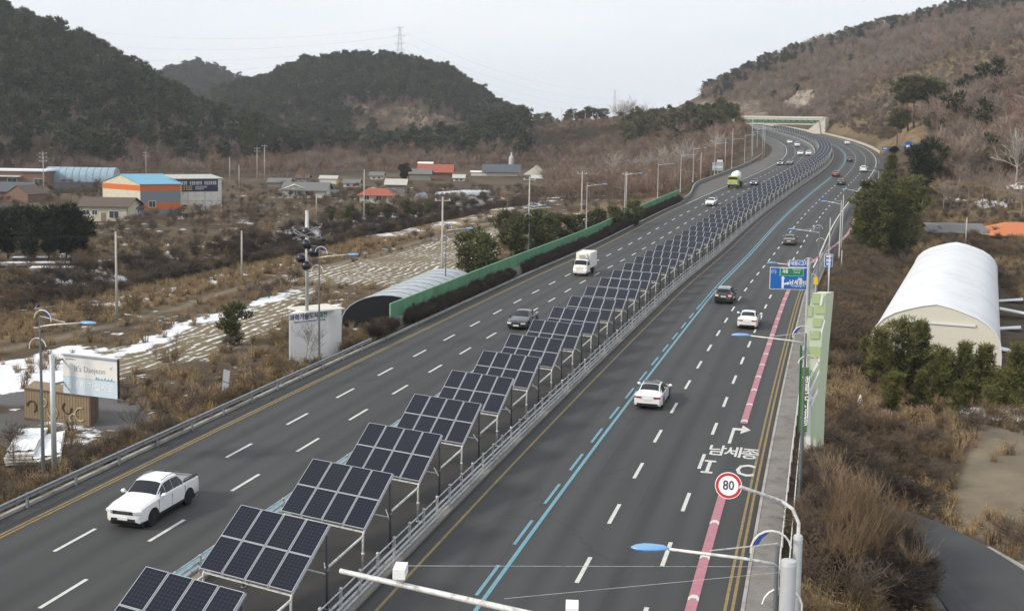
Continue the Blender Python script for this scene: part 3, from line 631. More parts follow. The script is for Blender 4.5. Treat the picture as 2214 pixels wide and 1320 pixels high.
def post_mesh(h, r, mi, bend=0.0):
    mb = MB(); mb.tube([(0, 0, 0), (0, 0, h*.88), (bend*.4, bend*.2, h*.95), (bend, bend, h)], r, 6); mb.lathe([(r*2.2, 0), (r*2.2, .05), (r*1.2, .06)], n=8); mb.lathe([(r*1.5, h*.45), (r*1.5, h*.5)], n=8)
    return mb.mesh('post', mi, True)
PW_LOW = post_mesh(2.05, .05, 'galv_white', .06); PW_HIGH = post_mesh(3.5, .06, 'galv_dark')
def frame_mesh():
    mb = MB()
    for k in range(5): p = LOW+EX*k/4-NRM*.04; mb.bar(p+EX*.003*(2-k), p+EY+EX*.003*(2-k), .085, .07)           # rafters that show between the columns
    for s_ in (.12, .47, .53, .88): mb.bar(LOW+EY*s_-NRM*.10, LOW+EY*s_+EX-NRM*.10, .05, .05)
    return mb.mesh('rafter_frame', 'alu')
FRAME = frame_mesh()
_b = MB()
for xx in (-.12, -4.5):
    dy = -xx/4.65*1.15
    _b.bar((xx, 3.5+dy, 1.78), (xx, 7.35+dy, 1.78), .075); _b.bar((xx, 3.5+dy, 1.25), (xx-.9, 5.2+dy, 1.25), .04)
_b.bar((-.12, .14, 1.95), (-4.5, 1.26, 1.95), .06); _b.bar((-.12, 3.46, 3.2), (-4.5, 4.55, 3.2), .06); _b.bar((-.12, 3.5, 1.5), (-4.5, 4.6, 1.5), .05)
BEAM = _b.mesh('brace', 'galv_white')
def joined(objs):
    bm = bmesh.new(); mats_ = []
    for me_, loc in objs:
        o = len(bm.verts); t_ = bmesh.new(); t_.from_mesh(me_); bmesh.ops.translate(t_, verts=t_.verts, vec=loc); tm = bpy.data.meshes.new('t'); t_.to_mesh(tm); t_.free()
        base = len(mats_); mats_ += list(me_.materials); nf = len(bm.faces); bm.from_mesh(tm); bm.faces.ensure_lookup_table()
        for f in bm.faces[nf:]: f.material_index += base
        bpy.data.meshes.remove(tm)
    me_ = bpy.data.meshes.new('solar_table'); bm.to_mesh(me_); bm.free()
    for q_ in mats_: me_.materials.append(q_)
    return me_
PARTS = [('panel', PANEL, LOW+EX*(i/4+.006)+EY*(j/2+.004)) for j in range(2) for i in range(4)]
PARTS += [('rafter_frame', FRAME, Vector((0, 0, 0))), ('brace', BEAM, Vector((0, 0, 0))), ('post', PW_LOW, Vector((-.12, .1, 0))), ('post', PW_HIGH, Vector((-.12, 3.5, 0))), ('post', PW_LOW, Vector((-4.5, 1.22, 0))), ('post', PW_HIGH, Vector((-4.5, 4.6, 0)))]
FAR_TABLE = joined([(m_, l_) for _, m_, l_ in PARTS])
k = 0; Y = 46.75-4*7.27
while Y < 640:
    h_, p_ = RH(Y); loc = RP(-5.78*wr(Y), Y, .01)
    if k == 0: lab = 'solar panel table nearest the camera, cut off by the bottom edge'
    else: lab = 'solar panel table, %s from the camera in the median row' % ordw(k+1)
    if Y < 330:
        t_ = thing('solar_table', lab, 'solar table', loc, h_, 'solar tables over the bicycle path')
        for nm, me_, l_ in PARTS: obj(nm, me_, t_, l_)
    else:
        tag(obj('solar_table', FAR_TABLE, None, loc, (0, 0, h_)), lab, 'solar table', 'solar tables over the bicycle path')
    k += 1; Y += 7.27

# ------------------------------------------------------------------ rails along the road
def rail_run(name, label, u_, y0, y1, rails, post_h, every, material, near=170, pr=.055, flat=False, cat='guardrail', postmat=None, foot=.3):
    t_ = thing(name, label, cat, RP(u_ if not callable(u_) else u_(y0), y0, 0)); o_ = t_.location
    uf = u_ if callable(u_) else (lambda Y: u_)
    ys = np.arange(y0, y1+.1, 3.0)
    for du, z_, r_ in rails:
        mb = MB()
        if flat:
            rings = []
            for Y in ys:
                rings.append([RP(uf(Y)+du+a, Y, z_+b_)-o_ for a, b_ in ((-.03, -.16), (.045, -.12), (.045, -.05), (-.02, 0), (.045, .05), (.045, .12), (-.03, .16), (-.05, .16), (-.06, 0), (-.05, -.16))])
            mb.loft(rings, closed=True)
        else: mb.tube([RP(uf(Y)+du, Y, z_)-o_ for Y in ys], r_, 6)
        mb.build('rail', material, t_, True)
    pm = MB().box((0, 0, post_h/2), (pr*2, pr*2, post_h)).lathe([(pr*1.5, post_h-.02), (pr*.9, post_h+.04)], n=8).mesh('post', postmat or material)
    far = MB(); Y = y0
    while Y < y1:
        if Y < near: obj('post', pm, t_, RP(uf(Y), Y, foot)-o_, (0, 0, RH(Y)[0]))
        else: far.box(RP(uf(Y), Y, foot+post_h/2)-o_, (pr*2, pr*2, post_h))
        Y += every
    if far.v: far.build('post_far', postmat or material, t_)['kind'] = 'stuff'
    return t_
rail_run('median_guardrail', 'grey pipe guardrail along the right side of the solar row', lambda Y: -4.98*wr(Y), 26, 760, [(0, 1.22, .032), (.05, .86, .055), (.08, .60, .055), (.10, .36, .05)], 1.02, 2.03, 'galv')
rail_run('median_guardrail', 'grey pipe guardrail along the left side of the solar row', lambda Y: -12.5*wr(Y), 26, 760, [(0, 1.1, .035), (-.06, .80, .07), (-.10, .52, .07)], .8, 2.03, 'galv')
rail_run('guardrail', 'steel corrugated guardrail along the left roadside before the green wall', -25.75, 6, 98, [(.06, .68, 0)], .8, 4.0, 'galv_steel', flat=True, pr=.06, foot=0)
rail_run('pedestrian_rail', 'thin pale pipe rail beside the right pavement', 12.05, 8, 128, [(0, 1.0, .035), (.42, .95, .03)], 1.0, 3.0, 'galv_white', pr=.03, foot=.0, cat='railing')
rail_run('guardrail', 'pale steel guardrail between the exit lane and the carriageway', lambda Y: 10.9+float(.3*_sm((Y-150)/60)), 150, 420, [(0, .7, 0)], .8, 4.0, 'galv_steel', flat=True, pr=.06, foot=0, near=200)
# low dark barrier beyond the green wall
t_ = strip('roadside_barrier', 'stone', lambda Y: U['KL']*wr(Y)-.7-6.4*float(_sm((Y-268)/50))*(1-float(_sm((Y-555)/60))), lambda Y: U['KL']*wr(Y)-.35-6.4*float(_sm((Y-268)/50))*(1-float(_sm((Y-555)/60))), 266, 640, .85, side=1.1)
tag(t_, 'low grey concrete barrier on the left beyond the green wall', 'barrier')
t_ = strip('roadside_barrier', 'concrete_pale', lambda Y: 13.0, lambda Y: 13.3, 470, 760, .9, side=1.2)
tag(t_, 'pale low barrier on the outside of the far curve', 'barrier')

# ------------------------------------------------------------------ green sound wall
sw = thing('sound_wall', 'long translucent green noise barrier beside the left carriageway', 'noise barrier', RP(-27.5, 105, 0)); o_ = sw.location
Y = 105.0; PL = 4.0; k = 0
while Y < 268:
    a, b_ = RP(-27.5*wr(Y), Y, 0)-o_, RP(-27.5*wr(Y+PL), Y+PL, 0)-o_; d = (b_-a); n_ = Vector((d.y, -d.x, 0)).normalized()
    z0, z1 = .95, 2.48
    pm = MB()
    g = d.normalized()*.03
    nb = 4                                                      # four horizontal boards with a groove between
    for q_ in range(nb):
        za, zb_ = z0+(z1-z0)*q_/nb+.012, z0+(z1-z0)*(q_+1)/nb-.012
        pa, pb = a+g, b_-g; th = n_*.05
        pm.add([pa+Vector((0, 0, za))+th, pb+Vector((0, 0, za))+th, pb+Vector((0, 0, zb_))+th, pa+Vector((0, 0, zb_))+th, pa+Vector((0, 0, za))-th, pb+Vector((0, 0, za))-th, pb+Vector((0, 0, zb_))-th, pa+Vector((0, 0, zb_))-th], [(0, 1, 2, 3), (7, 6, 5, 4), (3, 2, 6, 7), (0, 4, 5, 1), (1, 5, 6, 2), (0, 3, 7, 4)])
    pm.build('panel', 'wall_green', sw, fix=False)
    MB().box(a+Vector((0, 0, 1.70)), (.14, .14, 1.7), RH(Y)[0]).build('post', 'wall_green_cap', sw)
    Y += PL
mb = MB()
for Y in np.arange(105, 268, 4.0): mb.bar(RP(-27.5*wr(Y), Y, 2.52)-o_, RP(-27.5*wr(Y+4), Y+4, 2.52)-o_, .14, .08)
mb.build('cap_rail', 'wall_green_cap', sw)
strip('wall_footing', 'stone', lambda Y: -27.72*wr(Y), lambda Y: -27.28*wr(Y), 104.5, 268.2, .95, parent=None, side=1.4)
tag(bpy.data.objects['wall_footing'], 'stained concrete footing under the green noise barrier', 'wall')

# ------------------------------------------------------------------ street lamps
def street_lamp(base, top_z, armdir, label, group, arm=2.9, small=False):
    t_ = thing('street_lamp', label, 'street lamp', base, 0, group); H_ = top_z-base.z; a = Vector(armdir).normalized()
    MB().tube([(0, 0, 0), (0, 0, H_*.5), (0, 0, H_+.5)], [.11, .085, .05], 8).lathe([(.2, 0), (.2, .25), (.13, .3)], n=8).build('pole', 'galv_dark' if not small else 'pole_grey', t_, True)
    tip = Vector((0, 0, H_))+a*arm+Vector((0, 0, .32)); MB().tube([(0, 0, H_-.05), Vector((0, 0, H_+.10))+a*arm*.3, tip], [.055, .045, .04], 6).build('arm', 'galv_white', t_, True)
    MB().tube([Vector((0, 0, H_+.55)), Vector((0, 0, H_+.3))+a*arm*.62], .02, 5).build('stay', 'galv', t_)
    hd = MB(); n_ = 12; side = Vector((-a.y, a.x, 0))
    prof = [(0, .03), (.12, .13), (.35, .17), (.62, .19), (.85, .13), (.98, .03)]
    rings = []
    for s_, r_ in prof: rings.append([tip+a*(s_*1.05)+side*(math.cos(2*math.pi*q_/n_)*r_*1.1)+Vector((0, 0, math.sin(2*math.pi*q_/n_)*r_*.55+.03)) for q_ in range(n_)])
    hd.loft(rings, closed=True); hd.build('lamp_head', 'lamp_blue', t_, True)
    if not small:                                                # the curl of pipe with a blue fin that each pole carries
        for zc, sg in ((H_+.35, -1), (H_-1.25, 1)):
            pts = [Vector((0, 0, zc))+a*(-sg*.18)+(a*math.cos(q_)*sg+Vector((0, 0, 1))*math.sin(q_))*.55 for q_ in np.linspace(.15, math.pi*1.05, 10)]
            MB().tube(pts, .03, 5).build('curl', 'galv_white', t_, True)
        f_ = [Vector((0, 0, H_+.35))+a*.18-(a*math.cos(q_)-Vector((0, 0, 1))*math.sin(q_))*r_ for q_, r_ in ((1.6, .54), (2.2, .54), (2.9, .54), (2.7, .38), (2.2, .42))]
        MB().prism([(0, 0)], (0, 0, 0), (1, 0, 0), (0, 1, 0), (0, 0, 1)) if False else MB().add([p+side*.012 for p in f_]+[p-side*.012 for p in f_], [(0, 1, 2, 3, 4), (9, 8, 7, 6, 5)]+[(i, (i+1) % 5, 5+(i+1) % 5, 5+i) for i in range(5)]).build('fin', 'deep_blue', t_)
    return t_
lampR = [((1680, 1216), (1446, 1166), 31.6), ((1742, 740), (1622, 728), 62.9), ((1752, 577), (1680, 568), 114.0), ((1772, 502), (1722, 497), 143.0), ((1819, 441), (1790, 435), 168.0), ((1858, 414), (1834, 411), 195.0), ((1893, 394), (1874, 392), 232.0), ((1900, 372), (1884, 370), 280.0)]
for i, (q0, q1, dd) in enumerate(lampR):
    tp = atd(*q0, dd); te = atd(*q1, dd); b_ = Vector((tp.x, tp.y, min(T1(tp.x, tp.y), float(zr(tp.y))+.1))); av = te-tp; av.z = 0
    street_lamp(b_, tp.z, av, 'right-hand street lamp with blue head over the lanes, %s from the camera' % ordw(i+1), 'street lamps on the right', av.length, small=i > 3)
lampL = [(94, 1040), (690, 787), (963, 622), (1143, 553)]
for i, q_ in enumerate(lampL):
    b_ = at(q_[0], q_[1], -.4); b_.z = min(T1(b_.x, b_.y), -.2); h_, _ = RH(b_.y)
    street_lamp(b_, b_.z+9.1, (math.cos(h_), math.sin(h_), 0), ['left street lamp with blue head standing by the billboard', 'left street lamp rising in front of the white lettered block', 'left street lamp behind the green wall beside the snowy field', 'left street lamp behind the green wall above the white truck'][i], 'street lamps on the left', 2.6)
for i, Y in enumerate((196, 226, 256, 290, 320, 348, 376, 404, 430, 455)):
    off_ = -29.6*wr(Y)-(6.2*float(_sm((Y-268)/50)) if Y > 270 else 0); b_ = RP(off_, Y, -.1); h_, _ = RH(Y)
    street_lamp(b_, b_.z+9.2, (math.cos(h_), math.sin(h_), 0), 'small distant left-hand street lamp, %s beyond the white truck' % ordw(i+1), 'street lamps on the left', 2.6, small=True)

# ------------------------------------------------------------------ camera gantry, speed sign
gp = atd(1705, 1219, 31.0); gp.z = -.3; top = 8.45
g_ = thing('camera_gantry', 'thick grey gantry pole with a long arm of white cameras over the lanes', 'gantry', gp)
MB().tube([(0, 0, 0), (0, 0, top+.3)], [.24, .21], 12).lathe([(.22, top+.3), (.20, top+.42), (.05, top+.46)], n=12).lathe([(.42, 0), (.42, .35), (.26, .4)], n=10).build('pole', 'pole_grey', g_, True)
e0 = at(735, 1233, 6.75)-gp; a0 = Vector((0, 0, 5.76))
MB().tube([a0, a0.lerp(e0, .5), e0], [.13, .10, .075], 10).build('arm', 'galv_white', g_, True)
MB().lathe([(.2, -.08), (.2, .08)], a0.lerp(e0, .52), 10).build('flange', 'pole_grey', g_)
dirv = (e0-a0).normalized()
for px_ in (865, 1250):
    s_ = min(.97, max(.05, ((atd(px_, 1229+(px_-732)*.236, 34.0)-gp)-a0).dot(dirv)/(e0-a0).length)); c_ = a0.lerp(e0, s_); cz_ = Vector((0, 0, .42))
    q_ = MB().box(c_+cz_, (.36, .62, .3), R(10)).build('camera_box', 'white', g_); MB().box(c_+Vector((0, 0, .17)), (.12, .14, .24)).box(c_+cz_+Vector((0, 0, -.18)), (.3, .4, .07), R(10)).build('bracket', 'offwhite', q_)
# stay wires of the gantry
for q0, q1 in (((850, 1222, 7.6), (1690, 1224, 8.2)), ((1090, 1293, 7.2), (1690, 1236, 8.1))):
    MB().tube([at(*q0)-gp, at(*q1)-gp], .006, 4).build('stay_wire', 'galv', g_)
sp = atd(1727, 1130, 31.8); sp.z = -.3; ht = 9.15
s_ = thing('speed_sign', 'round red rimmed 80 speed limit sign on a curved arm', 'road sign', sp)
MB().tube([(0, 0, 0), (0, 0, ht)], .13, 10).lathe([(.14, ht), (.12, ht+.1), (.06, ht+.14)], n=10).build('pole', 'pole_grey', s_, True)
sc_ = atd(1575, 1049, 31.2)-sp
pts = [Vector((0, 0, ht)), Vector((0, 0, ht+.45)), Vector((-.18, .05, ht+.82)), Vector((-.5, .1, ht+1.0)), sc_+Vector((.3, 0, .0))]
MB().tube(pts, .05, 8).build('arm', 'galv_white', s_, True)
face = (Vector((0, 0, CAM_H))-(sp+sc_)); face.z = -.0; face.normalize(); face = (face+Vector((0, 0, .12))).normalized()
fq = face.to_track_quat('Z', 'Y').to_matrix()
def disc(rad_, h0, h1, nm, m_, par): 
    mb = MB(); n_ = 32; mb.add([sc_+fq@Vector((rad_*math.cos(2*math.pi*i/n_), rad_*math.sin(2*math.pi*i/n_), h)) for h in (h0, h1) for i in range(n_)], [tuple(range(n_-1, -1, -1)), tuple(range(n_, 2*n_))]+[(i, (i+1) % n_, n_+(i+1) % n_, n_+i) for i in range(n_)]); return mb.build(nm, m_, par)
disc(.36, -.02, .0, 'sign_plate', 'white', s_); rp = disc(.34, .001, .006, 'red_ring', 'red_sign', s_); disc(.265, .007, .010, 'sign_face', 'white', s_)
tm = obj('numerals', textmesh('numerals', '80', .36, 'ink', extrude=.003, sx=.86, bold=.004), s_, sc_+face*.016); tm.rotation_euler = fq.to_euler()

# ------------------------------------------------------------------ signs
def board(name, label, cat, c0, c1, c2, dep, pole_px=None, mat_='sign_blue', legs=True):
    pass
def sign_frame(tl, tr, bl, dep, t_loc):
    """corner points of an upright board facing the traffic, in the thing's own frame"""
    A_, B_, D_ = (atd(*tl, dep)-t_loc, atd(*tr, dep)-t_loc, atd(*bl, dep)-t_loc); ex = (B_-A_); ey = Vector((0, 0, (D_-A_).z)); ex.z = ex.z*.15
    return A_, ex, ey
def plate_mesh(A_, ex, ey, th, m_, nm, par, inset=0.0, out_=0.0):
    n_ = ex.cross(ey).normalized()
    if n_.y > 0: n_ = -n_
    a = A_+ex*inset+ey*inset*abs(ex.length/ey.length)+n_*out_; e1 = ex*(1-2*inset); e2 = ey*(1-2*inset*abs(ex.length/ey.length))
    q_ = [a, a+e1, a+e1+e2, a+e2]
    return MB().add([p+n_*th for p in q_]+q_, [(0, 1, 2, 3), (7, 6, 5, 4), (0, 4, 5, 1), (1, 5, 6, 2), (2, 6, 7, 3), (3, 7, 4, 0)]).build(nm, m_, par), n_
def put_text(nm, body, size, m_, par, A_, ex, ey, fx, fy, n_, out_, sx=1.0, align='CENTER', bold=0.0):
    X_ = ex.normalized(); Z_ = -ey.normalized(); rotm = Matrix((X_, Z_, n_)).transposed()
    o_ = obj(nm, textmesh(nm, body, size, m_, align=align, extrude=.003, sx=sx, bold=bold), par, A_+ex*fx+ey*fy+n_*out_); o_.rotation_euler = rotm.to_euler(); return o_
dep = 105.0; bp_ = atd(1745.5, 640, dep); loc = Vector((bp_.x, bp_.y, zr(bp_.y)+.1))
ds = thing('direction_sign', 'large blue direction sign with a green inset and turn arrow', 'road sign', loc)
MB().tube([(0, 0, 0), (0, 0, atd(1745, 556, dep).z-loc.z)], .13, 10).lathe([(.3, 0), (.3, .3), (.16, .34)], n=10).build('pole', 'pole_grey', ds, True)
A_, ex, ey = sign_frame((1665, 577), (1747, 582), (1665, 625), dep, loc)
_, n_ = plate_mesh(A_, ex, ey, .05, 'white', 'sign_board', ds); plate_mesh(A_, ex, ey, .012, 'sign_blue', 'blue_field', ds, .014, .05)
MB().bar(A_+ex*.1+ey*.15-n_*.1, A_+ex*1.05+ey*.15-n_*.1, .12).bar(A_+ex*.1+ey*.85-n_*.1, A_+ex*1.05+ey*.85-n_*.1, .12).build('arm', 'galv', ds)
plate_mesh(A_+ex*.26+ey*.02, ex*.62, ey*.36, .01, 'white', 'inset_rim', ds, 0, .064); plate_mesh(A_+ex*.27+ey*.035, ex*.60, ey*.33, .01, 'sign_green', 'green_inset', ds, 0, .076)
put_text('lettering', '천안\n세종', .29, 'white', ds, A_, ex, ey, .40, .13, n_, .092, bold=.008); put_text('lettering', 'Cheonan\nSejong', .22, 'white', ds, A_, ex, ey, .70, .15, n_, .092)
put_text('lettering', '남세종IC', .50, 'white', ds, A_, ex, ey, .76, .68, n_, .07, .92, bold=.012); put_text('lettering', 'S.Sejong IC', .29, 'white', ds, A_, ex, ey, .76, .82, n_, .07)
put_text('lettering', '(1)', .42, 'white', ds, A_, ex, ey, .10, .19, n_, .07); plate_mesh(A_+ex*.74+ey*.46, ex*.11, ey*.10, .008, 'paint_cream', 'exit_number', ds, 0, .063)
mb = MB()
def apoly(pts, nm): MB().add([A_+ex*a+ey*b_+n_*.070 for a, b_ in pts], [tuple(range(len(pts)))]).build(nm, 'white', ds)
apoly([(.315, .95), (.375, .95), (.375, .50), (.315, .50)], 'arrow'); apoly([(.285, .51), (.405, .51), (.345, .38)], 'arrow'); apoly([(.376, .79), (.376, .71), (.47, .68), (.47, .76)], 'arrow'); apoly([(.465, .635), (.465, .81), (.535, .71)], 'arrow')
A2, ex2, ey2 = sign_frame((1706, 562), (1750, 565), (1706, 577), dep, loc)
_, n2 = plate_mesh(A2, ex2, ey2, .05, 'white', 'name_board', ds); plate_mesh(A2, ex2, ey2, .01, 'sign_blue', 'blue_field', ds, .02, .05); put_text('lettering', '남세종IC교차로', .42, 'white', ds, A2, ex2, ey2, .5, .5, n2, .066, .80, bold=.008)
# small blue sign further on
dep = 128.0; bp_ = atd(1792, 600, dep); loc = Vector((bp_.x, bp_.y, T1(bp_.x, bp_.y)))
bs = thing('information_sign', 'small blue upright sign beside the right verge', 'road sign', loc); MB().tube([(0, 0, 0), (0, 0, atd(1792, 550, dep).z-loc.z)], .07, 8).build('pole', 'pole_grey', bs, True)
A_, ex, ey = sign_frame((1783, 549), (1801, 550), (1783, 576), dep, loc); _, n_ = plate_mesh(A_, ex, ey, .04, 'white', 'sign_board', bs); plate_mesh(A_, ex, ey, .01, 'sign_blue', 'blue_field', bs, .05, .04)
plate_mesh(A_+ex*.2+ey*.1, ex*.6, ey*.14, .008, 'white', 'symbol', bs, 0, .052); plate_mesh(A_+ex*.2+ey*.36, ex*.6, ey*.26, .008, 'paint_cream', 'symbol', bs, 0, .052); plate_mesh(A_+ex*.25+ey*.72, ex*.5, ey*.14, .008, 'white', 'symbol', bs, 0, .052)
# yellow notice on the lamp pole
dep = 99.0; p_ = atd(1764, 607, dep); yn = thing('warning_notice', 'small yellow notice on the right-hand verge', 'road sign', Vector((p_.x, p_.y, T1(p_.x, p_.y))))
MB().tube([(0, 0, 0), (0, 0, p_.z-yn.location.z+.4)], .05, 6).build('pole', 'pole_grey', yn); MB().box((0, -.06, p_.z-yn.location.z), (.34, .04, .62)).build('notice', 'yellow', yn)
# blue signs at the far junction
for q_, lab in (((1916, 321, 400, 17, 6), 'small pale blue junction sign beyond the far curve'), ((1964, 331, 330, 14, 20), 'blue roadside sign board below the wooded slope')):
    p_ = atd(q_[0], q_[1], q_[2]); k_ = q_[2]/F_PX; zg = T1(p_.x, p_.y); t_ = thing('junction_sign', lab, 'road sign', Vector((p_.x, p_.y, zg)))
    hh = max(1.6, p_.z-zg); MB().tube([(0, 0, 0), (0, 0, hh)], .08, 6).build('pole', 'pole_grey', t_); MB().box((0, -.1, hh), (q_[3]*k_, .06, q_[4]*k_)).build('board', 'sign_blue', t_); MB().box((0, -.14, hh), (q_[3]*k_*.7, .02, q_[4]*k_*.25)).build('panel', 'white', t_)

# ------------------------------------------------------------------ city boundary tower on the right verge
dep = 72.0; b0 = atd(1751, 985, dep); loc = Vector((b0.x, b0.y, b0.z)); k_ = dep/F_PX
bt = thing('boundary_tower', 'tall light green boundary tower with white tree pattern', 'monument', loc)
def tw(px_, py_, out_=0.0): 
    p = atd(px_, py_, dep)-loc; p.y -= out_; return p
back = Vector((.5, .9, 0))
def slab(pts, m_, nm, out_=0.0, th=None, par=None):
    q_ = [tw(a, b_, out_) for a, b_ in pts]; e_ = th if th is not None else back; n = len(q_)
    return MB().add(q_+[p+e_ for p in q_], [tuple(range(n)), tuple(range(2*n-1, n-1, -1))]+[(i, n+i, n+(i+1) % n, (i+1) % n) for i in range(n)]).build(nm, m_, par or bt)
slab([(1741, 985), (1763, 985), (1767, 870), (1774, 770), (1786, 634), (1757, 633), (1752, 657), (1746, 687), (1741, 712), (1738, 800), (1738, 985)], 'mon_pale', 'tower_slab')
thn = Vector((0, .03, 0))
for (x0, y0, x1, y1) in ((1757, 634, 1775, 656), (1763, 658, 1785, 678), (1759, 687, 1777, 706), (1752, 714, 1772, 732), (1751, 748, 1775, 772), (1747, 660, 1757, 684)):
    slab([(x0, y0), (x1, y0+1), (x1-1, y1), (x0-1, y1)], 'mon_green', 'leaf_square', .06, thn)
for pts in ([(1742, 984), (1752, 984), (1753, 880), (1757, 858), (1752, 850), (1746, 800), (1742, 720), (1740, 760)], [(1750, 870), (1756, 878), (1768, 846), (1768, 838)], [(1749, 842), (1753, 850), (1770, 806), (1771, 798)], [(1750, 812), (1753, 818), (1772, 778), (1772, 770)], [(1776, 636), (1780, 636), (1776, 660), (1772, 660)], [(1774, 716), (1782, 690), (1784, 692), (1776, 722)]):
    slab(pts, 'white', 'white_branch', .11, thn)
gb = slab([(1733, 792), (1749, 793), (1744, 930), (1727, 928)], 'banner_green', 'name_banner', .42, Vector((0, .25, 0))); slab([(1730, 745), (1735, 745), (1731, 932), (1725, 932)], 'banner_dark', 'side_banner', .30, Vector((0, .2, 0)))
for i, ch in enumerate('행복도시세종'):
    o_ = obj('lettering', textmesh('lettering', ch, .60, 'white', extrude=.003, bold=.008), bt, tw(1742.5-i*.85, 820+i*17.5, .45)); o_.rotation_euler = (R(90), 0, 0)
# ------------------------------------------------------------------ vehicles (built facing +y, origin on the road under the middle)
def ring(y, zb, wb, zbelt, wbelt, ztop, wtop, crown=.03):
    """half section mirrored: sill, flank, shoulder, glass top, roof edge, roof middle"""
    zs = zbelt+(ztop-zbelt)*.80; ws = wbelt+(wtop-wbelt)*.86
    h = [(wb*.90, zb), (wb, zb+.10), (max(wb, wbelt)*1.0, zb+(zbelt-zb)*.55), (wbelt*.995, zbelt-.02), (wbelt*.97, zbelt), (ws, zs), (wtop, ztop-.03), (wtop*.62, ztop+crown*.7)]
    return [Vector((-a, y, b_)) for a, b_ in h]+[Vector((0, y, ztop+crown))]+[Vector((a, y, b_)) for a, b_ in reversed(h)]
def patch(rings, i0, i1, j0, j1, ins=(.06, .06, .06, .06), out_=.012, sub=1):
    """a pane laid on the skin between stations i0..i1 and section points j0..j1, drawn in from the edges"""
    a, b_, c_, d = rings[i0][j0], rings[i0][j1], rings[i1][j1], rings[i1][j0]
    def P(s, t): return (a*(1-s)+b_*s)*(1-t)+(d*(1-s)+c_*s)*t
    q_ = [P(ins[0], ins[2]), P(1-ins[1], ins[2]), P(1-ins[1], 1-ins[3]), P(ins[0], 1-ins[3])]
    n_ = (q_[1]-q_[0]).cross(q_[3]-q_[0]).normalized(); cen = sum(q_, Vector())/4
    if n_.dot(cen-Vector((0, cen.y*.6, .6))) < 0: n_ = -n_
    return [p+n_*out_ for p in q_]
def pane(rings, i0, i1, j0, j1, lat=.05, t0=.06, t1=.06, out_=.014):
    """glass that follows the curve of the skin across several section points"""
    rows = []
    for t in (t0, .5, 1-t1):
        r_ = [rings[i0][j]*(1-t)+rings[i1][j]*t for j in range(j0, j1+1)]; c_ = (r_[0]+r_[-1])/2
        rows.append([Vector((p.x*(1-lat), p.y, p.z)) for p in r_])
    n_ = (rows[0][-1]-rows[0][0]).cross(rows[-1][0]-rows[0][0]).normalized()
    if n_.z < 0: n_ = -n_
    return MB().loft([[p+n_*out_ for p in r_] for r_ in rows], caps=False)
def wheel(par, x, y, r, wd, blk=False):
    s_ = 1 if x > 0 else -1
    w_ = MB(); n = 18; prof = [(r*.62, 0), (r*.9, 0), (r, .03), (r, wd-.03), (r*.9, wd), (r*.62, wd)]
    rings_ = [[Vector((x+s_*(-wd+q_[1]), y+q_[0]*math.cos(2*math.pi*k/n), r+q_[0]*math.sin(2*math.pi*k/n))) for k in range(n)] for q_ in prof]
    o_ = w_.loft(rings_, closed=True).build('wheel', 'rubber', par, True)
    rm = MB(); xo = x+s_*.004
    c_ = Vector((xo, y, r)); rr = r*.60
    for k in range(5):
        a0 = 2*math.pi*k/5; rm.bar(c_, c_+Vector((0, math.cos(a0)*rr, math.sin(a0)*rr)), .09, .03, upv=(1, 0, 0))
    rm.tube([c_+Vector((-s_*.02, math.cos(2*math.pi*k/14)*rr, math.sin(2*math.pi*k/14)*rr)) for k in range(15)], .025, 4)
    rm.build('rim', 'rim' if not blk else 'black', o_)
    ar = MB(); ra = r*1.19; ar.add([Vector((x+s_*.006, y, r*1.02))]+[Vector((x+s_*.006, y+ra*math.cos(q_), r*1.02+ra*math.sin(q_))) for q_ in np.linspace(-.35, math.pi+.35, 16)], [(0, i, i+1) for i in range(1, 16)]); ar.build('wheel_arch', 'under', o_)
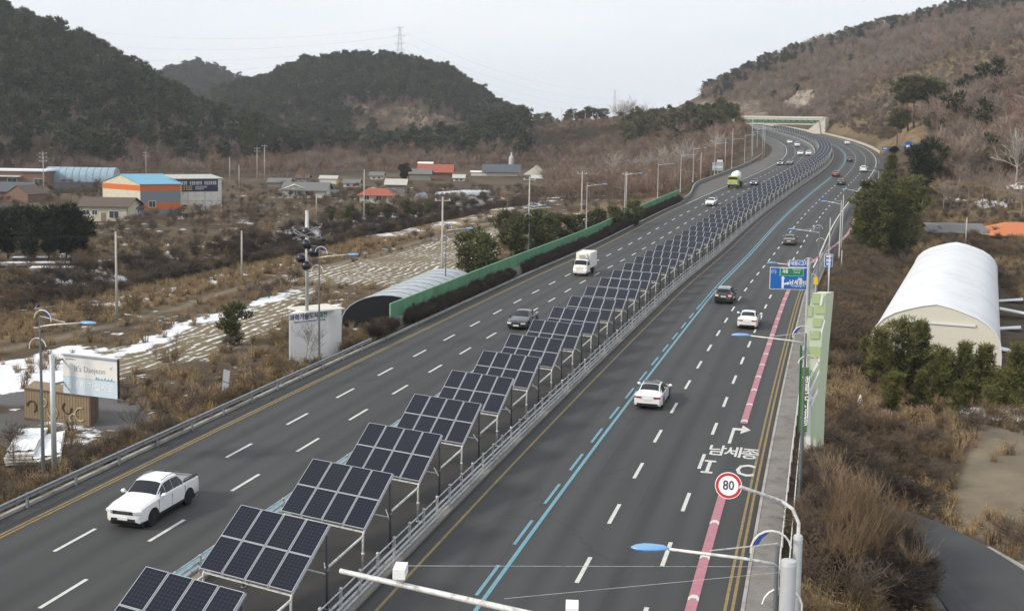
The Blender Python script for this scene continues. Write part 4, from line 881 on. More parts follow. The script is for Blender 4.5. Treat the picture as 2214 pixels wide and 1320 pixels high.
SP = dict(
 sedan=dict(st=[(2.45, .30, .62, .60, .66, .66, .50), (2.36, .22, .82, .68, .82, .74, .62), (2.0, .2, .91, .78, .90, .85, .70), (1.1, .2, .93, .90, .92, .99, .74), (.98, .2, .93, .91, .92, 1.01, .74), (.12, .2, .93, .93, .92, 1.42, .60), (-.35, .2, .93, .94, .92, 1.46, .60), (-.95, .2, .93, .95, .92, 1.42, .58), (-1.72, .2, .93, .97, .90, 1.07, .68), (-1.85, .2, .93, .98, .90, 1.05, .72), (-2.3, .24, .88, .98, .86, 1.03, .66), (-2.44, .32, .78, .86, .76, .92, .56)], W=.93, wy=(1.5, -1.38), r=.34, ws=(4, 5), rw=(7, 8), sw=(4, 8), top=1.46),
 suv=dict(st=[(2.35, .38, .70, .80, .74, .88, .6), (2.25, .28, .88, .92, .88, 1.0, .72), (1.9, .27, .94, 1.02, .92, 1.10, .76), (1.05, .27, .95, 1.08, .93, 1.18, .78), (.95, .27, .95, 1.09, .93, 1.2, .78), (.30, .27, .95, 1.11, .93, 1.64, .66), (-.4, .27, .95, 1.12, .93, 1.70, .66), (-1.5, .27, .95, 1.13, .93, 1.66, .64), (-1.95, .27, .95, 1.14, .92, 1.58, .62), (-2.22, .3, .93, 1.12, .90, 1.18, .74), (-2.32, .36, .86, 1.0, .84, 1.05, .7)], W=.95, wy=(1.42, -1.38), r=.37, ws=(4, 5), rw=(8, 9), sw=(4, 8), top=1.70),
 pickup=dict(st=[(2.62, .45, .74, .88, .78, .97, .62), (2.52, .36, .90, 1.0, .90, 1.08, .74), (2.1, .34, .97, 1.10, .95, 1.17, .78), (1.25, .34, .98, 1.16, .96, 1.25, .8), (1.12, .34, .98, 1.17, .96, 1.27, .8), (.45, .34, .98, 1.19, .96, 1.76, .68), (-.2, .34, .98, 1.2, .96, 1.82, .68), (-.85, .34, .98, 1.2, .96, 1.78, .67), (-1.12, .34, .98, 1.2, .96, 1.28, .90), (-1.14, .34, .98, 1.19, .96, 1.22, .93), (-2.5, .36, .97, 1.19, .95, 1.22, .93), (-2.62, .5, .9, 1.1, .9, 1.14, .86)], W=.98, wy=(1.62, -1.55), r=.40, ws=(4, 5), rw=(7, 8), sw=(4, 8), top=1.82))
def car(kind, paint_, loc, rot, label, scale=1.1, lights=False, brake=False, roof=None, detail=True, group='cars on the highway', cat='car', sx=1.0):
    sp = SP[kind]; t_ = thing('pickup_truck' if kind == 'pickup' else ('suv' if kind == 'suv' else 'sedan'), label, cat, loc, 0, group); t_.rotation_euler = rot; t_.scale = (scale*sx, scale, scale)
    rg = [ring(*s_) for s_ in sp['st']]; W_ = sp['W']
    MB().loft(rg).build('body', paint_, t_, True)
    MB().box((0, 0, .26), (W_*1.7, sp['st'][0][0]*2-.5, .2)).build('underbody', 'under', t_)
    nj = len(rg[0]); i, j = sp['ws']
    pane(rg, i, j, 6, nj-7, .03, .08, .07).build('windshield', 'glass', t_, True)
    i, j = sp['rw']; pane(rg, i, j, 6, nj-7, .07, .08, .16 if kind != 'pickup' else .45).build('rear_window', 'glass', t_, True)
    i, j = sp['sw']
    for a, b_ in ((4, 5), (nj-6, nj-5)):                            # side glass: belt line to roof edge, one pane per door
        for k in range(i, j):
            if detail or k in (i+1, i+2):
                lo = (.20 if k == i else .03, .22 if k == j-1 else .03)
                if a == 4: q_ = patch(rg, k, k+1, a, b_+0, (.08, -.02, *lo), .014)
                else: q_ = patch(rg, k, k+1, a, b_, (-.02, .08, *lo), .014)
                MB().add(q_, [(0, 1, 2, 3)]).build('side_window', 'glass', t_)
    if roof: [pane(rg, q_, q_+1, 6, nj-7, .08, .0, .0, .012).build('glass_roof', roof, t_, True) for q_ in range(sp['ws'][1], sp['rw'][0])]
    for y in sp['wy']:
        for s_ in (-1, 1): wheel(t_, s_*(W_+.005), y, sp['r'], .22, kind == 'pickup')
    f0, f1 = sp['st'][0], sp['st'][1]; r0, r1 = sp['st'][-1], sp['st'][-2]; yf, yr = f0[0], r0[0]
    zf = f0[3]; zrr = r0[3]
    MB().box((0, yf-.02, zf-.03), (f0[2]*1.45, .09, .15 if kind != 'sedan' else .12), taper=1.0).build('grille', 'black', t_); MB().box((0, yf+.03, zf-.01), (f0[2]*.9, .02, .025)).build('grille_bar', 'rim', t_); MB().box((0, yf-.03, f0[1]+.06), (f0[2]*1.7, .14, .14)).build('front_bumper', 'black', t_)
    MB().box((0, yf+.05, f0[1]+.13), (.52, .03, .12)).build('front_plate', 'plate', t_)
    for s_ in (-1, 1):
        MB().box((s_*f0[2]*.98, yf-.075, zf+.02), (.42, .22, .13), s_*R(-28)).build('headlight', 'headlight' if lights else 'lens', t_)
        MB().box((s_*(r0[2]*.80), yr+.035, zrr-.03 if kind != 'suv' else zrr-.06), (.46 if kind != 'suv' else .32, .12, .11 if kind != 'suv' else .16), s_*R(10)).build('taillight', 'tail_on' if brake else 'tail', t_)
        yb = sp['st'][sp['ws'][0]][0]-.22; zb_ = sp['st'][sp['ws'][0]][3]+.12
        MB().ball((s_*(W_+.13), yb, zb_), .13, 8, sz=.75).box((s_*(W_+.03), yb, zb_-.05), (.18, .06, .05)).build('mirror', paint_, t_, True)
        if detail:
            for ys_ in (.98, -.02, -1.05): MB().box((s_*(W_-.012), ys_*(1.15 if kind == 'pickup' else 1), sp['st'][5][1]+.42), (.03, .022, .66)).build('door_seam', 'under', t_)
            MB().box((s_*(W_-.01), 0, sp['st'][5][1]+.07), (.05, 2.3, .12)).build('sill_trim', 'black', t_)
            for yh in (.15, -.75): MB().box((s_*(W_+.002), yh-.15, sp['st'][5][3]-.14), (.02, .2, .03)).build('door_handle', paint_, t_)
    MB().box((0, yr-.015, zrr-.16), (.52, .03, .12)).build('rear_plate', 'plate', t_); MB().box((0, yr+.02, r0[1]+.04), (r0[2]*1.75, .12, .16)).build('rear_bumper', 'black', t_)
    if kind == 'pickup':
        MB().box((0, -1.86, 1.225), (1.66, 1.26, .06)).build('load_bed', 'under', t_); MB().box((0, -1.86, 1.262), (1.60, 1.2, .02)).build('bed_cover', 'car_grey', t_)
        mb = MB()
        for s_ in (-1, 1): mb.tube([(s_*.86, -1.25, 1.25), (s_*.84, -1.35, 1.36), (s_*.84, -2.45, 1.34), (s_*.86, -2.55, 1.25)], .028, 6)
        mb.tube([(-.84, -2.45, 1.34), (.84, -2.45, 1.34)], .028, 6); mb.build('bed_rail', 'black', t_)
        for s_ in (-1, 1): MB().tube([(s_*.64, .4, 1.80), (s_*.63, -.2, 1.88), (s_*.62, -.85, 1.84)], .022, 5).build('roof_rail', 'car_grey', t_)
    return t_
def road_spot(px_, py_, flip):
    """stand on the carriageway under a picture point; flip for traffic that comes towards the camera"""
    d = ray(px_, py_); lo, hi = 20., 900.
    for _ in range(50):
        m_ = (lo+hi)/2
        if CAM_H+d.z*m_-float(zr(d.y*m_)) > 0: lo = m_
        else: hi = m_
    p = Vector((d.x*lo, d.y*lo, CAM_H+d.z*lo+.012)); h_, g_ = RH(p.y)
    return p, ((g_, 0, h_) if not flip else (-g_, 0, h_+math.pi))
def put(kind, paint_, px_, py_, flip, label, **kw):
    p, r_ = road_spot(px_, py_, flip); return car(kind, paint_, p, r_, label, **kw)
put('pickup', 'car_white', 334, 1108, True, 'white double-cab pickup truck with black bed rails on the left carriageway', cat='pickup truck', scale=1.05)
put('sedan', 'car_black', 1131, 704, True, 'black sedan with chrome front beside the solar tables, coming towards the camera')
put('sedan', 'car_white', 1411, 868, False, 'white sedan with a black glass roof in the blue-lined lane', roof='glass')
put('suv', 'car_black', 1568, 651, False, 'black suv with red tail lights lit, ahead of the white cars', brake=True, scale=1.08)
put('sedan', 'car_white', 1619, 703, False, 'plain white sedan left of the pink guide line')
put('sedan', 'car_grey', 1708, 527, False, 'grey sedan beyond the blue direction sign')
put('sedan', 'car_white', 1538, 443, True, 'small white car coming past the end of the green wall', detail=False)
put('sedan', 'car_black', 1632, 399, True, 'black car with headlights on beside the cement mixer', lights=True, detail=False)
put('sedan', 'car_black', 1688, 356, True, 'far black car with headlights on next to a grey car', lights=True, detail=False)
put('sedan', 'car_grey', 1708, 355, True, 'far grey car beside a black car with headlights', detail=False)
put('sedan', 'car_white', 1730, 335, True, 'far white car left of the white suv on the bend', detail=False)
put('suv', 'car_white', 1748, 336, True, 'far white suv nearest the solar row on the bend', detail=False)
put('suv', 'car_white', 1723, 317, True, 'far white suv further up the bend', detail=False)
put('sedan', 'car_white', 1707, 310, True, 'furthest white car coming round the bend', detail=False)
put('sedan', 'car_dark', 1819, 399, False, 'dark grey car in front of the red car on the right carriageway', detail=False)
put('sedan', 'car_red', 1807, 381, False, 'dark red car driving away up the right carriageway', detail=False)
put('sedan', 'car_dark', 1837, 349, False, 'far dark car in the bend of the right carriageway', detail=False)
put('suv', 'car_white', 1867, 371, False, 'white car near the white edge line of the far bend', detail=False)
put('sedan', 'car_white', 1831, 312, False, 'furthest white car on the right carriageway', detail=False)
p_ = atT(2203, 412); car('suv', 'car_white', p_, (0, 0, R(70)), 'white car parked on the lot below the wooded slope', group='parked cars', detail=False)

# white refrigerated box truck
p, r_ = road_spot(1264, 592, True); bt_ = thing('box_truck', 'white refrigerated box truck with headlights on beside the green wall', 'truck', p); bt_.rotation_euler = r_; bt_.scale = (1.1, 1.1, 1.1)
rg = [ring(2.5, .42, .80, 1.05, .80, 1.12, .70), ring(2.42, .38, .86, 1.12, .84, 1.22, .76), ring(2.30, .38, .87, 1.15, .85, 1.32, .78), ring(1.90, .38, .87, 1.2, .85, 1.92, .74), ring(1.75, .38, .87, 1.2, .85, 1.98, .74), ring(.95, .38, .87, 1.2, .85, 1.98, .74)]
MB().loft(rg).build('cab', 'truck_white', bt_, True); nj = len(rg[0])
pane(rg, 2, 3, 6, nj-7, .03, .1, .06).build('windshield', 'glass', bt_, True)
for a in (4, nj-6): MB().add(patch(rg, 3, 5, a, a+1, (.06, .06, .05, .25), .014), [(0, 1, 2, 3)]).build('side_window', 'glass', bt_)
bx_ = MB().box((0, -.85, 1.78), (1.86, 3.35, 1.86)).build('cargo_box', 'truck_white', bt_); bm = bmesh.new(); bm.from_mesh(bx_.data); bmesh.ops.bevel(bm, geom=bm.edges[:], offset=.05, segments=1, affect='EDGES'); bm.to_mesh(bx_.data); bm.free()
MB().box((0, 1.12, 2.38), (1.2, .55, .42), taper=.8).build('cooling_unit', 'truck_white', bt_); MB().box((0, 1.41, 2.36), (.8, .02, .2)).build('cooling_grille', 'ink_grey', bt_)
MB().box((0, -.4, .6), (.9, 4.2, .3)).build('chassis', 'under', bt_); MB().box((0, 2.52, .5), (1.55, .08, .2)).build('front_bumper', 'offwhite', bt_)
for s_ in (-1, 1):
    MB().box((s_*.66, 2.5, .82), (.26, .08, .18)).build('headlight', 'headlight', bt_); MB().box((s_*1.02, 1.9, 1.55), (.1, .1, .3)).build('mirror', 'black', bt_)
    wheel(bt_, s_*.86, 1.62, .34, .22); wheel(bt_, s_*.86, -1.25, .34, .28)
# cement mixer
p, r_ = road_spot(1590, 404, True); cm = thing('cement_mixer', 'yellow-green cement mixer truck with white drum on the left carriageway', 'truck', p); cm.rotation_euler = r_; cm.scale = (1.1, 1.1, 1.1)
rg = [ring(4.2, .6, 1.2, 1.6, 1.2, 1.7, 1.1), ring(4.1, .55, 1.22, 1.7, 1.2, 2.0, 1.12), ring(3.95, .55, 1.22, 1.75, 1.2, 2.7, 1.08), ring(3.8, .55, 1.22, 1.75, 1.2, 2.82, 1.08), ring(2.3, .55, 1.22, 1.75, 1.2, 2.82, 1.08)]
MB().loft(rg).build('cab', 'mixer_green', cm, True); pane(rg, 1, 2, 6, nj-7, .03, .05, .05, .02).build('windshield', 'glass', cm, True)
MB().box((0, -.6, .95), (1.1, 8.2, .5)).build('chassis', 'under', cm); MB().box((0, 4.24, .75), (2.3, .08, .35)).build('front_bumper', 'black', cm)
ax_ = Vector((0, -1, .22)).normalized(); dr = MB(); rings_ = []
for s_, r0_ in ((0, .4), (.3, .85), (1.5, 1.2), (2.6, 1.22), (4.2, .9), (5.3, .45), (5.4, .3)):
    c_ = Vector((0, 1.9, 2.05))+ax_*s_; sx_ = Vector((1, 0, 0)); sz_ = sx_.cross(ax_); rings_.append([c_+(sx_*math.cos(q_)+sz_*math.sin(q_))*r0_ for q_ in np.linspace(0, 2*math.pi, 14, endpoint=False)])
dr.loft(rings_, closed=True).build('drum', 'white', cm, True); MB().box((0, -3.9, 2.5), (1.0, .8, 1.4), taper=1.3).build('chute', 'offwhite', cm); MB().box((0, 1.9, 1.5), (1.9, .5, 1.0)).build('water_tank', 'offwhite', cm)
for s_ in (-1, 1):
    for y in (3.2, -1.3, -2.6): wheel(cm, s_*1.2, y, .52, .35)
    MB().box((s_*.95, 4.2, 1.1), (.35, .1, .2)).build('headlight', 'lens', cm)
# ------------------------------------------------------------------ left roadside
# billboard
bl = at(118, 1034, -.5); dep = (bl-Vector((0, 0, CAM_H))).dot(fw); bl.z = min(T1(bl.x, bl.y), -.4)
bb = thing('billboard', 'white and pale blue greeting billboard on a thick grey pole', 'billboard', bl)
topz = atd(113, 761, dep).z-bl.z
MB().tube([(0, 0, 0), (0, 0, topz)], .15, 12).build('pole', 'pole_grey', bb, True)
A_ = atd(136, 766, dep*1.0)-bl; B_ = atd(253, 779, dep*.985)-bl; D_ = atd(137, 850, dep)-bl
ex = B_-A_; ey = Vector((0, 0, D_.z-A_.z)); 
_, n_ = plate_mesh(A_, ex, ey, .22, 'black', 'cabinet', bb, 0, -.22); plate_mesh(A_, ex, ey*.56, .02, 'billboard_white', 'upper_panel', bb, 0, .0); plate_mesh(A_+ey*.565, ex, ey*.435, .02, 'billboard_blue', 'lower_panel', bb, 0, 0)
MB().bar(A_+Vector((-.02, 0, .03)), A_+ex+Vector((0, 0, .03)), .26, .05).build('top_trim', 'ink_grey', bb)
for f_ in (.12, .72): MB().bar(Vector((0, 0, (A_+ey*f_).z)), A_+ey*f_+n_*-.1, .09).build('bracket', 'galv_dark', bb)
put_text('lettering', "It's Daejeon", .48, 'ink_grey', bb, A_, ex, ey, .50, .33, n_, .028, .9); put_text('lettering', '안녕히 가십시오', .50, 'white', bb, A_, ex, ey, .5, .76, n_, .028, .95, bold=.006)
put_text('lettering', '대전광역시', .15, 'ink_grey', bb, A_, ex, ey, .14, .10, n_, .028)
q_ = MB()
for a, b_, hh in ((.62, .545, .06), (.66, .54, .035), (.72, .545, .03), (.78, .54, .05), (.84, .545, .035), (.9, .545, .05)): q_.box(A_+ex*a+ey*(b_-hh/2)+n_*.026, (.09, .006, -ey.z*hh), math.atan2(ex.y, ex.x))
q_.bar(A_+ex*.60+ey*.548+n_*.026, A_+ex*.96+ey*.548+n_*.026, .008, .035); q_.build('skyline_print', 'roof_cyan', bb)
put_text('print_mark', 'x\u2019', .3, 'ink_grey', bb, A_, ex, ey, .90, .22, n_, .028)
# white lettered block with the atom column
p0 = at(625, 798, -1.2); p1 = at(710, 790, -1.2); 
dep = (p0-Vector((0, 0, CAM_H))).dot(fw); p0 = atd(625, 800, dep); p1 = atd(709, 781, dep*1.025); p2 = atd(738, 765, dep*1.06)
zt0 = atd(625, 676, dep).z; zb = min(p0.z, -1.6)
sb = thing('city_block', 'white ribbed block with city lettering beside the left guardrail', 'monument', Vector((p0.x, p0.y, zb)))
o_ = sb.location; Hh = zt0-zb
e1 = Vector((p1.x-p0.x, p1.y-p0.y, 0)); e2 = Vector((p2.x-p1.x, p2.y-p1.y, 0))
n1 = Vector((e1.y, -e1.x, 0)).normalized(); n1 = n1 if n1.y < 0 else -n1
e2 = e2 if e2.length > 1.5 else e2.normalized()*2.0
mb = MB(); q_ = [Vector((0, 0, 0)), e1, e1+e2, e2]; mb.add(q_+[p+Vector((0, 0, Hh)) for p in q_], [(0, 1, 5, 4), (1, 2, 6, 5), (2, 3, 7, 6), (3, 0, 4, 7), (4, 5, 6, 7)]); mb.build('core', 'white', sb)
rb = MB().box((0, 0, Hh/2-.35), (.055, .05, Hh-.75)).mesh('rib', 'white'); nr2 = 26
for i in range(nr2):
    o2 = obj('rib', rb, sb, e1*(i+.5)/nr2+n1*.02); o2.rotation_euler = (0, 0, math.atan2(e1.y, e1.x))
n2 = Vector((e2.y, -e2.x, 0)).normalized()
for i in range(16):
    o2 = obj('rib', rb, sb, e1+e2*(i+.5)/16+n2*.02); o2.rotation_euler = (0, 0, math.atan2(e2.y, e2.x))
MB().box((e1+e2)/2+Vector((0, 0, Hh+.03)), (e1.length+.1, e2.length*.9, .1), math.atan2(e1.y, e1.x)).build('top_slab', 'offwhite', sb)
A_ = Vector((0, 0, Hh)); ex = e1; ey = Vector((0, 0, -1.0)); 
put_text('lettering', '과학기술도시', .55, 'ink_blue', sb, A_, ex, ey, .38, .42, n1, .055, .96, bold=.012); put_text('lettering', '대전', .55, 'ink_green', sb, A_, ex, ey, .86, .42, n1, .055, .96, bold=.012)
put_text('lettering', 'Daejeon, a City of Science and Technology', .21, 'ink_blue', sb, A_, ex, ey, .52, .80, n1, .055, .86, bold=.004)
# column with orbit rings and dark balls
cb = Vector((e1.x*.42, e1.y*.42, 0))+Vector((0, .3, Hh+.06))+o_; kk = dep/F_PX
ac = thing('atom_column', 'pale steel column with orbit rings and dark purple balls on the white block', 'sculpture', cb)
colh = atd(660, 455, dep).z-cb.z; MB().tube([(0, 0, 0), (0, 0, colh)], .15, 12).build('column', 'pole_grey', ac, True)
def zz(py_): return atd(660, py_, dep).z-cb.z
for dx, py_, r_ in ((0, 502, .42), (0, 528, .42), (.66, 544, .54), (-.58, 560, .42), (.0, 575, .42), (-1.3, 508, .22), (1.55, 516, .24)):
    MB().ball((dx, -.18 if dx == 0 else 0, zz(py_)), r_, 16).build('ball', 'purple', ac, True)
for k_, (tl_, rz_) in enumerate(((R(22), 0), (R(-24), R(25)), (R(10), R(-40)))):
    mt = Matrix.Rotation(rz_, 3, 'Z')@Matrix.Rotation(tl_, 3, 'Y')
    MB().tube([Vector((0, 0, zz(503)))+mt@Vector((1.35*math.cos(q_), 1.1*math.sin(q_), 0)) for q_ in np.linspace(0, 2*math.pi, 28)], .016, 5).build('orbit_ring', 'galv', ac, True)
# camouflage container
c0 = at(196, 928, -1.7); c1 = at(54, 908, -1.7); c2 = at(216, 905, -1.7); zc = min(T1(c0.x, c0.y), -1.6)
ct = thing('shipping_container', 'brown camouflage painted container in the yard behind the guardrail', 'container', Vector((c0.x, c0.y, zc)))
e1 = Vector((c1.x-c0.x, c1.y-c0.y, 0)); e2 = Vector((c2.x-c0.x, c2.y-c0.y, 0)).normalized()*2.6; Hc = 2.25
q_ = [Vector(), e1, e1+e2, e2]; MB().add(q_+[p+Vector((0, 0, Hc)) for p in q_], [(0, 1, 5, 4), (1, 2, 6, 5), (2, 3, 7, 6), (3, 0, 4, 7), (4, 5, 6, 7)]).build('shell', 'camo', ct)
nn = Vector((e1.y, -e1.x, 0)).normalized(); nn = nn if nn.y < 0 else -nn
cr_ = MB().box((0, 0, Hc/2), (.10, .014, Hc-.25)).mesh('corrugation', 'camo')
for i in range(24): o2 = obj('side_rib', cr_, ct, e1*(i+.5)/24+nn*.015); o2.rotation_euler = (0, 0, math.atan2(e1.y, e1.x))
for i, (a, b_, s_) in enumerate(((.12, .45, .42), (.30, .62, .30), (.44, .35, .45), (.66, .55, .40), (.86, .4, .48), (.75, .25, .3))):
    pts = [e1*(1-a)+Vector((0, 0, Hc*b_))+nn*.05+(e1.normalized()*math.cos(q_)+Vector((0, 0, 1))*math.sin(q_))*s_ for q_ in np.linspace(i, i+4.2, 9)]
    MB().tube(pts, .06, 5).build('camouflage_mark', 'camo_pale' if i % 3 else 'camo_dark', ct)
MB().bar(Vector((0, 0, Hc)), e1+Vector((0, 0, Hc)), .12).bar(Vector(), Vector((0, 0, Hc)), .14).bar(Vector((0, 0, .06)), e1+Vector((0, 0, .06)), .12).bar(e2+Vector((0, 0, Hc)), Vector((0, 0, Hc)), .12).build('frame_edge', 'rust', ct)
for s_ in (.27, .73): MB().box(e2*s_+Vector((.03, 0, Hc/2)), (.05, 1.1, Hc-.25), math.atan2(e2.y, e2.x)-R(90)).build('door', 'rust', ct)
# stacked white building panels under snow
for i, (a, b_, c_, hh, lab) in enumerate((((10, 1005), (120, 1000), (150, 935), .75, 'stack of pale panels under snow behind the guardrail, nearest the left edge'), ((70, 1012), (175, 985), (180, 940), .5, 'low stack of pale panels under snow beside the billboard pole'))):
    P0, P1, P2 = at(*a, -1.5), at(*b_, -1.5), at(*c_, -1.5); z0 = T1(P0.x, P0.y); t_ = thing('panel_stack', lab, 'building panels', Vector((P0.x, P0.y, z0)), 0, 'stacked panels')
    ea = Vector((P1.x-P0.x, P1.y-P0.y, 0))*.55; eb = Vector((P2.x-P1.x, P2.y-P1.y, 0)).normalized()*6.5
    for l_ in range(4):
        z_ = .1+l_*hh/4; jx = Vector((.08*math.sin(l_*3), .08*math.cos(l_*2), 0)); qq = [jx, jx+ea, jx+ea+eb, jx+eb]; th = Vector((0, 0, hh/4*.7)); bz = Vector((0, 0, z_))
        MB().add([p+bz for p in qq]+[p+bz+th for p in qq], [(3, 2, 1, 0), (4, 5, 6, 7), (0, 1, 5, 4), (1, 2, 6, 5), (2, 3, 7, 6), (3, 0, 4, 7)]).build('panel', 'offwhite', t_)
    mb = MB(); nx_ = 7
    g_ = [[ea*(i_/nx_)+eb*(j_/12)+Vector((0, 0, .1+hh+.05+.06*math.sin(i_*2.1+j_*1.3))) for i_ in range(nx_+1)] for j_ in range(1, 12)]; mb.loft(g_, caps=False).build('snow_cover', 'snow', t_, True)
# grey cabinet board and saplings behind the guardrail
p_ = at(489, 862, -.6); t_ = thing('roadside_board', 'weathered grey board on legs behind the left guardrail', 'sign', Vector((p_.x, p_.y, T1(p_.x, p_.y))))
MB().box((0, 0, 1.25), (.62, .08, 1.9), R(20), rot=Matrix.Rotation(R(-14), 3, 'Z')@Matrix.Rotation(R(7), 3, 'Y')).build('board', 'ink_grey', t_); MB().tube([(-.1, .05, 0), (-.1, .05, .6)], .05, 6).build('leg', 'galv_dark', t_)
MB().box((0, -.05, 1.3), (.64, .05, .06), rot=Matrix.Rotation(R(-14), 3, 'Z')@Matrix.Rotation(R(7), 3, 'Y')).build('crossbar', 'galv_dark', t_)

# ------------------------------------------------------------------ arched greenhouses and sheds
def hoop(name, label, base, e1, e2, H_, skin, endm, cat='greenhouse', ribs=8, flat=.0, n=14, ends=(True, True), vert=.25, group=None, ridge=0.0, ribbed=True):
    """arched shed: e1 across the mouth, e2 along, both on the ground from base"""
    t_ = thing(name, label, cat, base, 0, group)
    prof = []
    for q_ in np.linspace(0, math.pi, n+1):
        x_ = .5-.5*math.cos(q_); z_ = H_*(vert+(1-vert)*math.sin(q_)**.82)+(ridge*max(0, 1-abs(x_-.5)*5))
        prof.append((x_, z_))
    prof = [(0, 0)]+prof+[(1, 0)]
    L_ = e2.length; nb = ribs
    for b_ in range(nb):
        s0, s1 = b_/nb, (b_+1)/nb; rings_ = []
        for s_ in ((s0+.004, (s0+s1)/2, s1-.004) if ribbed else (s0, (s0+s1)/2, s1)):
            bul = 1.0+(.006 if ribbed and abs(s_-(s0+s1)/2) < 1e-6 else 0)
            rings_.append([e1*(.5+(a-.5)*bul)+e2*s_+Vector((0, 0, z_*bul)) for a, z_ in prof])
        MB().loft(rings_, caps=False).build('sheet_bay', skin, t_, True)
    for s_, on in ((0, ends[0]), (1, ends[1])):
        if on: MB().add([e1*a+e2*(s_+(.001 if s_ == 0 else -.001))+Vector((0, 0, z_*.995)) for a, z_ in prof], [tuple(range(len(prof)))]).build('end_wall', endm, t_)
    for b_ in range(nb+1) if ribbed else (0, nb): MB().tube([e1*(.5+(a-.5)*1.002)+e2*(b_/nb)+Vector((0, 0, z_*1.004)) for a, z_ in prof], .05, 4).build('hoop_rib', skin, t_)
    return t_
# big white arched shed on the right
fc = atd(2018, 790, 111.0); bc = atd(2066, 620, 183.0); e2 = Vector((bc.x-fc.x, bc.y-fc.y, 0)); e2n = e2.normalized(); e1n = Vector((e2n.y, -e2n.x, 0)); e1 = e1n*11.9
base = Vector((fc.x, fc.y, -2.45))-e1*.5
SHED = hoop('arched_shed', 'large white arched fabric shed behind the pines on the right', base, e1, e2n*70, 6.0, 'tarp_white', 'tarp_cream', 'shed', 14, vert=.30, ridge=.30, ribbed=False)
q_ = e1*.25+Vector((0, 0, 4.75)); MB().box(e1*.5+Vector((0, 0, 4.55))-e2n*.05, (e1.length*.60, .08, .22), math.atan2(e1.y, e1.x)).build('end_band', 'tarp_white', SHED)
for i, (a, s_) in enumerate(((.18, 3.4), (.42, 2.2), (.62, 3.6), (.84, 3.0))):        # ragged white flaps beside it
    c_ = e1*(1.0)+e2n*60*a+e1n*(s_/2+.1)+Vector((0, 0, .5+.25*i % .6)); MB().box(c_, (s_, 1.7, .12), math.atan2(e1.y, e1.x), rot=Matrix.Rotation(math.atan2(e1.y, e1.x), 3, 'Z')@Matrix.Rotation(R(8*(-1)**i), 3, 'Y')).build('side_awning', 'tarp_white', SHED)
# dark-mouthed hoop house beside the lettered block
g0 = at(738, 712, -2.3); g1 = at(842, 708, -2.3); e1 = Vector((g1.x-g0.x, g1.y-g0.y, 0)); e1 = e1.normalized()*9.2; e2n = Vector((-e1.y, e1.x, 0)).normalized()
e2n = (Matrix.Rotation(R(-30), 3, 'Z')@e2n)
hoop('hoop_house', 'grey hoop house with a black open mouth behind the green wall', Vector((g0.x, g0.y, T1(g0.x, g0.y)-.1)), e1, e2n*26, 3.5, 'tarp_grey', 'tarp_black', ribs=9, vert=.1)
# blue-grey long greenhouse at the left rear and the black tunnel in front of it
def gbase(px_, py_, dz=0): 
    p = atT(px_, py_); p.z += dz; return p
P0 = gbase(96, 396); k_ = (P0-Vector((0, 0, CAM_H))).dot(fw)/F_PX
hoop('greenhouse', 'long pale blue plastic greenhouse below the dark hill', P0+Vector((0, 0, -.2)), Vector((-3, 9, 0)), rt0*150*k_, 36*k_, 'tarp_blue', 'tarp_grey', ribs=10, vert=.3)
P0 = gbase(116, 418); hoop('plant_tunnel', 'low black plastic plant tunnel in front of the long greenhouse', P0, Vector((-1.5, 5, 0)), rt0*80*k_*.92, 22*k_, 'tarp_black', 'tarp_black', ribs=5, vert=.1)
P0 = gbase(180, 478); k2 = (P0-Vector((0, 0, CAM_H))).dot(fw)/F_PX; hoop('plant_tunnel', 'small white plastic tunnel in front of the cream house', P0, Vector((-1, 4, 0)), rt0*34*k2, 24*k2, 'tarp_white', 'tarp_white', ribs=3, vert=.1)
P0 = gbase(940, 428); k3 = (P0-Vector((0, 0, CAM_H))).dot(fw)/F_PX
for i in range(6): hoop('white_tunnel', 'striped white tunnel roof by the red-roofed house, %s of six from the left' % ordw(i+1), P0+rt0*(i*11*k3), rt0*10*k3, (Vector((fw.x, fw.y, 0)).normalized()+rt0*.5)*16, 13*k3, 'tarp_white', 'tarp_grey', ribs=2, vert=.1, n=6, group='row of white tunnels')
P0 = gbase(895, 436); hoop('plant_tunnel', 'small blue-grey domed tunnel near the red-roofed house', P0, rt0*16*k3, Vector((0, 6, 0)), 17*k3, 'tarp_blue', 'tarp_blue', ribs=2, vert=.1, n=8)

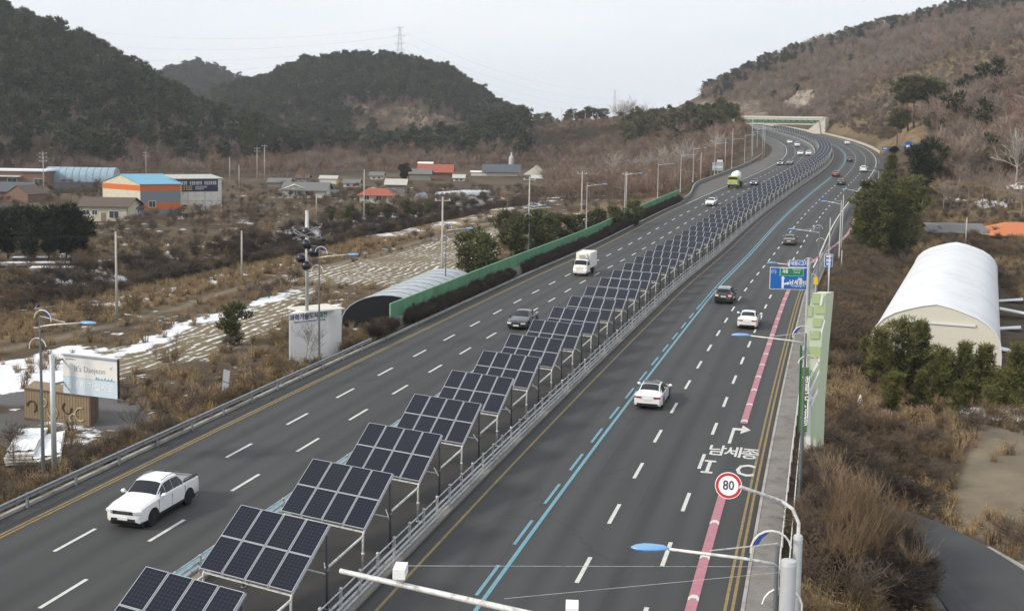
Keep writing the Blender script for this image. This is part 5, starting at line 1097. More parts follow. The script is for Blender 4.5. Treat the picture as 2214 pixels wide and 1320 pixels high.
# ------------------------------------------------------------------ houses
def window_on(par, c, wdir, w_, h_, n_, frame='white', glassm='glass_house', sill=True):
    rz_ = math.atan2(wdir.y, wdir.x); f_ = MB()
    for s_ in (-1, 1): f_.box(c+wdir*s_*w_/2+n_*.04, (.09, .09, h_+.09), rz_).box(c+Vector((0, 0, s_*h_/2))+n_*.04, (w_+.09, .09, .09), rz_)
    f_.box(c+n_*.04, (.05, .07, h_), rz_); o_ = f_.build('window', frame, par)
    MB().box(c+n_*.012, (w_, .02, h_), rz_).build('pane', glassm, o_)
    return o_
def gable(name, label, base, ex, ey, H_, rise, wallm, roofm, cat='house', eave=.5, windows=(), gable_m=None, hip=0.0, chimney=False, bands=None):
    """house: ex along the ridge (front edge), ey across, base = left front ground corner"""
    t_ = thing(name, label, cat, base); z = Vector((0, 0, 1)); q_ = [Vector(), ex, ex+ey, ey]
    rz_ = math.atan2(ex.y, ex.x)
    for nm_, a, b_ in (('wall', q_[0], q_[1]), ('wall', q_[1], q_[2]), ('wall', q_[2], q_[3]), ('wall', q_[3], q_[0])):
        d = (b_-a); n_ = Vector((d.y, -d.x, 0)).normalized(); end = nm_ == 'wall' and abs(d.dot(ey)) > abs(d.dot(ex))
        pts = [a, b_, b_+z*H_, a+z*H_] if not end or hip else [a, b_, b_+z*H_, (a+b_)/2+z*(H_+rise), a+z*H_]
        mm = (gable_m if end and gable_m else wallm); k = len(pts)
        MB().add([p for p in pts]+[p-n_*.2 for p in pts], [tuple(range(k)), tuple(range(2*k-1, k-1, -1))]+[(i, k+i, k+(i+1) % k, (i+1) % k) for i in range(k)]).build('wall', mm, t_)
        if bands:
            for zb0, zb1, bm_ in bands: MB().add([a+n_*.02+z*zb0, b_+n_*.02+z*zb0, b_+n_*.02+z*zb1, a+n_*.02+z*zb1, a+z*zb0, b_+z*zb0, b_+z*zb1, a+z*zb1], [(0, 1, 2, 3), (0, 4, 5, 1), (1, 5, 6, 2), (2, 6, 7, 3), (3, 7, 4, 0)]).build('wall_band', bm_, t_)
    exn, eyn = ex.normalized(), ey.normalized(); hx = exn*(hip if hip else -eave)
    r0, r1 = ey/2+hx+z*(H_+rise), ex+ey/2-hx+z*(H_+rise); sl = rise/(ey.length/2)*eave
    for sgn in (0, 1):
        e0 = (-eyn*eave if sgn == 0 else ey+eyn*eave)+z*(H_-sl); a, b_ = e0-exn*eave, e0+ex+exn*eave
        pts = [a, b_, r1, r0] if sgn == 0 else [b_, a, r0, r1]; th = z*.14
        o_ = MB().add(pts+[p+th for p in pts], [(3, 2, 1, 0), (4, 5, 6, 7), (0, 1, 5, 4), (1, 2, 6, 5), (2, 3, 7, 6), (3, 0, 4, 7)]).build('roof', roofm, t_)
    if hip:
        for a, b_, r_ in ((-exn*eave-eyn*eave+z*(H_-sl), -exn*eave+ey+eyn*eave+z*(H_-sl), r0), (ex+exn*eave-eyn*eave+z*(H_-sl), ex+exn*eave+ey+eyn*eave+z*(H_-sl), r1)):
            th = z*.14; MB().add([a, b_, r_, a+th, b_+th, r_+th], [(0, 1, 2), (5, 4, 3), (0, 3, 4, 1), (1, 4, 5, 2), (2, 5, 3, 0)]).build('roof', roofm, t_)
    if chimney: MB().box(ex*.7+ey*.5+z*(H_+rise+.2), (.5, .5, 1.0), rz_).build('chimney', 'brick', t_)
    for side, fx, zc_, w_, h_ in windows:
        if side == 'f': window_on(t_, ex*fx+z*zc_, exn, w_, h_, -eyn)
        elif side == 'r': window_on(t_, ex+ey*fx+z*zc_, eyn, w_, h_, exn)
        elif side == 'l': window_on(t_, ey*fx+z*zc_, eyn, w_, h_, -exn)
        elif side == 'd': o_ = MB().box(ex*fx+z*h_/2-eyn*.03, (w_, .08, h_), rz_).build('door', 'wood', t_); MB().box(ex*fx+exn*w_*.35+z*h_*.5-eyn*.1, (.05, .06, .12), rz_).build('handle', 'galv', o_)
    return t_
fwd = Vector((fw.x, fw.y, 0)).normalized()
def gs(p): return (p-Vector((0, 0, CAM_H))).dot(fw)/F_PX          # metres per picture pixel at a point
# striped warehouse (cream gable, orange bands, cyan roof) and its pale annexe
P0 = gbase(304, 466); s_ = gs(P0); xr = rt0*math.cos(R(8))+fwd*math.sin(R(8)); xl = (-rt0*.93+fwd*.36).normalized()
Hw = 70*s_
gable('warehouse', 'warehouse with orange bands, cream gable and cyan roof', P0+Vector((0, 0, -.3)), (rt0*.86+fwd*.5).normalized()*(76*s_)/.86, (-rt0*.80+fwd*.6).normalized()*(112*s_)/.80, Hw, 19*s_, 'panel_grey', 'roof_cyan', 'warehouse', .25, [('f', .28, 3.0, 1.6, 1.5)], 'cream', bands=[(Hw*.80, Hw*.97, 'orange'), (Hw*.22, Hw*.42, 'orange')])
P1 = gbase(378, 462); s_ = gs(P1); exw = (rt0*.86+fwd*.5).normalized()*(88*s_)/.86; eyw = (-rt0*.8+fwd*.6).normalized()*9; Hw = 78*s_
an = gable('warehouse_annexe', 'pale grey warehouse annexe with a navy lettered banner', P1+Vector((0, 0, -.3)), exw, eyw, Hw, 7*s_, 'offwhite', 'roof_pale', 'warehouse', .3, [('f', .17, 1.9, 2.4, 1.3)])
A_ = Vector((0, 0, Hw-.15))+exw*.02; ey_ = Vector((0, 0, -Hw*.34)); nw = Vector((exw.y, -exw.x, 0)).normalized()
_, nq = plate_mesh(A_+nw*.03, exw*.90, ey_, .05, 'navy', 'banner', an); q_ = MB(); rgm = np.random.default_rng(3)
for row, n_m, f0_, f1_, hh, mi_ in ((.30, 19, .03, .97, .30, 0), (.70, 6, .05, .40, .38, 1), (.62, 9, .46, .74, .12, 0), (.78, 7, .46, .66, .12, 0)):
    for k in range(n_m):
        if row == .30 and k in (5, 12): continue
        fx_ = f0_+(f1_-f0_)*(k+.5)/n_m; w_ = (f1_-f0_)/n_m*exw.length*.9; c_ = A_+nw*.085+exw*.9*fx_+ey_*row; hz_ = -ey_.z*hh
        for b2 in range(3): q_.box(c_+Vector((0, 0, hz_*(b2-1)*.36)), (w_*(.45+.4*rgm.random()), .01, hz_*.16), math.atan2(exw.y, exw.x), mi_)
        q_.box(c_+exw.normalized()*w_*.22*(1 if rgm.random() > .5 else -1), (w_*.14, .01, hz_), math.atan2(exw.y, exw.x), mi_)
q_.build('lettering', ['white', 'gold'], an)
for f_ in (.28, .64): MB().box(exw*f_+nw*.03+Vector((0, 0, Hw*.36)), (.12, .06, Hw*.7), math.atan2(exw.y, exw.x)).build('wall_strip', 'ink_grey', an)
MB().box(exw*.5+nw*.03+Vector((0, 0, Hw*.38)), (exw.length, .05, .08), math.atan2(exw.y, exw.x)).build('wall_strip', 'ink_grey', an)
# cream house in front
P0 = gbase(172, 478); s_ = gs(P0); exh = rt0*(104*s_)
gable('house', 'cream house with brown roof in front of the striped warehouse', P0+Vector((0, 0, -.2)), exh, fwd*9, 36*s_, 15*s_, 'cream', 'roof_brown', eave=.7, windows=[('f', .14, 2.2, 1.6, 1.1), ('f', .72, 1.8, 2.2, 1.6), ('f', .32, 2.2, 1.2, 1.1), ('d', .5, 0, 1.1, 2.2)])
P0 = gbase(262, 476); gable('house_wing', 'grey gabled wing at the right end of the cream house', P0+Vector((0, 0, -.2)), (rt0*.35+fwd*.94)*8, (-rt0*.94+fwd*.35)*(30*s_), 27*s_, 9*s_, 'panel_grey', 'roof_brown', 'house', eave=.5, windows=[('f', .7, 1.9, 1.1, 1.0)])
# flat-roofed villa with snow on the roof
P0 = gbase(-90, 400); s_ = gs(P0); vt = thing('villa', 'flat-roofed brick villa with snow on its roof at the left edge', 'house', P0+Vector((0, 0, -.3)))
L_ = 188*s_; Hv = 34*s_
MB().box(rt0*L_/2+fwd*4+Vector((0, 0, Hv/2)), (L_, 8, Hv), -YAW).build('wall', 'brick', vt); MB().box(rt0*L_/2+fwd*4+Vector((0, 0, Hv+.25)), (L_+1.4, 9.4, .5), -YAW).build('roof', 'white', vt); MB().box(rt0*L_/2+fwd*4+Vector((0, 0, Hv+.56)), (L_+1.0, 9.0, .14), -YAW).build('snow_cover', 'snow', vt)
MB().box(rt0*L_*.30-fwd*.9+Vector((0, 0, Hv*.68)), (L_*.86, 1.8, .3), -YAW).build('canopy', 'white', vt)
MB().box(rt0*L_*.4-fwd*.4+Vector((0, 0, .35)), (L_*.9, .3, .6), -YAW).build('terrace_wall', 'white', vt)
for f_, w_ in ((.44, .6), (.62, 2.6), (.92, 2.4)): window_on(vt, rt0*L_*f_+Vector((0, 0, Hv*.34)), rt0, w_*1.2, Hv*.42, -fwd)
P0 = gbase(-60, 432); s_ = gs(P0); gable('house', 'brick house with dark gabled roof behind the dark pines', P0+Vector((0, 0, -.2)), (-rt0*.2+fwd*.98)*9, -(rt0*.98+fwd*.2)*(-1)*(132*s_), 22*s_, 20*s_, 'brick', 'roof_dark', eave=.5) if False else gable('house', 'brick house with dark gabled roof behind the dark pines', P0+Vector((0, 0, -.2)), rt0*(120*s_), fwd*9, 22*s_, 17*s_, 'brick', 'roof_dark', eave=.5, gable_m='brick')
P0 = gbase(14, 436); s_ = gs(P0); gable('house', 'small brick gable end with brown roof behind the dark pines', P0+Vector((0, 0, -.2)), (fwd*.95+rt0*.3)*7, (-rt0*.95+fwd*.3)*(-58*s_), 20*s_, 17*s_, 'brick', 'roof_brown', eave=.4)
# white-green house
P0 = gbase(612, 428); s_ = gs(P0); gable('house', 'white house with pale green trim and broad gable by the stream', P0+Vector((0, 0, -.2)), rt0*(92*s_), fwd*10, 20*s_, 14*s_, 'offwhite', 'roof_slate', eave=.8, windows=[('f', .2, 1.7, 2.6, 1.4), ('f', .62, 1.7, 2.6, 1.4)])
P0 = gbase(604, 428); gable('house_porch', 'white gabled porch front of the house by the stream', P0+Vector((0, 0, -.2)), (fwd*.98-rt0*.2)*4, (rt0*.98+fwd*.2)*(64*s_), 18*s_, 12*s_, 'offwhite', 'offwhite', 'house', eave=.6)
P0 = gbase(578, 404); s_ = gs(P0); gable('shed', 'grey-roofed long shed behind the white house', P0, rt0*(48*s_), fwd*8, 10*s_, 8*s_, 'stone', 'roof_slate', 'shed', eave=.4)
P0 = gbase(690, 398); s_ = gs(P0); gable('shed', 'small pale shed with a yellow end wall behind the stream', P0, rt0*(38*s_), fwd*6, 12*s_, 6*s_, 'offwhite', 'roof_pale', 'shed', eave=.3, gable_m='yellow')
# red-roofed house and grey barn
P0 = gbase(777, 438); s_ = gs(P0); gable('house', 'cream house with a red-brown tiled roof in the village', P0+Vector((0, 0, -.2)), rt0*(70*s_), fwd*8, 19*s_, 12*s_, 'cream', 'roof_red', eave=.7, windows=[('f', .22, 1.6, 1.6, 1.3), ('f', .6, 1.5, 1.6, 1.3), ('d', .78, 0, 1.0, 2.1)], hip=2.0)
P0 = gbase(834, 424); s_ = gs(P0); gable('barn', 'grey barn with a white lean-to beside the red-roofed house', P0, rt0*(42*s_), fwd*7, 26*s_, 10*s_, 'stone', 'roof_pale', 'barn', eave=.6, windows=[('f', .4, 2.0, .9, .8)])
# red-roofed farm with the slate long roof, the navy roofed works with silo
P0 = gbase(905, 386); s_ = gs(P0); gable('farm_house', 'red-roofed farmhouse below the rocky hill', P0, rt0*(72*s_), fwd*9, 16*s_, 14*s_, 'brick', 'roof_red', 'house', eave=.8); 
P0 = gbase(884, 390); gable('long_shed', 'slate grey long shed left of the red farmhouse', P0, rt0*(46*s_), fwd*9, 14*s_, 9*s_, 'stone', 'roof_slate', 'shed', eave=.4)
P0 = gbase(904, 374); gable('farm_shed', 'white flat-topped shed above the red farmhouse roof', P0+Vector((0, 0, .5)), rt0*(34*s_), fwd*5, 20*s_, 3*s_, 'offwhite', 'white', 'shed', eave=.3)
P0 = gbase(1048, 380); s_ = gs(P0); gable('works_building', 'works building with a dark blue gabled roof', P0, rt0*(72*s_), fwd*10, 11*s_, 13*s_, 'offwhite', 'roof_dark', 'building', eave=1.2)
P0 = gbase(1018, 380); gable('works_shed', 'low white shed left of the dark blue roof', P0, rt0*(34*s_), fwd*6, 8*s_, 2*s_, 'offwhite', 'white', 'shed', eave=.3)
P0 = gbase(1105, 366); s_ = gs(P0); sl_ = thing('silo', 'slim pale silo behind the dark blue roof', 'silo', P0); MB().lathe([(5.5*s_, 0), (5.5*s_, 24*s_), (4*s_, 28*s_), (1.2*s_, 30*s_)], n=14).build('tank', 'tarp_grey', sl_, True); MB().tube([(0, 0, 29*s_), (0, 0, 36*s_)], 1.2*s_, 6).build('vent_pipe', 'white', sl_)
for px_, py_, w_, h_, lab in ((1160, 378, 28, 22, 'pale heap of gravel behind the works'), (1020, 440, 44, 18, 'dark heap of earth near the white tunnels')):
    P0 = gbase(px_, py_); s_ = gs(P0); mb = MB(); n_ = 16; rg_ = []
    for f_ in (1, .75, .5, .25, .03): rg_.append([Vector((math.cos(q_)*w_*s_*f_*(1+.15*math.sin(q_*3+f_*5)), math.sin(q_)*w_*s_*.7*f_, (1-f_)*h_*s_*(1+.1*math.sin(q_*2)))) for q_ in np.linspace(0, 2*math.pi, n_, endpoint=False)])
    o_ = mb.loft(rg_, closed=True).build('spoil_heap', 'soil_pile' if px_ > 1100 else 'stone', None, True); o_.location = P0-Vector((0, 0, .3)); tag(o_, lab, 'heap')
for i, (a, b_, w_, h_, wm, rm, lab) in enumerate(((742, 404, 34, 10, 'offwhite', 'roof_slate', 'small grey-roofed house between the white house and the red roof'), (640, 392, 26, 9, 'stone', 'roof_brown', 'little brown-roofed shed behind the white house'), (980, 392, 24, 9, 'offwhite', 'roof_pale', 'pale shed right of the red farmhouse'), (800, 388, 28, 10, 'cream', 'roof_slate', 'cream cottage above the grey barn'), (1150, 392, 30, 8, 'stone', 'roof_pale', 'pale low shed below the gravel heap'), (705, 424, 22, 8, 'stone', 'roof_dark', 'dark-roofed hut beside the stream'), (1210, 384, 26, 7, 'offwhite', 'white', 'white sheet-roofed stall right of the gravel heap'))):
    P0 = gbase(a, b_); s_ = gs(P0); gable('cottage', lab, P0+Vector((0, 0, -.2)), rt0*(w_*s_), fwd*6, h_*s_, h_*.7*s_, wm, rm, 'house', eave=.5, windows=[('f', .3, h_*s_*.5, 1.2, 1.0), ('f', .7, h_*s_*.5, 1.2, 1.0)])
# yard with pallets of white material, blue tank
for i, (px_, py_, w_, d_) in enumerate(((20, 566, 120, 10), (-10, 578, 150, 9), (60, 588, 110, 8))):
    P0 = gbase(px_, py_); s_ = gs(P0); t_ = thing('pipe_stack', 'long stack of snow-covered pipes in the yard, %s row from the back' % ordw(i+1), 'pipes', P0, 0, 'snow-covered stacks in the yard')
    dv = (rt0*.97+fwd*.22); 
    for k_ in range(4): MB().tube([dv*0+fwd*k_*.55+Vector((0, 0, .3)), dv*w_*s_+fwd*k_*.55+Vector((0, 0, .3))], .26, 6).build('pipe', 'galv_dark', t_, True)
    MB().box(dv*w_*s_/2+fwd*.8+Vector((0, 0, .62)), (w_*s_*.96, 2.0, .12), math.atan2(dv.y, dv.x)).build('snow_cover', 'snow', t_)
P0 = gbase(172, 566); s_ = gs(P0); o_ = MB().lathe([(10*s_, 0), (11*s_, 8*s_), (10*s_, 14*s_), (6*s_, 18*s_), (3*s_, 19*s_), (3*s_, 21*s_)], n=14).build('water_tank', 'blue_plastic', None, True); o_.location = P0; tag(o_, 'dark blue plastic water tank at the edge of the pines', 'tank')
P0 = gbase(138, 560); s_ = gs(P0); o_ = MB().box((0, 0, 4*s_), (18*s_, 1.5, 8*s_)).box((-4*s_, 0, 9*s_), (8*s_, 1.2, 5*s_)).build('equipment_crate', 'offwhite', None); o_.location = P0; tag(o_, 'small white machine standing among the snowy pipes', 'machine')
# right-hand farm: slate roofs and orange roof
P0 = gbase(2020, 512); s_ = gs(P0); gable('farm_shed', 'low slate-roofed shed behind the arched shed', P0, rt0*(110*s_), fwd*8, 12*s_, 14*s_, 'stone', 'roof_slate', 'shed', eave=.8)
P0 = gbase(2150, 515); s_ = gs(P0); gable('farm_house', 'house with a bright orange roof at the right edge', P0, rt0*(150*s_), fwd*10, 10*s_, 20*s_, 'stone', 'roof_orange', 'house', eave=1.0, hip=4.0)
P0 = gbase(2128, 514); gable('farm_lean_to', 'pale lean-to roof left of the orange roof', P0, rt0*(36*s_), fwd*6, 8*s_, 4*s_, 'stone', 'offwhite', 'shed', eave=.6)

# ------------------------------------------------------------------ overpass bridge over the far bend
d0 = 612.0; La = atd(1600, 256, 632); Ra = atd(1772, 258, d0); zb0 = La.z
br = thing('overpass', 'pale overpass bridge with green truss over the far bend', 'bridge', Vector((Ra.x, Ra.y, float(zr(Ra.y)))))
o_ = br.location; a = La-o_; b_ = Ra-o_; a.z = b_.z = (La.z+Ra.z)/2-o_.z; s_ = d0/F_PX; dv = (b_-a).normalized(); nn = Vector((dv.y, -dv.x, 0))
MB().bar(a-dv*8, b_+dv*3, 9.0, 4.4*s_).build('deck', 'concrete_pale', br)
MB().bar(a-dv*8+nn*4.6+Vector((0, 0, 4*s_)), b_+dv*3+nn*4.6+Vector((0, 0, 3.4*s_)), .3, 3.6*s_).build('parapet', 'offwhite', br)
MB().bar(a-dv*8-nn*4.6+Vector((0, 0, 4*s_)), b_+dv*3-nn*4.6+Vector((0, 0, 3.4*s_)), .3, 3.6*s_).build('parapet', 'offwhite', br)
for sd2 in (1, -1):
    MB().bar(a+nn*4.2*sd2-Vector((0, 0, 11*s_)), b_+nn*4.2*sd2-Vector((0, 0, 11*s_)), .5, 2.6*s_).build('bottom_chord', 'concrete_pale', br)
    nseg = 14
    for i in range(nseg):
        p_, q_ = a.lerp(b_, i/nseg)+nn*4.2*sd2, a.lerp(b_, (i+.5)/nseg)+nn*4.2*sd2; r_ = a.lerp(b_, (i+1)/nseg)+nn*4.2*sd2
        MB().bar(p_-Vector((0, 0, 3*s_)), q_-Vector((0, 0, 10.5*s_)), .45).bar(q_-Vector((0, 0, 10.5*s_)), r_-Vector((0, 0, 3*s_)), .45).build('truss_web', 'bridge_green', br)
MB().box(b_+dv*2.5+Vector((0, 0, -b_.z/2+.3)), (3.6, 10, b_.z+1.4), math.atan2(dv.y, dv.x), taper=.82).build('abutment', 'concrete_pale', br)
MB().add([b_+dv*1+nn*5+Vector((0, 0, -1)), b_-dv*7+nn*6+Vector((0, 0, -b_.z-.5)), b_+dv*2+nn*6+Vector((0, 0, -b_.z-.5)), b_+dv*1-nn*5+Vector((0, 0, -1)), b_-dv*7-nn*6+Vector((0, 0, -b_.z-.5)), b_+dv*2-nn*6+Vector((0, 0, -b_.z-.5))], [(0, 1, 2), (5, 4, 3), (0, 3, 4, 1), (1, 4, 5, 2), (2, 5, 3, 0)]).build('slope_pier', 'concrete_pale', br)
MB().box(a-dv*2+Vector((0, 0, -a.z/2)), (3, 9, a.z+1), math.atan2(dv.y, dv.x)).build('pier', 'concrete_pale', br)
# ------------------------------------------------------------------ vegetation meshes
class VM:
    """fast triangle / quad soup with two material slots (0 wood, 1 leaf)"""
    def __init__(s): s.v = []; s.f = []; s.m = []; s.n = 0
    def quads(s, q, mi):                                   # q: (n, 4, 3)
        k = len(q); s.v.append(q.reshape(-1, 3)); s.f.append(np.arange(s.n, s.n+4*k).reshape(k, 4)); s.m.append(np.full(k, mi)); s.n += 4*k
    def mesh(s, name, mats, only=None):
        v = np.concatenate(s.v); f = np.concatenate(s.f); m_ = np.concatenate(s.m)
        if only is not None: f = f[m_ == only]; used, inv = np.unique(f, return_inverse=True); v = v[used]; f = inv.reshape(-1, 4); m_ = np.zeros(len(f), int)
        me = bpy.data.meshes.new(name); me.vertices.add(len(v)); me.vertices.foreach_set('co', v.astype(np.float32).ravel()); me.loops.add(f.size); me.loops.foreach_set('vertex_index', f.astype(np.int32).ravel())
        me.polygons.add(len(f)); me.polygons.foreach_set('loop_start', np.arange(0, f.size, 4)); me.polygons.foreach_set('loop_total', np.full(len(f), 4)); me.polygons.foreach_set('material_index', m_.astype(np.int32))
        for x_ in mats: me.materials.append(MATS[x_])
        me.update(); return me
def unit(v): return v/np.maximum(np.linalg.norm(v, axis=-1, keepdims=True), 1e-9)
def limb(vm, p, q, r0, r1, n=4, mi=0):
    p, q = np.asarray(p, float), np.asarray(q, float); d = unit(q-p); a = np.array([0, 0, 1.]) if abs(d[2]) < .9 else np.array([1., 0, 0]); x_ = unit(np.cross(d, a)); y_ = np.cross(d, x_)
    t_ = np.arange(n+1)*2*np.pi/n; c_ = np.cos(t_)[:, None]*x_+np.sin(t_)[:, None]*y_
    A_ = p+c_*r0; B_ = q+c_*r1; vm.quads(np.stack([A_[:-1], A_[1:], B_[1:], B_[:-1]], 1), mi)
def ribbons(vm, p, q, w_, rg, mi=0, taper=.35):
    """thin flat twigs or blades from p to q, each with a side chosen at random"""
    d = unit(q-p); sd_ = unit(np.cross(d, rg.normal(size=p.shape))); w_ = np.asarray(w_).reshape(-1, 1)
    vm.quads(np.stack([p-sd_*w_, p+sd_*w_, q+sd_*w_*taper, q-sd_*w_*taper], 1), mi)
def needles(vm, c, rad, n, ln, wd, rg, up_=.5, mi=1, shell=.45):
    """a foliage clump: short flat sprays spread through an ellipsoid, pointing out and up"""
    d = unit(rg.normal(size=(n, 3))); r_ = (shell+(1-shell)*rg.random((n, 1))**.6); p = np.asarray(c)+d*r_*np.asarray(rad)
    o = unit(d*np.array([1, 1, .5])+np.array([0, 0, up_])+rg.normal(size=(n, 3))*.45); l_ = ln*(.6+.8*rg.random((n, 1)))
    ribbons(vm, p-o*l_*.3, p+o*l_*.7, wd*(.6+.8*rg.random(n)), rg, mi, .5)
def pine(seed, H_, spread, ncl, per, ln, wd, base=.35, flat=.5, lean=.06, umbrella=False, trunk=.022, cone=False, leaders=0):
    rg = np.random.default_rng(seed); vm = VM(); p = np.zeros(3); pts = [p]
    for k in range(5): p = p+np.array([rg.normal()*lean*H_*.25, rg.normal()*lean*H_*.25, H_/5]); pts.append(p)
    for k in range(5): limb(vm, pts[k], pts[k+1], H_*trunk*(1-k/5.6), H_*trunk*(1-(k+1)/5.6), 5)
    pts = np.array(pts); hz = pts[:, 2]
    for k in range(ncl):
        f_ = base+(1-base)*((k+.5)/ncl); z_ = f_*H_; c0 = np.array([np.interp(z_, hz, pts[:, 0]), np.interp(z_, hz, pts[:, 1]), z_]); an = k*2.399+rg.normal()*.5
        if umbrella: rr = spread*(.25+.75*rg.random())*(1.0-.35*abs((f_-base)/(1-base)-.55))
        elif cone: rr = spread*(1.02-(f_-base)/(1-base))*(.55+.5*rg.random())
        else: rr = spread*math.sin(math.pi*min(1, .22+.78*(1-(f_-base)/(1-base))))*(.35+.7*rg.random())
        tip = c0+np.array([math.cos(an)*rr, math.sin(an)*rr, (.10+.15*rg.random())*rr+(.05 if not umbrella else .0)*H_])
        limb(vm, c0, tip, H_*trunk*.30, H_*trunk*.08, 3)
        cr_ = spread*(.30+.22*rg.random())*(1.0 if not cone else .75)
        needles(vm, tip, (cr_, cr_, cr_*flat), per, ln, wd, rg)
        if rg.random() < .6: needles(vm, c0*.45+tip*.55+np.array([0, 0, .1*cr_]), (cr_*.8, cr_*.8, cr_*flat*.8), per//2, ln, wd, rg)
    needles(vm, pts[-1], (spread*.28, spread*.28, spread*.35), per//2, ln, wd, rg, 1.2)
    if leaders:
        for k in range(leaders):
            an = rg.random()*6.28; rr = spread*.55*rg.random()**.7; z_ = H_*(1.0-.30*rr/spread*(.6+.8*rg.random())); c0 = np.array([math.cos(an)*rr, math.sin(an)*rr, z_]); limb(vm, c0-np.array([0, 0, .6]), c0+np.array([0, 0, .45]), .03, .012, 3); needles(vm, c0+np.array([0, 0, .15]), (.10, .10, .40), 26, ln*.55, wd*.8, rg, 1.6)
    return vm
def bare(seed, H_, spread, lv=(6, 6, 7), r0=.02, tw=.012, upb=.55, stems=1, rag=.5):
    rg = np.random.default_rng(seed); vm = VM(); segs = []
    for s_ in range(stems):
        az = rg.random()*6.28; tilt = (.05 if stems == 1 else .18+.28*rg.random()); p0 = np.array([rg.normal()*.12*(stems > 1), rg.normal()*.12*(stems > 1), 0.]); hh = H_*(.45 if stems == 1 else .55+.25*rg.random())
        q0 = p0+np.array([math.cos(az)*tilt*hh, math.sin(az)*tilt*hh, hh]); m0 = (p0+q0)/2+rg.normal(size=3)*.03*hh; rr = H_*r0/(1 if stems == 1 else 2.0)
        limb(vm, p0, m0, rr, rr*.8, 4); limb(vm, m0, q0, rr*.8, rr*.55, 4); segs.append((m0, q0, rr*.55)); segs.append((p0*.4+m0*.6, q0, rr*.55))
    cur = segs
    for l_, nb in enumerate(lv[:-1]):
        nxt = []; L_ = H_*(.36 if l_ == 0 else .19)
        for a, b_, r_ in cur:
            d = unit(b_-a)
            for k in range(nb):
                f_ = .25+.75*(k+rg.random())/nb; s_ = a+(b_-a)*min(1, f_); o = unit(d*.55+rg.normal(size=3)*rag*.75+np.array([0, 0, upb*.5])); o[:2] *= (1+.25*spread); e_ = s_+o*L_*(.55+.7*rg.random())
                limb(vm, s_, e_, max(tw, r_*.55), max(tw*.6, r_*.3), 3); nxt.append((s_, e_, max(tw, r_*.4)))
        cur = nxt
    A_ = np.array([c_[0] for c_ in cur]); B_ = np.array([c_[1] for c_ in cur]); n_ = lv[-1]
    A_ = np.repeat(A_, n_, 0); B_ = np.repeat(B_, n_, 0); f_ = rg.random((len(A_), 1)); s_ = A_+(B_-A_)*(.2+.8*f_); o = unit(unit(B_-A_)*.6+rg.normal(size=A_.shape)*rag+np.array([0, 0, upb*.6])); ribbons(vm, s_, s_+o*H_*.12*(.4+.9*rg.random((len(A_), 1))), np.full(len(A_), tw*.55), rg, 0, .3)
    return vm
def tuft(seed, n, h, r_, wd, droop=.4):
    rg = np.random.default_rng(seed); vm = VM(); an = rg.random(n)*6.283; p = np.stack([np.cos(an)*rg.random(n)*r_*.5, np.sin(an)*rg.random(n)*r_*.5, np.zeros(n)], 1)
    d = unit(np.stack([np.cos(an)*droop*rg.random(n), np.sin(an)*droop*rg.random(n), np.ones(n)], 1)+rg.normal(size=(n, 3))*.12); q_ = p+d*(h*(.5+.6*rg.random((n, 1))))
    ribbons(vm, p, q_, np.full(n, wd), rg, 0, .3); q2 = q_+np.stack([np.cos(an), np.sin(an), -.35*np.ones(n)], 1)*h*.22; ribbons(vm, q_, q2, np.full(n, wd*.5), rg, 0, .2)
    return vm
# ------------------------------------------------------------------ scattering
def gn_tree():
    g = bpy.data.node_groups.new('scatter', 'GeometryNodeTree'); g.interface.new_socket('Geometry', in_out='INPUT', socket_type='NodeSocketGeometry'); g.interface.new_socket('Plants', in_out='INPUT', socket_type='NodeSocketCollection'); g.interface.new_socket('Geometry', in_out='OUTPUT', socket_type='NodeSocketGeometry')
    N = g.nodes.new; gi = N('NodeGroupInput'); go = N('NodeGroupOutput'); ip = N('GeometryNodeInstanceOnPoints'); ci = N('GeometryNodeCollectionInfo'); ci.inputs['Separate Children'].default_value = True; ci.inputs['Reset Children'].default_value = True
    def na_(nm, ty):
        a = N('GeometryNodeInputNamedAttribute'); a.data_type = ty; a.inputs['Name'].default_value = nm; return a.outputs['Attribute']
    e = N('FunctionNodeEulerToRotation'); K = g.links.new
    K(gi.outputs[0], ip.inputs['Points']); K(gi.outputs[1], ci.inputs['Collection']); K(ci.outputs[0], ip.inputs['Instance']); ip.inputs['Pick Instance'].default_value = True
    K(na_('idx', 'INT'), ip.inputs['Instance Index']); K(na_('rot', 'FLOAT_VECTOR'), e.inputs[0]); K(e.outputs[0], ip.inputs['Rotation']); K(na_('scl', 'FLOAT_VECTOR'), ip.inputs['Scale']); K(ip.outputs[0], go.inputs[0])
    return g, [i.identifier for i in g.interface.items_tree if i.name == 'Plants'][0]
GN, GN_ID = gn_tree()
def protos(name, meshes):
    c_ = bpy.data.collections.new(name)
    for i, me_ in enumerate(meshes): c_.objects.link(bpy.data.objects.new('%s_%02d' % (name, i), me_))
    return c_
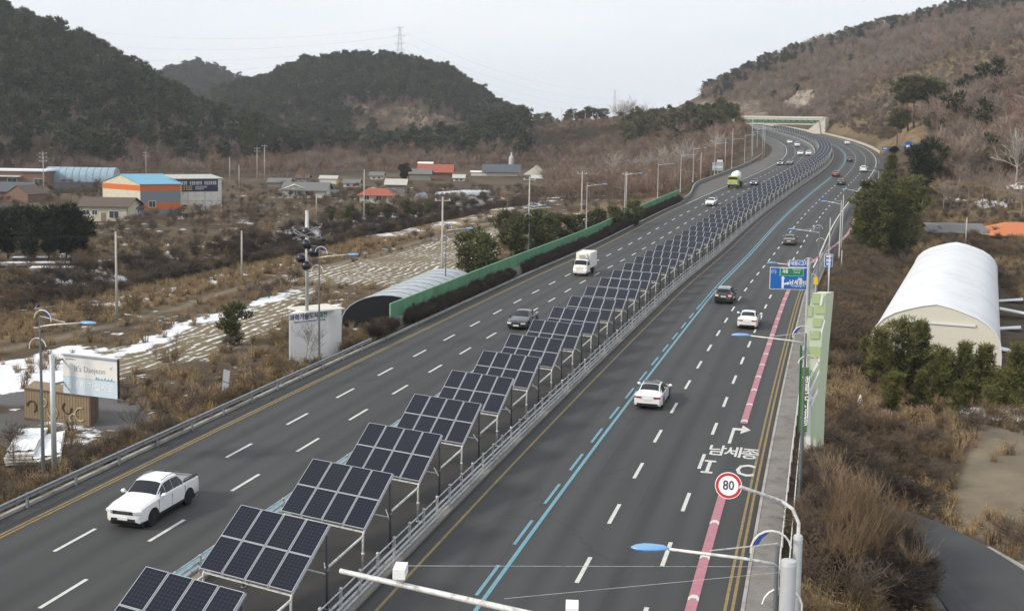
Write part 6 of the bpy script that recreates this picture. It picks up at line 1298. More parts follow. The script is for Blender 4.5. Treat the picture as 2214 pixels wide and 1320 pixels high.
def scatter(name, label, coll, pts, scale, cat=None, jit=.36, tilt=.06, zsc=None, idx=None):
    pts = np.asarray(pts, np.float32); n = len(pts)
    if not n: return
    me = bpy.data.meshes.new(name); me.vertices.add(n); me.vertices.foreach_set('co', pts.ravel())
    k_ = len(coll.objects); sc_ = np.asarray(scale, np.float32)*(1-jit+2*jit*RNG.random(n)); s3 = np.stack([sc_, sc_, sc_*(1-.15+.3*RNG.random(n))], 1)
    rot_ = np.stack([RNG.normal(size=n)*tilt, RNG.normal(size=n)*tilt, RNG.random(n)*6.283], 1)
    me.attributes.new('idx', 'INT', 'POINT').data.foreach_set('value', (RNG.integers(0, k_, n) if idx is None else idx).astype(np.int32)); me.attributes.new('rot', 'FLOAT_VECTOR', 'POINT').data.foreach_set('vector', rot_.astype(np.float32).ravel()); me.attributes.new('scl', 'FLOAT_VECTOR', 'POINT').data.foreach_set('vector', s3.astype(np.float32).ravel())
    o_ = obj(name, me); md = o_.modifiers.new('scatter', 'NODES'); md.node_group = GN; md[GN_ID] = coll
    return tag(o_, label, cat, kind='stuff')
def fan_points(n, d0, d1, a0, a1, seed):
    """n random ground points between two distances and two picture columns (a0, a1 in pixels at the horizon)"""
    rg = np.random.default_rng(seed); th0 = YAW+math.atan((a0-PW/2)/F_PX); th1 = YAW+math.atan((a1-PW/2)/F_PX); th = th0+(th1-th0)*rg.random(n); r_ = np.sqrt(d0*d0+(d1*d1-d0*d0)*rg.random(n)); x_ = r_*np.sin(th); y_ = r_*np.cos(th)
    return x_, y_
def lift(x_, y_, dz=-.15): return np.stack([x_, y_, TH(x_, y_)+dz], 1)
FARP = protos('far_pine', [pine(100+i, 10.0, 2.5+.3*(i % 3), 9, 44, 1.15, .20, .34, .62, .10).mesh('far_pine', ['bark', 'pine_far']) for i in range(6)])
FARO = protos('far_olive', [pine(150+i, 10.0, 2.6, 9, 44, 1.1, .18, .34, .62, .10).mesh('far_olive', ['bark_red', 'pine_olive']) for i in range(4)])
FARB = protos('far_bare', [bare(200+i, 9.0, 1.0, (5, 5, 6), .016, .055, .5).mesh('far_bare', ['twig_red' if i % 3 else 'twig_grey', 'twig_red']) for i in range(6)])
FARG = protos('far_grey', [bare(230+i, 9.0, 1.0, (5, 5, 6), .016, .06, .55).mesh('far_grey', ['twig_grey', 'twig_grey']) for i in range(4)])
SHRUB = protos('shrub', [bare(300+i, 2.0, 1.3, (4, 4, 6), .02, .012, .5, stems=6, rag=.6).mesh('shrub', [['twig', 'twig', 'straw_dark'][i % 3], 'twig']) for i in range(6)])
DARKS = protos('dark_shrub', [bare(330+i, 2.0, 1.3, (5, 4, 6), .02, .013, .5, stems=7, rag=.6).mesh('dark_shrub', ['twig_dark', 'twig_dark']) for i in range(4)])
TUFT = protos('tuft', [tuft(400+i, 34, .75, .5, .022).mesh('tuft', [['straw', 'straw_dark', 'straw', 'twig_tan'][i % 4], 'straw']) for i in range(5)])
# hillside woods: classify ground points by hill
def inside(x_, y_, poly, d0=0, d1=1e9):
    z_ = TH(x_, y_); px_, py_, pz_ = pix(np.stack([x_, y_, z_], 1)); r_ = np.hypot(x_, y_)
    return in_poly(px_, py_, poly) & (r_ > d0) & (r_ < d1), px_, py_, z_
_u = lambda x_, y_: uoff(x_, y_)
LEFT_H = [(-900, -200), (640, -200), (640, 300), (560, 366), (300, 364), (0, 364), (-900, 366)]
x_, y_ = fan_points(9500, 470, 980, -700, 640, 1); ok, px_, py_, z_ = inside(x_, y_, LEFT_H, 480, 980); ok &= z_ > .5
kind = RNG.random(len(x_)) < np.clip(.88-(py_-120)/330, .22, .88)
scatter('pine_wood', 'dark pine wood covering the left hill', FARP, np.stack([x_, y_, z_-.2], 1)[ok & kind], np.full((ok & kind).sum(), 1.0)); scatter('bare_wood', 'bare brown trees along the foot of the left hill', FARB, np.stack([x_, y_, z_-.2], 1)[ok & ~kind], np.full((ok & ~kind).sum(), .92))
MID_H = [(440, 100), (1130, 90), (1140, 350), (560, 352), (480, 340)]
x_, y_ = fan_points(13500, 560, 1250, 430, 1150, 2); ok, px_, py_, z_ = inside(x_, y_, MID_H, 560, 1250); ok &= z_ > 2
rockz = in_poly(px_, py_, [(740, 225), (900, 225), (1000, 260), (1000, 330), (870, 335), (770, 300)]); ok &= ~(rockz & (RNG.random(len(x_)) < .25))
kind = RNG.random(len(x_)) < np.clip(.80-(py_-180)/300, .18, .80); kind &= ~(rockz & (RNG.random(len(x_)) < .75))
scatter('pine_wood', 'pine wood on the middle hill under the pylon', FARP, np.stack([x_, y_, z_-.2], 1)[ok & kind], np.full((ok & kind).sum(), 1.0)); scatter('bare_wood', 'bare brown trees on the middle hill round the rock face', FARB, np.stack([x_, y_, z_-.2], 1)[ok & ~kind], np.full((ok & ~kind).sum(), .95))
x_, y_ = fan_points(3500, 1250, 1700, 250, 680, 3); ok, px_, py_, z_ = inside(x_, y_, [(250, 80), (680, 80), (680, 330), (250, 330)], 1250, 1700)
scatter('pine_wood', 'pine wood on the small hill far behind', FARP, np.stack([x_, y_, z_-.2], 1)[ok], np.full(ok.sum(), 1.05))
RIGHT_H = [(1440, 250), (1560, 150), (1700, 60), (2214, -80), (3300, -120), (3300, 300), (2214, 200), (2050, 240), (1940, 290), (1840, 275), (1640, 262), (1480, 258)]
x_, y_ = fan_points(15000, 520, 1050, 1420, 2900, 4); ok, px_, py_, z_ = inside(x_, y_, RIGHT_H, 500, 1050); ok &= (_u(x_, y_) > 22)
strawz = in_poly(px_, py_, [(1790, 235), (1960, 160), (2214, 90), (2900, 60), (2900, 190), (2120, 190), (2000, 260), (1900, 300), (1800, 290)]); ok &= ~(strawz & (RNG.random(len(x_)) < .86)); ok &= ~in_poly(px_, py_, [(1690, 230), (1745, 185), (1768, 215), (1740, 245)]); ok &= ~(in_poly(px_, py_, [(1520, 215), (1660, 215), (1660, 262), (1540, 255)]) & (RNG.random(len(x_)) < .7))
ridge = np.interp(px_, [1470, 1540, 1650, 1760, 1900, 2050, 2214], [235, 203, 143, 103, 55, 25, 0]); crest = (py_ < ridge+22)
kind = (crest & (RNG.random(len(x_)) < .40)) | (RNG.random(len(x_)) < .005)
scatter('pine_wood', 'row of dark pines along the crest of the right hill', FARP, np.stack([x_, y_, z_-.2], 1)[ok & kind], np.full((ok & kind).sum(), .62)); kg = RNG.random(len(x_)) < .5
scatter('bare_wood', 'bare brown wood on the big right hill', FARB, np.stack([x_, y_, z_-.2], 1)[ok & ~kind & kg], np.full((ok & ~kind & kg).sum(), .80)); scatter('bare_wood', 'bare grey wood on the big right hill', FARG, np.stack([x_, y_, z_-.2], 1)[ok & ~kind & ~kg], np.full((ok & ~kind & ~kg).sum(), .80))
# near right slope
x_, y_ = fan_points(3600, 275, 520, 1930, 3000, 5); u_ = _u(x_, y_); ok, px_, py_, z_ = inside(x_, y_, [(1935, 260), (2050, 150), (3000, 0), (3000, 420), (2100, 398), (1990, 390), (1950, 335)], 275, 520); ok &= (u_ > 26) & ~in_poly(px_, py_, [(1890, 250), (2010, 255), (1990, 315), (1890, 330)])
kg = RNG.random(len(x_)) < .5; kp = RNG.random(len(x_)) < .025
for k_, c_, lab in ((ok & kg & ~kp, FARB, 'bare brown trees on the near right slope'), (ok & ~kg & ~kp, FARG, 'bare grey trees on the near right slope'), (ok & kp, FARP, 'scattered pines among the bare trees of the near right slope')): scatter('slope_wood', lab, c_, np.stack([x_, y_, z_-.2], 1)[k_], np.full(k_.sum(), .98))
# spur left of the road: pines on top, bare trees and brush below
x_, y_ = fan_points(5200, 300, 720, 1080, 1640, 6); u_ = _u(x_, y_); ok, px_, py_, z_ = inside(x_, y_, [(1180, 400), (1230, 352), (1330, 300), (1340, 268), (1420, 240), (1620, 240), (1640, 300), (1640, 420), (1180, 440)], 300, 720); ok &= (u_ < -38) & (u_ > -260)
top = in_poly(px_, py_, [(1310, 295), (1350, 262), (1420, 245), (1640, 245), (1640, 300), (1560, 290), (1480, 325), (1360, 322)])
kp = top & (RNG.random(len(x_)) < .34); kb = ok & ~kp & (RNG.random(len(x_)) < .80)
scatter('pine_wood', 'pine grove on the knoll left of the far bend', FARO, np.stack([x_, y_, z_-.2], 1)[ok & kp], np.full((ok & kp).sum(), .72)); scatter('bare_wood', 'bare reddish scrub below the pine grove on the left', FARB, np.stack([x_, y_, z_-.2], 1)[kb], np.full(kb.sum(), .74))
x_, y_ = fan_points(2600, 560, 760, 1100, 1400, 7); ok, px_, py_, z_ = inside(x_, y_, [(1100, 255), (1400, 250), (1360, 350), (1120, 352)], 560, 800)
scatter('bank_scrub', 'low straw-coloured scrub on the plateau bank', SHRUB, np.stack([x_, y_, z_-.1], 1)[ok], np.full(ok.sum(), 1.5))
x_, y_ = fan_points(9000, 430, 900, 1700, 2700, 17); ok, px_, py_, z_ = inside(x_, y_, [(1740, 240), (1960, 140), (2214, 70), (2700, 40), (2700, 190), (2120, 200), (2000, 290), (1900, 330), (1800, 290)], 430, 900); ok &= (_u(x_, y_) > 18)
scatter('bank_scrub', 'straw-coloured scrub on the lower right hill', SHRUB, np.stack([x_, y_, z_-.1], 1)[ok], np.full(ok.sum(), 1.1), jit=.5)
# trees at the foot of the hills behind the village
x_, y_ = fan_points(9000, 380, 860, -300, 1400, 8); ok, px_, py_, z_ = inside(x_, y_, [(-300, 374), (300, 366), (540, 366), (580, 335), (1130, 330), (1400, 330), (1400, 380), (1190, 372), (1180, 362), (1040, 362), (1020, 372), (960, 366), (880, 372), (800, 372), (560, 388), (480, 382), (-300, 382)], 380, 860)
scatter('bare_wood', 'belt of bare trees behind the village houses', FARB, np.stack([x_, y_, z_-.2], 1)[ok], np.full(ok.sum(), .72))
# brush and grass of the valley, the banks and the verges
x_, y_ = fan_points(15000, 60, 420, -400, 1560, 9); u_ = _u(x_, y_); sdm = polydist(x_, y_, STREAM); fld = in_poly(x_, y_, FIELD_A) | in_poly(x_, y_, FIELD_B) | in_poly(x_, y_, PATHF) | in_poly(x_, y_, YARD) | in_poly(x_, y_, ROADL) | in_poly(x_, y_, SNOWA)
north = (y_-np.interp(x_, STREAM[:, 0], STREAM[:, 1])) > 0
den = np.where(sdm < 13, .50, np.where(north, np.where(sdm < 70, .17, .09), np.where(sdm < 50, .06, .035))); ok = (u_ < -36) & ~fld & ~in_poly(x_, y_, TANB) & (RNG.random(len(x_)) < den); okd = (u_ < -36) & ~fld & (sdm < 9) & (RNG.random(len(x_)) < .85)
scatter('ditch_brush', 'dark brush lining the ditch through the valley', DARKS, lift(x_, y_)[okd], np.full(okd.sum(), .9), jit=.4)
scatter('valley_brush', 'dry brown brush along the stream and between the fields', SHRUB, lift(x_, y_)[ok], np.full(ok.sum(), .95), jit=.45)
x_, y_ = fan_points(16000, 45, 230, -300, 1500, 10); u_ = _u(x_, y_); fld = in_poly(x_, y_, FIELD_A) | in_poly(x_, y_, FIELD_B) | in_poly(x_, y_, PATHF) | in_poly(x_, y_, YARD) | in_poly(x_, y_, ROADL); tan = in_poly(x_, y_, TANB); ok = (u_ < -27.5) & ~fld & (tan | (RNG.random(len(x_)) < .30))
scatter('valley_grass', 'straw coloured dry grass on the field edges', TUFT, lift(x_, y_, -.05)[ok], np.full(ok.sum(), 1.15), jit=.4)
# left verge: strip between guardrail / wall and the fields
rg = np.random.default_rng(12); n_ = 5200; Yv = 30+240*rg.random(n_)**1.3; uv_ = -26.4-13*rg.random(n_)**1.4; pv = np.array([tuple(RP(a, b_)) for a, b_ in zip(uv_, Yv)]); okv = ~((uv_ > -28.3) & (Yv > 100)) & ~in_poly(pv[:, 0], pv[:, 1], YARD) & ~in_poly(pv[:, 0], pv[:, 1], wpoly([(-80, 870), (250, 870), (330, 900), (300, 960), (190, 1000), (-80, 1030)], -1.6)) & ~(in_poly(pv[:, 0], pv[:, 1], wpoly([(300, 790), (500, 760), (640, 760), (600, 840), (430, 880), (330, 870)], -1.8)) & (rg.random(n_) < .85))
okv &= np.hypot(pv[:, 0]-o_.x if False else pv[:, 0]-sb.location.x-2, pv[:, 1]-sb.location.y-1) > 3.6
k1 = rg.random(n_) < .20
scatter('verge_brush', 'dark red-brown brush behind the left guardrail and green wall', SHRUB, lift(pv[:, 0], pv[:, 1])[okv & k1], np.full((okv & k1).sum(), .50), jit=.4); scatter('verge_grass', 'dry grass behind the left guardrail', TUFT, lift(pv[:, 0], pv[:, 1], -.05)[okv & ~k1], np.full((okv & ~k1).sum(), .9), jit=.4)
n_ = 1500; Yv = 99+168*rg.random(n_); uv_ = np.array([-26.5*wr(b_) for b_ in Yv])-.75*rg.random(n_); pv = np.array([tuple(RP(a, b_, -.05)) for a, b_ in zip(uv_, Yv)])
okw = vnoise(pv[:, 0], pv[:, 1], 6, 9) > -.36
scatter('wall_foot_brush', 'dark dead creeper at the foot of the green wall', DARKS, pv[okw], np.full(okw.sum(), .50), jit=.5)
# right bank
n_ = 15000; Yv = 22+290*rg.random(n_); uv_ = 13.0+62*rg.random(n_)**1.6; pv = np.array([tuple(RP(a, b_)) for a, b_ in zip(uv_, Yv)]); xx_, yy_ = pv[:, 0], pv[:, 1]
shed_c = SHED.location; bad = in_poly(xx_, yy_, ROADR) | in_poly(xx_, yy_, SNOWR) | (in_poly(xx_, yy_, SANDR) & (vnoise(xx_, yy_, 7, 14) < -.06)) | ((xx_ > shed_c.x-1) & (xx_ < shed_c.x+22) & (yy_ > shed_c.y-3) & (yy_ < shed_c.y+72)) | ((Yv > 165) & (uv_ < 19))
k1 = (rg.random(n_) < .24) & (vnoise(xx_, yy_, 9, 8) > -.12)
scatter('bank_brush', 'red-brown dry brush on the right-hand bank', SHRUB, lift(xx_, yy_)[~bad & k1], np.full((~bad & k1).sum(), .78), jit=.45); scatter('bank_grass', 'straw coloured dry grass on the right-hand bank', TUFT, lift(xx_, yy_, -.05)[~bad & ~k1], np.full((~bad & ~k1).sum(), 1.1), jit=.4)

n_ = 2600; bp2 = wpoly([(1795, 560), (1900, 556), (1960, 640), (1900, 730), (1830, 780), (1778, 720)], -1.0); bx2 = np.array(bp2); xx_ = bx2[:, 0].min()+np.ptp(bx2[:, 0])*rg.random(n_); yy_ = bx2[:, 1].min()+np.ptp(bx2[:, 1])*rg.random(n_); okb = in_poly(xx_, yy_, bp2) & (_u(xx_, yy_) > 13.5)
k1 = rg.random(n_) < .45; scatter('bank_brush', 'brown brush between the exit lane and the arched shed', SHRUB, lift(xx_, yy_)[okb & k1], np.full((okb & k1).sum(), .8), jit=.4); scatter('bank_grass', 'tall straw grass between the exit lane and the arched shed', TUFT, lift(xx_, yy_, -.05)[okb & ~k1], np.full((okb & ~k1).sum(), 1.5), jit=.4)
n_ = 700; pv = np.array([tuple(at(1760+230*rg.random(), 1080+260*rg.random()**1.1, -2.4)) for _ in range(n_)]); okb = ~in_poly(pv[:, 0], pv[:, 1], ROADR) & (_u(pv[:, 0], pv[:, 1]) > 13)
scatter('thicket_brush', 'dark undergrowth of the bottom right thicket', DARKS, lift(pv[:, 0], pv[:, 1])[okb], np.full(okb.sum(), .62), jit=.4)
x_, y_ = fan_points(900, 655, 740, 1112, 1420, 19)
scatter('plateau_hedge', 'low bare hedge along the far plateau edge', FARB, lift(x_, y_), np.full(900, .58), jit=.5); x_, y_ = fan_points(160, 680, 740, 1112, 1420, 20); scatter('plateau_shrubs', 'low evergreen shrubs along the far plateau edge', FARO, lift(x_, y_), np.full(160, .5), jit=.4)
# ------------------------------------------------------------------ single trees
def tree_thing(name, label, vm, loc, mats, scale, rz_, group, cat='tree', sz=1.0):
    t_ = thing(name, label, cat, loc, rz_, group); t_.scale = (scale, scale, scale*sz)
    for nm, me_ in vm: obj(nm, me_, t_)
    return t_
def split(vm, wood, leafm, crown='crown'):
    r_ = [('trunk', vm.mesh('trunk', [wood], 0))]
    if leafm: r_.append((crown, vm.mesh(crown, [leafm], 1)))
    return r_
NP = [split(pine(500+i, 5.6, 1.7 if i % 2 else 1.9, 40, 84, .46, .032, .04, .46, .07, cone=i % 2 == 0, leaders=7), 'bark', 'pine_near') for i in range(5)]
MP = [split(pine(520+i, 10.0, 2.5, 26, 130, .60, .06, .14, .70, .06), 'bark', 'juniper') for i in range(3)]
CP = [split(pine(540+i, 10.0, 2.1, 34, 100, .55, .06, .05, .75, .04, cone=True), 'bark', 'juniper') for i in range(2)]
UP = [split(pine(560+i, 12.0, 3.4, 15, 100, .8, .10, .60, .45, .08, umbrella=True), 'bark_red', 'pine_olive') for i in range(3)]
DP = [split(pine(580+i, 9.0, 2.9, 22, 110, .75, .10, .22, .6, .1), 'bark', 'pine_dark') for i in range(3)]
SP_ = [split(pine(600+i, 4.0, 1.5, 16, 90, .42, .05, .05, .7, .1), 'bark', 'pine_mid') for i in range(3)]
def spot(px_, py_): return atT(px_, py_)
def plant(lib, k, px_, base_y, top_y, H0, name, label, group, cat='tree', dz=-.1, dep=None):
    p = spot(px_, base_y) if dep is None else (lambda q_: Vector((q_.x, q_.y, T1(q_.x, q_.y))))(atd(px_, base_y, dep)); s_ = gs(p); h_ = (base_y-top_y)*s_
    p.z += dz; return tree_thing(name, label, lib[k % len(lib)], p, None, max(.2, h_/H0), k*1.7, group, cat)
near_p = [(1897, 838, 706), (1948, 846, 690), (1987, 838, 694), (2040, 866, 748), (2078, 868, 736), (2122, 872, 742), (2168, 880, 792), (2206, 890, 738), (1926, 884, 800), (1992, 892, 798), (2072, 898, 822), (2140, 896, 830), (1862, 800, 726)]
for i, (a, b_, c_) in enumerate(near_p): plant(NP, i, a, b_, c_, 6.0, 'pine_tree', 'green pine in front of the white arched shed, %s counting from the first planted' % ordw(i+1) if False else ['young green pine at the left front corner of the arched shed', 'tall green pine left of centre before the arched shed', 'pine just left of the gap before the arched shed', 'pine just right of the gap before the arched shed', 'second pine right of the gap before the arched shed', 'pine at the right front corner of the arched shed', 'small pine right of the arched shed corner', 'pine cut by the right edge beside the arched shed', 'low pine in front of the shed, left of the others in its row', 'low pine in front of the shed in the middle of the group', 'low spreading pine above the snow strip', 'rightmost low pine standing on the snow strip', 'small pine on the straw bank left of the arched shed'][i], 'pines before the arched shed')
mp_ = [(1858, 548, 428), (1893, 566, 404), (1936, 566, 398), (1966, 552, 418), (1884, 520, 436), (1948, 516, 400)]
for i, (a, b_, c_) in enumerate(mp_): plant(MP, i, a, b_, c_, 10.0, 'evergreen_tree', ['dense evergreen nearest the exit lane', 'dense evergreen with the darkest foot beside the exit lane', 'broad evergreen in the middle of the clump above the arched shed', 'rightmost evergreen of the clump above the arched shed', 'shorter evergreen at the back left of the clump', 'evergreen at the back right of the clump'][i], 'evergreen clump by the exit')
for i, (a, b_, c_) in enumerate([(1922, 478, 344), (1908, 470, 380)]): plant(CP, i, a, b_, c_, 10.0, 'conifer', ['pointed dark conifer above the evergreen clump', 'lower pointed conifer left of the tall one'][i], 'pointed conifers')
plant(DP, 1, 1995, 424, 318, 9.0, 'pine_tree', 'lone pine with a long bare trunk right of the blue sign board', 'lone pines')
up_ = [(1938, 303, 216), (1962, 306, 206), (1974, 300, 198), (1988, 294, 200), (2000, 290, 194), (2014, 288, 206)]
for i, (a, b_, c_) in enumerate(up_): plant(UP, i, a, b_, c_, 12.0, 'umbrella_pine', 'flat-topped pine in the grove on the straw slope, %s from the left' % ordw(i+1), 'grove of flat-topped pines', dep=372)
for i, (a, b_, c_) in enumerate([(-34, 572, 476), (18, 568, 462), (60, 572, 458), (102, 570, 462), (142, 570, 456), (172, 564, 476)]): plant(DP, i, a, b_, c_, 9.0, 'dark_pine', 'dark pine in the clump before the brick house, %s from the left' % ordw(i+1), 'clump of dark pines')
wp = [(1098, 520, 464), (1122, 556, 478), (1160, 548, 464), (1186, 534, 468), (1222, 528, 474), (1252, 516, 470), (1288, 504, 458), (1330, 488, 452), (1372, 474, 438), (1016, 592, 506), (1044, 602, 518)]
for i, (a, b_, c_) in enumerate(wp): plant(SP_, i, a, b_+14, c_, 4.0, 'roadside_pine', 'bushy pine behind the green wall, %s' % (ordw(i+1)+' from the left of the dense row' if i < 9 else ('sparse and leftmost, on the snowy field edge' if i == 9 else 'sparse, second from the snowy field')), 'pines behind the green wall')
for i, (a, b_, c_) in enumerate([(716, 478, 448), (756, 482, 446), (796, 480, 444), (838, 474, 444), (880, 470, 436), (926, 466, 440), (962, 470, 444)]): plant(SP_, i, a, b_, c_, 4.0, 'evergreen_bush', 'dark evergreen bush below the village houses, %s from the left' % ordw(i+1), 'evergreen bushes by the stream')
plant(DP, 0, 872, 398, 358, 9.0, 'round_evergreen', 'round dark evergreen beside the grey barn', None); plant(SP_, 1, 505, 746, 662, 4.0, 'young_pine', 'lone young pine at the edge of the snowy field', None); plant(CP, 1, 538, 362, 262, 10.0, 'tall_conifer', 'tall dark conifer at the end of the left hill', None)
BT = [split(bare(700+i, 7.0, 1.1, (6, 6, 8), .014, .016, .5), 'twig_grey', None) for i in range(3)]
BW = [split(bare(720+i, 9.0, 1.0, (6, 6, 7), .018, .04, .6), 'birch', None) for i in range(2)]
BR = [split(bare(740+i, 6.0, 1.3, (7, 7, 9), .014, .022, .45), 'twig_tan', None) for i in range(2)]
SPL = [split(bare(760+i, 4.5, .8, (5, 4, 6), .010, .010, .7, stems=2), 'twig', None) for i in range(3)]
for i, (a, b_, c_) in enumerate([(658, 800, 694), (440, 890, 792), (290, 962, 862), (48, 1062, 930), (345, 792, 742), (382, 770, 716)]): plant(SPL, i, a, b_, c_, 4.5, 'sapling', ['thin bare sapling in front of the white lettered block', 'thin bare sapling behind the guardrail, right of the billboard', 'staked bare sapling behind the guardrail near the container', 'bare sapling at the left edge by the panel stacks', 'small bare sapling in the snowy field, left of its neighbour', 'small bare sapling in the snowy field, right of its neighbour'][i], 'roadside saplings')
for i, (a, b_, c_) in enumerate([(455, 392, 314), (656, 398, 356), (1096, 452, 402), (250, 420, 388), (660, 500, 430), (610, 476, 440), (418, 480, 430), (470, 478, 436), (596, 432, 392), (545, 440, 402), (330, 478, 440), (905, 446, 408), (500, 470, 428), (580, 520, 470)]): plant(BR, i, a, b_, c_, 6.0, 'bare_tree', ['tall bare tan tree behind the warehouse annexe', 'round bare tree behind the white house', 'round bare tree by the white tunnels', 'bare bush left of the striped warehouse', 'broad bare tan tree right of the stream', 'low bare tan tree beside the stream', 'tan bare bush below the striped warehouse', 'tan bare bush below the pale annexe', 'tall bare tree left of the white house', 'bare tree between the annexe and the white house', 'bare tree behind the cream house wing', 'bare tree right of the red-roofed house', 'bare tree below the annexe wall', 'bare tree at the stream bend'][i], 'bare tan trees of the valley')
for i, (a, b_, c_) in enumerate([(1326, 392, 318), (1368, 390, 330), (1402, 392, 316), (1440, 388, 300), (1480, 384, 290), (1548, 350, 272), (2196, 400, 262)]): plant(BW, i, a, b_, c_, 9.0, 'pale_bare_tree', 'pale-barked bare tree, %s' % (ordw(i+1)+' from the left below the pine knoll' if i < 6 else 'large, at the right edge of the slope'), 'pale bare trees', dz=-.4)
for i, (a, b_, c_) in enumerate([(2092, 450, 330), (2124, 448, 340), (2155, 455, 350), (2178, 452, 345), (2040, 455, 372), (2208, 470, 350)]): plant(BT, i, a, b_, c_, 7.0, 'bare_tree', 'slender bare tree below the parking lot, %s from the left' % ordw(i+1) if i < 4 else ['', '', '', '', 'bare tree left of the snowy lot edge', 'bare tree at the right edge below the lot'][i], 'bare trees below the lot')
BB = [split(bare(780+i, 6.5, 1.0, (3, 4, 5), .013, .011, .8, stems=8, rag=.36), 'twig_tan' if i % 2 else 'straw_dark', None) for i in range(4)]
for i, (x0, y0, s_) in enumerate([(1845, 1250, 1.0), (1800, 1190, .8), (1890, 1290, .95), (1925, 1205, .8), (1780, 1290, .85), (1870, 1160, .7), (1840, 1350, 1.0), (1965, 1280, .7), (1815, 1240, .9), (1865, 1225, .95), (1905, 1240, .85), (1790, 1145, .7)]):
    p = at(x0, y0, -2.3); p.z = T1(p.x, p.y)-.1; tree_thing('tall_bare_bush', ['tall many-stemmed bare bush in the middle of the bottom right thicket', 'bare bush beside the pavement below the green tower', 'bare bush in front of the thicket near the side lane', 'bare bush at the right of the thicket', 'bare bush behind the gantry pole', 'bare bush at the back of the thicket', 'nearest bare bush of the thicket, cut by the bottom edge', 'low bare bush by the corner of the side lane', 'bare bush left of the middle of the thicket', 'bare bush just behind the middle of the thicket', 'bare bush right of the middle of the thicket', 'bare bush at the back left of the thicket by the tower'][i], BB[i % 4], p, None, s_*.58, i*1.3, 'bare bushes of the thicket')

# ------------------------------------------------------------------ utility poles and wires
PTOP = []
def upole(px_, by, ty, label, cross=1, r_=.16, dep=None):
    p = spot(px_, by) if dep is None else (lambda q_: Vector((q_.x, q_.y, T1(q_.x, q_.y))))(atd(px_, by, dep)); h_ = (by-ty)*gs(p); t_ = thing('utility_pole', label, 'utility pole', p, -YAW+R(12), 'utility poles')
    MB().tube([(0, 0, 0), (0, 0, h_)], [r_, r_*.62], 8).build('pole', 'pole_concrete', t_, True)
    for k in range(cross):
        z_ = h_-.5-1.1*k; MB().box((0, 0, z_), (2.1, .12, .12)).build('crossarm', 'galv', t_)
        for s_ in (-.9, 0, .9): MB().lathe([(.05, 0), (.07, .1), (.04, .2)], (s_, 0, z_+.06), 6).build('insulator', 'white', t_)
    PTOP.append(p+Vector((0, 0, h_-.4))); return t_
UPL = [(253, 692, 500, 'tall concrete pole at the field track, left of the snowy field', 0), (523, 604, 498, 'concrete pole by the track above the snowy field', 0), (955, 632, 425, 'tall concrete pole behind the green wall by the field', 1), (1142, 566, 382, 'tall concrete pole behind the green wall near the pines', 1), (1256, 512, 370, 'concrete pole behind the green wall beside the round mirror', 1), (787, 492, 366, 'concrete pole below the red-roofed house with two antenna panels', 0), (1353, 470, 372, 'concrete pole near the far end of the green wall', 1), (95, 432, 328, 'pole with several crossarms before the blue greenhouse', 3), (316, 388, 328, 'pole behind the striped warehouse roof', 2), (556, 398, 318, 'left pole of the pair beyond the annexe', 2), (572, 396, 313, 'right pole of the pair beyond the annexe', 1), (497, 396, 340, 'pole right of the pale annexe', 0), (517, 412, 356, 'short pole between the annexe and the white house', 0), (684, 470, 420, 'thin pole above the white house garden', 0), (1112, 290, 240, '', 0)]
for a in UPL[:-1]: upole(*a)
upole(2087, 540, 470, 'white concrete pole behind the arched shed', 0); upole(1784, 768, 648, 'pale leaning pole beside the light green tower', 0, .12)
for i, (a, b_, c_) in enumerate([(1514, 404, 330), (1567, 372, 300), (1582, 366, 278), (1624, 350, 250), (1648, 345, 262), (1652, 340, 268)]): upole(a, b_, c_, 'slim pole on the left side of the far bend, %s from the left' % ordw(i+1), 0, .14)
for i, (a, b_, c_) in enumerate([(1818, 560, 420), (1790, 600, 470), (1818, 600, 540)]): upole(a, b_, c_, ['slim tall pole beside the evergreen clump', 'slim pole behind the blue direction sign', 'short slim pole on the brown bank'][i], 0, .1)
def wire(a, b_, sag, label, r_=.014): 
    pts = [a.lerp(b_, k/12)-Vector((0, 0, 4*sag*(k/12)*(1-k/12))) for k in range(13)]; o_ = MB().tube(pts, r_, 4).build('power_line', 'black', None); tag(o_, label, 'power line', 'overhead wires')
wire(PTOP[0], PTOP[1], .8, 'overhead wire between the two field poles'); wire(PTOP[1], PTOP[5], 1.0, 'overhead wire from the field pole to the village pole'); wire(PTOP[2], PTOP[3], .6, 'overhead wire between the first poles behind the green wall'); wire(PTOP[3], PTOP[4], .6, 'overhead wire between the middle poles behind the green wall'); wire(PTOP[4], PTOP[6], .6, 'overhead wire to the last pole behind the green wall'); wire(PTOP[0], PTOP[0]+Vector((-60, -14, 2)), 1.5, 'overhead wire leaving the left edge from the field pole'); wire(PTOP[7], PTOP[8], 1.2, 'overhead wire before the dark hill'); wire(PTOP[8], PTOP[9], 1.4, 'overhead wire above the warehouse roofs')
# round traffic mirror on its pole
p = spot(1254, 506); t_ = thing('traffic_mirror', 'round white-backed mirror behind the green wall', 'mirror', p); s_ = gs(p); MB().tube([(0, 0, 0), (0, 0, 20*s_)], .05, 6).build('pole', 'pole_concrete', t_); MB().lathe([(6*s_, -.04), (6*s_, .04)], n=16).build('dish', 'white', t_).matrix_local = Matrix.Translation((0, -.1, 20*s_))@Matrix.Rotation(R(80), 4, 'X')
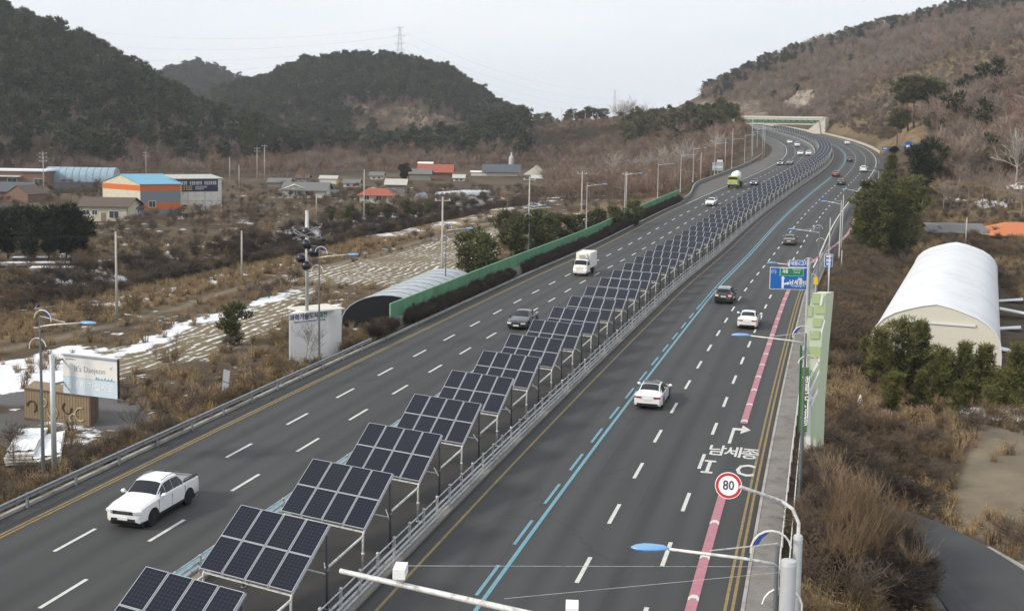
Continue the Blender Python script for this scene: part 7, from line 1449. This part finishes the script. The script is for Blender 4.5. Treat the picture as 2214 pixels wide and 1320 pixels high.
# white sign gantry left of the road
p = spot(1551, 392); s_ = gs(p); t_ = thing('roadside_sign', 'pale information sign left of the cement mixer', 'road sign', p); MB().tube([(0, 0, 0), (0, 0, 44*s_)], .12, 8).build('pole', 'pole_grey', t_); MB().box((0, -.2, 32*s_), (24*s_, .15, 18*s_), -YAW).build('board', 'tarp_grey', t_); MB().box((4*s_, -.2, 44*s_), (12*s_, .15, 5*s_), -YAW).build('name_board', 'white', t_); MB().box((0, -.3, 31*s_), (21*s_, .1, 5*s_), -YAW).build('panel', 'billboard_blue', t_)
# lattice pylon on the middle hill
p = spot(864, 150); 
def pylon(px_, dep_, top_y, base_y, label, wide):
    q_ = atd(px_, base_y, dep_); q_.z = min(q_.z, T1(q_.x, q_.y)); h_ = atd(px_, top_y, dep_).z-q_.z; t_ = thing('pylon', label, 'pylon', q_, -YAW, 'power pylons'); w0 = wide
    legs = [Vector((a*w0/2, b_*w0/2, 0)) for a, b_ in ((-1, -1), (1, -1), (1, 1), (-1, 1))]; tops = [Vector((a*.6, b_*.6, h_)) for a, b_ in ((-1, -1), (1, -1), (1, 1), (-1, 1))]
    for a, b_ in zip(legs, tops): MB().bar(a, b_, .30).build('leg', 'red_white' if 'red_white' in MATS else 'galv_white', t_)
    mb = MB(); n_ = 9
    for k in range(n_):
        for i in range(4):
            a0, b0 = legs[i].lerp(tops[i], k/n_), legs[(i+1) % 4].lerp(tops[(i+1) % 4], (k+1)/n_); mb.bar(a0, b0, .16); a1, b1 = legs[(i+1) % 4].lerp(tops[(i+1) % 4], k/n_), legs[i].lerp(tops[i], (k+1)/n_); mb.bar(a1, b1, .16)
    mb.build('lattice', 'galv_white', t_); ends = []
    for f_, w_ in ((.99, 3.2), (.80, 5.0), (.62, 5.0), (.46, 5.0)):
        MB().bar((-w_, 0, h_*f_), (w_, 0, h_*f_), .3).bar((-w_, 0, h_*f_), (0, 0, h_*f_+1.4), .2).bar((w_, 0, h_*f_), (0, 0, h_*f_+1.4), .2).build('crossarm', 'galv_white', t_); ends += [q_+Matrix.Rotation(-YAW, 3, 'Z')@Vector((s_*w_, 0, h_*f_-.8)) for s_ in (-1, 1)]
    return ends
E1 = pylon(864, 1010, 60, 150, 'tall lattice pylon on the middle hill', 6.0); E2 = pylon(1328, 1500, 196, 262, 'small far pylon above the plateau trees', 5.0)
for i in range(0, 8, 2):
    wire(E1[i], E2[i], 14, 'far power line running right from the pylon, %s from the top' % ordw(i//2+1), .035); wire(E1[i], atd(195, 68+14*i, 1150), 8, 'far power line running left from the pylon, %s from the top' % ordw(i//2+1), .035)
# plateau: lamp masts, small pines, pale toll sheds
for i, (a, b_, c_, d) in enumerate([(1145, 282, 238, 690), (1214, 280, 234, 700), (1240, 278, 244, 700), (1265, 277, 243, 700), (1281, 277, 243, 690), (1292, 276, 246, 690)]): upole(a, b_, c_, 'slim lamp mast on the far plateau, %s from the left' % ordw(i+1), 0, .2, dep=d)
for i, (a, c_) in enumerate([(1120, 240), (1128, 246), (1150, 246), (1162, 248), (1180, 242), (1222, 246), (1236, 240), (1250, 242), (1262, 238), (1276, 236), (1290, 238), (1304, 236)]): plant(UP, i, a, 282, c_, 12.0, 'plateau_pine', 'small pine on the far plateau skyline, %s from the left' % ordw(i+1), 'pines on the plateau', dep=705+7*(i % 3))
for i, (a, c_) in enumerate([(1336, 212), (1352, 206), (1368, 208), (1384, 216), (1344, 222), (1396, 222)]): plant(BT, i, a, 276, c_, 7.0, 'bare_tree', 'tall grey bare tree on the plateau skyline, %s from the left' % ordw(i+1), 'bare trees on the plateau', dep=690)
for i, (a, b_, w_, m_, lab) in enumerate([(1132, 276, 12, 'sign_green', 'small green-roofed toll shed on the plateau'), (1258, 268, 20, 'tarp_grey', 'pale motorway sign panels on the plateau'), (1205, 274, 10, 'tarp_blue', 'small blue hut on the plateau')]):
    p = atd(a, b_+6, 700); p.z = T1(p.x, p.y); s_ = gs(p); o_ = MB().box((0, 0, 5*s_), (w_*s_, 3, 9*s_), -YAW).box((0, 0, 10*s_), (w_*s_*1.15, 3.6, 1.2*s_), -YAW).build('plateau_hut', m_, None); o_.location = p; tag(o_, lab, 'hut')
# rock outcrops: piled boulders on the hill faces
def rocks(name, label, spots_, size):
    t_ = None; rg_ = np.random.default_rng(55); pts = []
    bm = bmesh.new(); bmesh.ops.create_icosphere(bm, subdivisions=1, radius=1)
    for v in bm.verts: v.co *= .75+.5*random.random()
    me_ = bpy.data.meshes.new('boulder'); bm.to_mesh(me_); bm.free(); me_.materials.append(MATS['rock'])
    return me_
mat('rock', (.21, .165, .125), .95, var=.4, scale=1.2, bump=.6, dirt=(.13, .105, .085), rnd=.3); RK = []
for i in range(4):
    bm = bmesh.new(); bmesh.ops.create_icosphere(bm, subdivisions=2, radius=1)
    for v in bm.verts: v.co = Vector((v.co.x*(1+.25*math.sin(v.co.z*5+i)), v.co.y, v.co.z*1.35))*(.75+.5*random.random())
    me_ = bpy.data.meshes.new('boulder'); bm.to_mesh(me_); bm.free(); me_.materials.append(MATS['rock']); RK.append(me_)
RKC = protos('boulder', RK); mat('rock_pale', (.29, .25, .20), .95, var=.3, scale=1.2, dirt=(.24, .20, .165), rnd=.25); RK2 = [q_.copy() for q_ in RK]; [q_.materials.clear() or q_.materials.append(MATS['rock_pale']) for q_ in RK2]; RKP = protos('pale_boulder', RK2)
x_, y_ = fan_points(2600, 780, 1080, 740, 1010, 21); ok, px_, py_, z_ = inside(x_, y_, [(750, 235), (880, 225), (1000, 262), (1000, 330), (880, 335), (770, 300)], 780, 1080); ok &= (vnoise(x_, y_, 30, 31) > .13)
scatter('rock_face', 'tan rock outcrops on the face of the middle hill', RKC, np.stack([x_, y_, z_-.5], 1)[ok], np.full(ok.sum(), 2.2), jit=.5, tilt=.3)
x_, y_ = fan_points(3000, 560, 900, 1500, 1780, 22); ok, px_, py_, z_ = inside(x_, y_, [(1692, 238), (1744, 190), (1766, 214), (1738, 243)], 560, 900)
scatter('rock_face', 'pale scree above the overpass on the right hill', RKP, np.stack([x_, y_, z_-.3], 1)[ok], np.full(ok.sum(), 2.0), jit=.5, tilt=.3)
# side lane on the right and the far slip road
sheet('side_road', [(*at(1890, 1150, -2.8).xy, 2.2), (*at(1990, 1160, -2.9).xy, 2.6), (*at(2090, 1225, -3).xy, 3.0), (*at(2200, 1330, -3).xy, 3.2), (*at(2330, 1480, -3).xy, 3.2)], 'asphalt_side', .16)
sheet('slip_road', [(*RP(13, 380).xy, 3.0), (*RP(17, 392).xy, 3.0), (*atT(1925, 340).xy, 2.4), (*atT(1965, 333).xy, 2.2), (*atT(2005, 331).xy, 2.2)], 'asphalt_side', .5, 2.0)
p0_, p1_ = at(2010, 1120, -2.9), at(2214, 1222, -3.0)
e_ = [(2020, 1140), (2080, 1160), (2140, 1188), (2214, 1232), (2300, 1300)]; mb = MB(); pts = [at(a, b_, -2.95) for a, b_ in e_]
for a, b_ in zip(pts[:-1], pts[1:]): mb.bar(Vector((a.x, a.y, T1(a.x, a.y)+.12)), Vector((b_.x, b_.y, T1(b_.x, b_.y)+.12)), .22, .3)
tag(mb.build('lane_kerb', 'concrete', None), kind='structure')
# small white marker stone on the right bank
p = spot(1859, 888); o_ = MB().lathe([(.26, 0), (.30, .35), (.2, .8), (.04, 1.25)], n=10).build('marker_stone', 'offwhite', None, True); o_.location = p; tag(o_, 'white pointed marker stone in the brush below the pines', 'marker')

# ------------------------------------------------------------------ haze
hz = MB(); x0, x1, y0, y1, z0, z1 = -3200, 3200, -120, 3200, -14, 175
hz.add([(x0, y0, z0), (x1, y0, z0), (x1, y1, z0), (x0, y1, z0), (x0, y0, z1), (x1, y0, z1), (x1, y1, z1), (x0, y1, z1)], [(3, 2, 1, 0), (4, 5, 6, 7), (0, 1, 5, 4), (1, 2, 6, 5), (2, 3, 7, 6), (3, 0, 4, 7)])
m = bpy.data.materials.new('haze'); m.use_nodes = True; t = m.node_tree; t.nodes.remove(t.nodes['Principled BSDF']); pv_ = nd(t, 'ShaderNodeVolumePrincipled'); pv_.inputs['Density'].default_value = .00015; pv_.inputs['Color'].default_value = (.86, .90, .96, 1); pv_.inputs['Anisotropy'].default_value = .2
t.links.new(pv_.outputs[0], t.nodes['Material Output'].inputs['Volume']); MATS['haze'] = m
tag(hz.build('haze', 'haze', None), 'thin winter haze over the valley', kind='stuff')
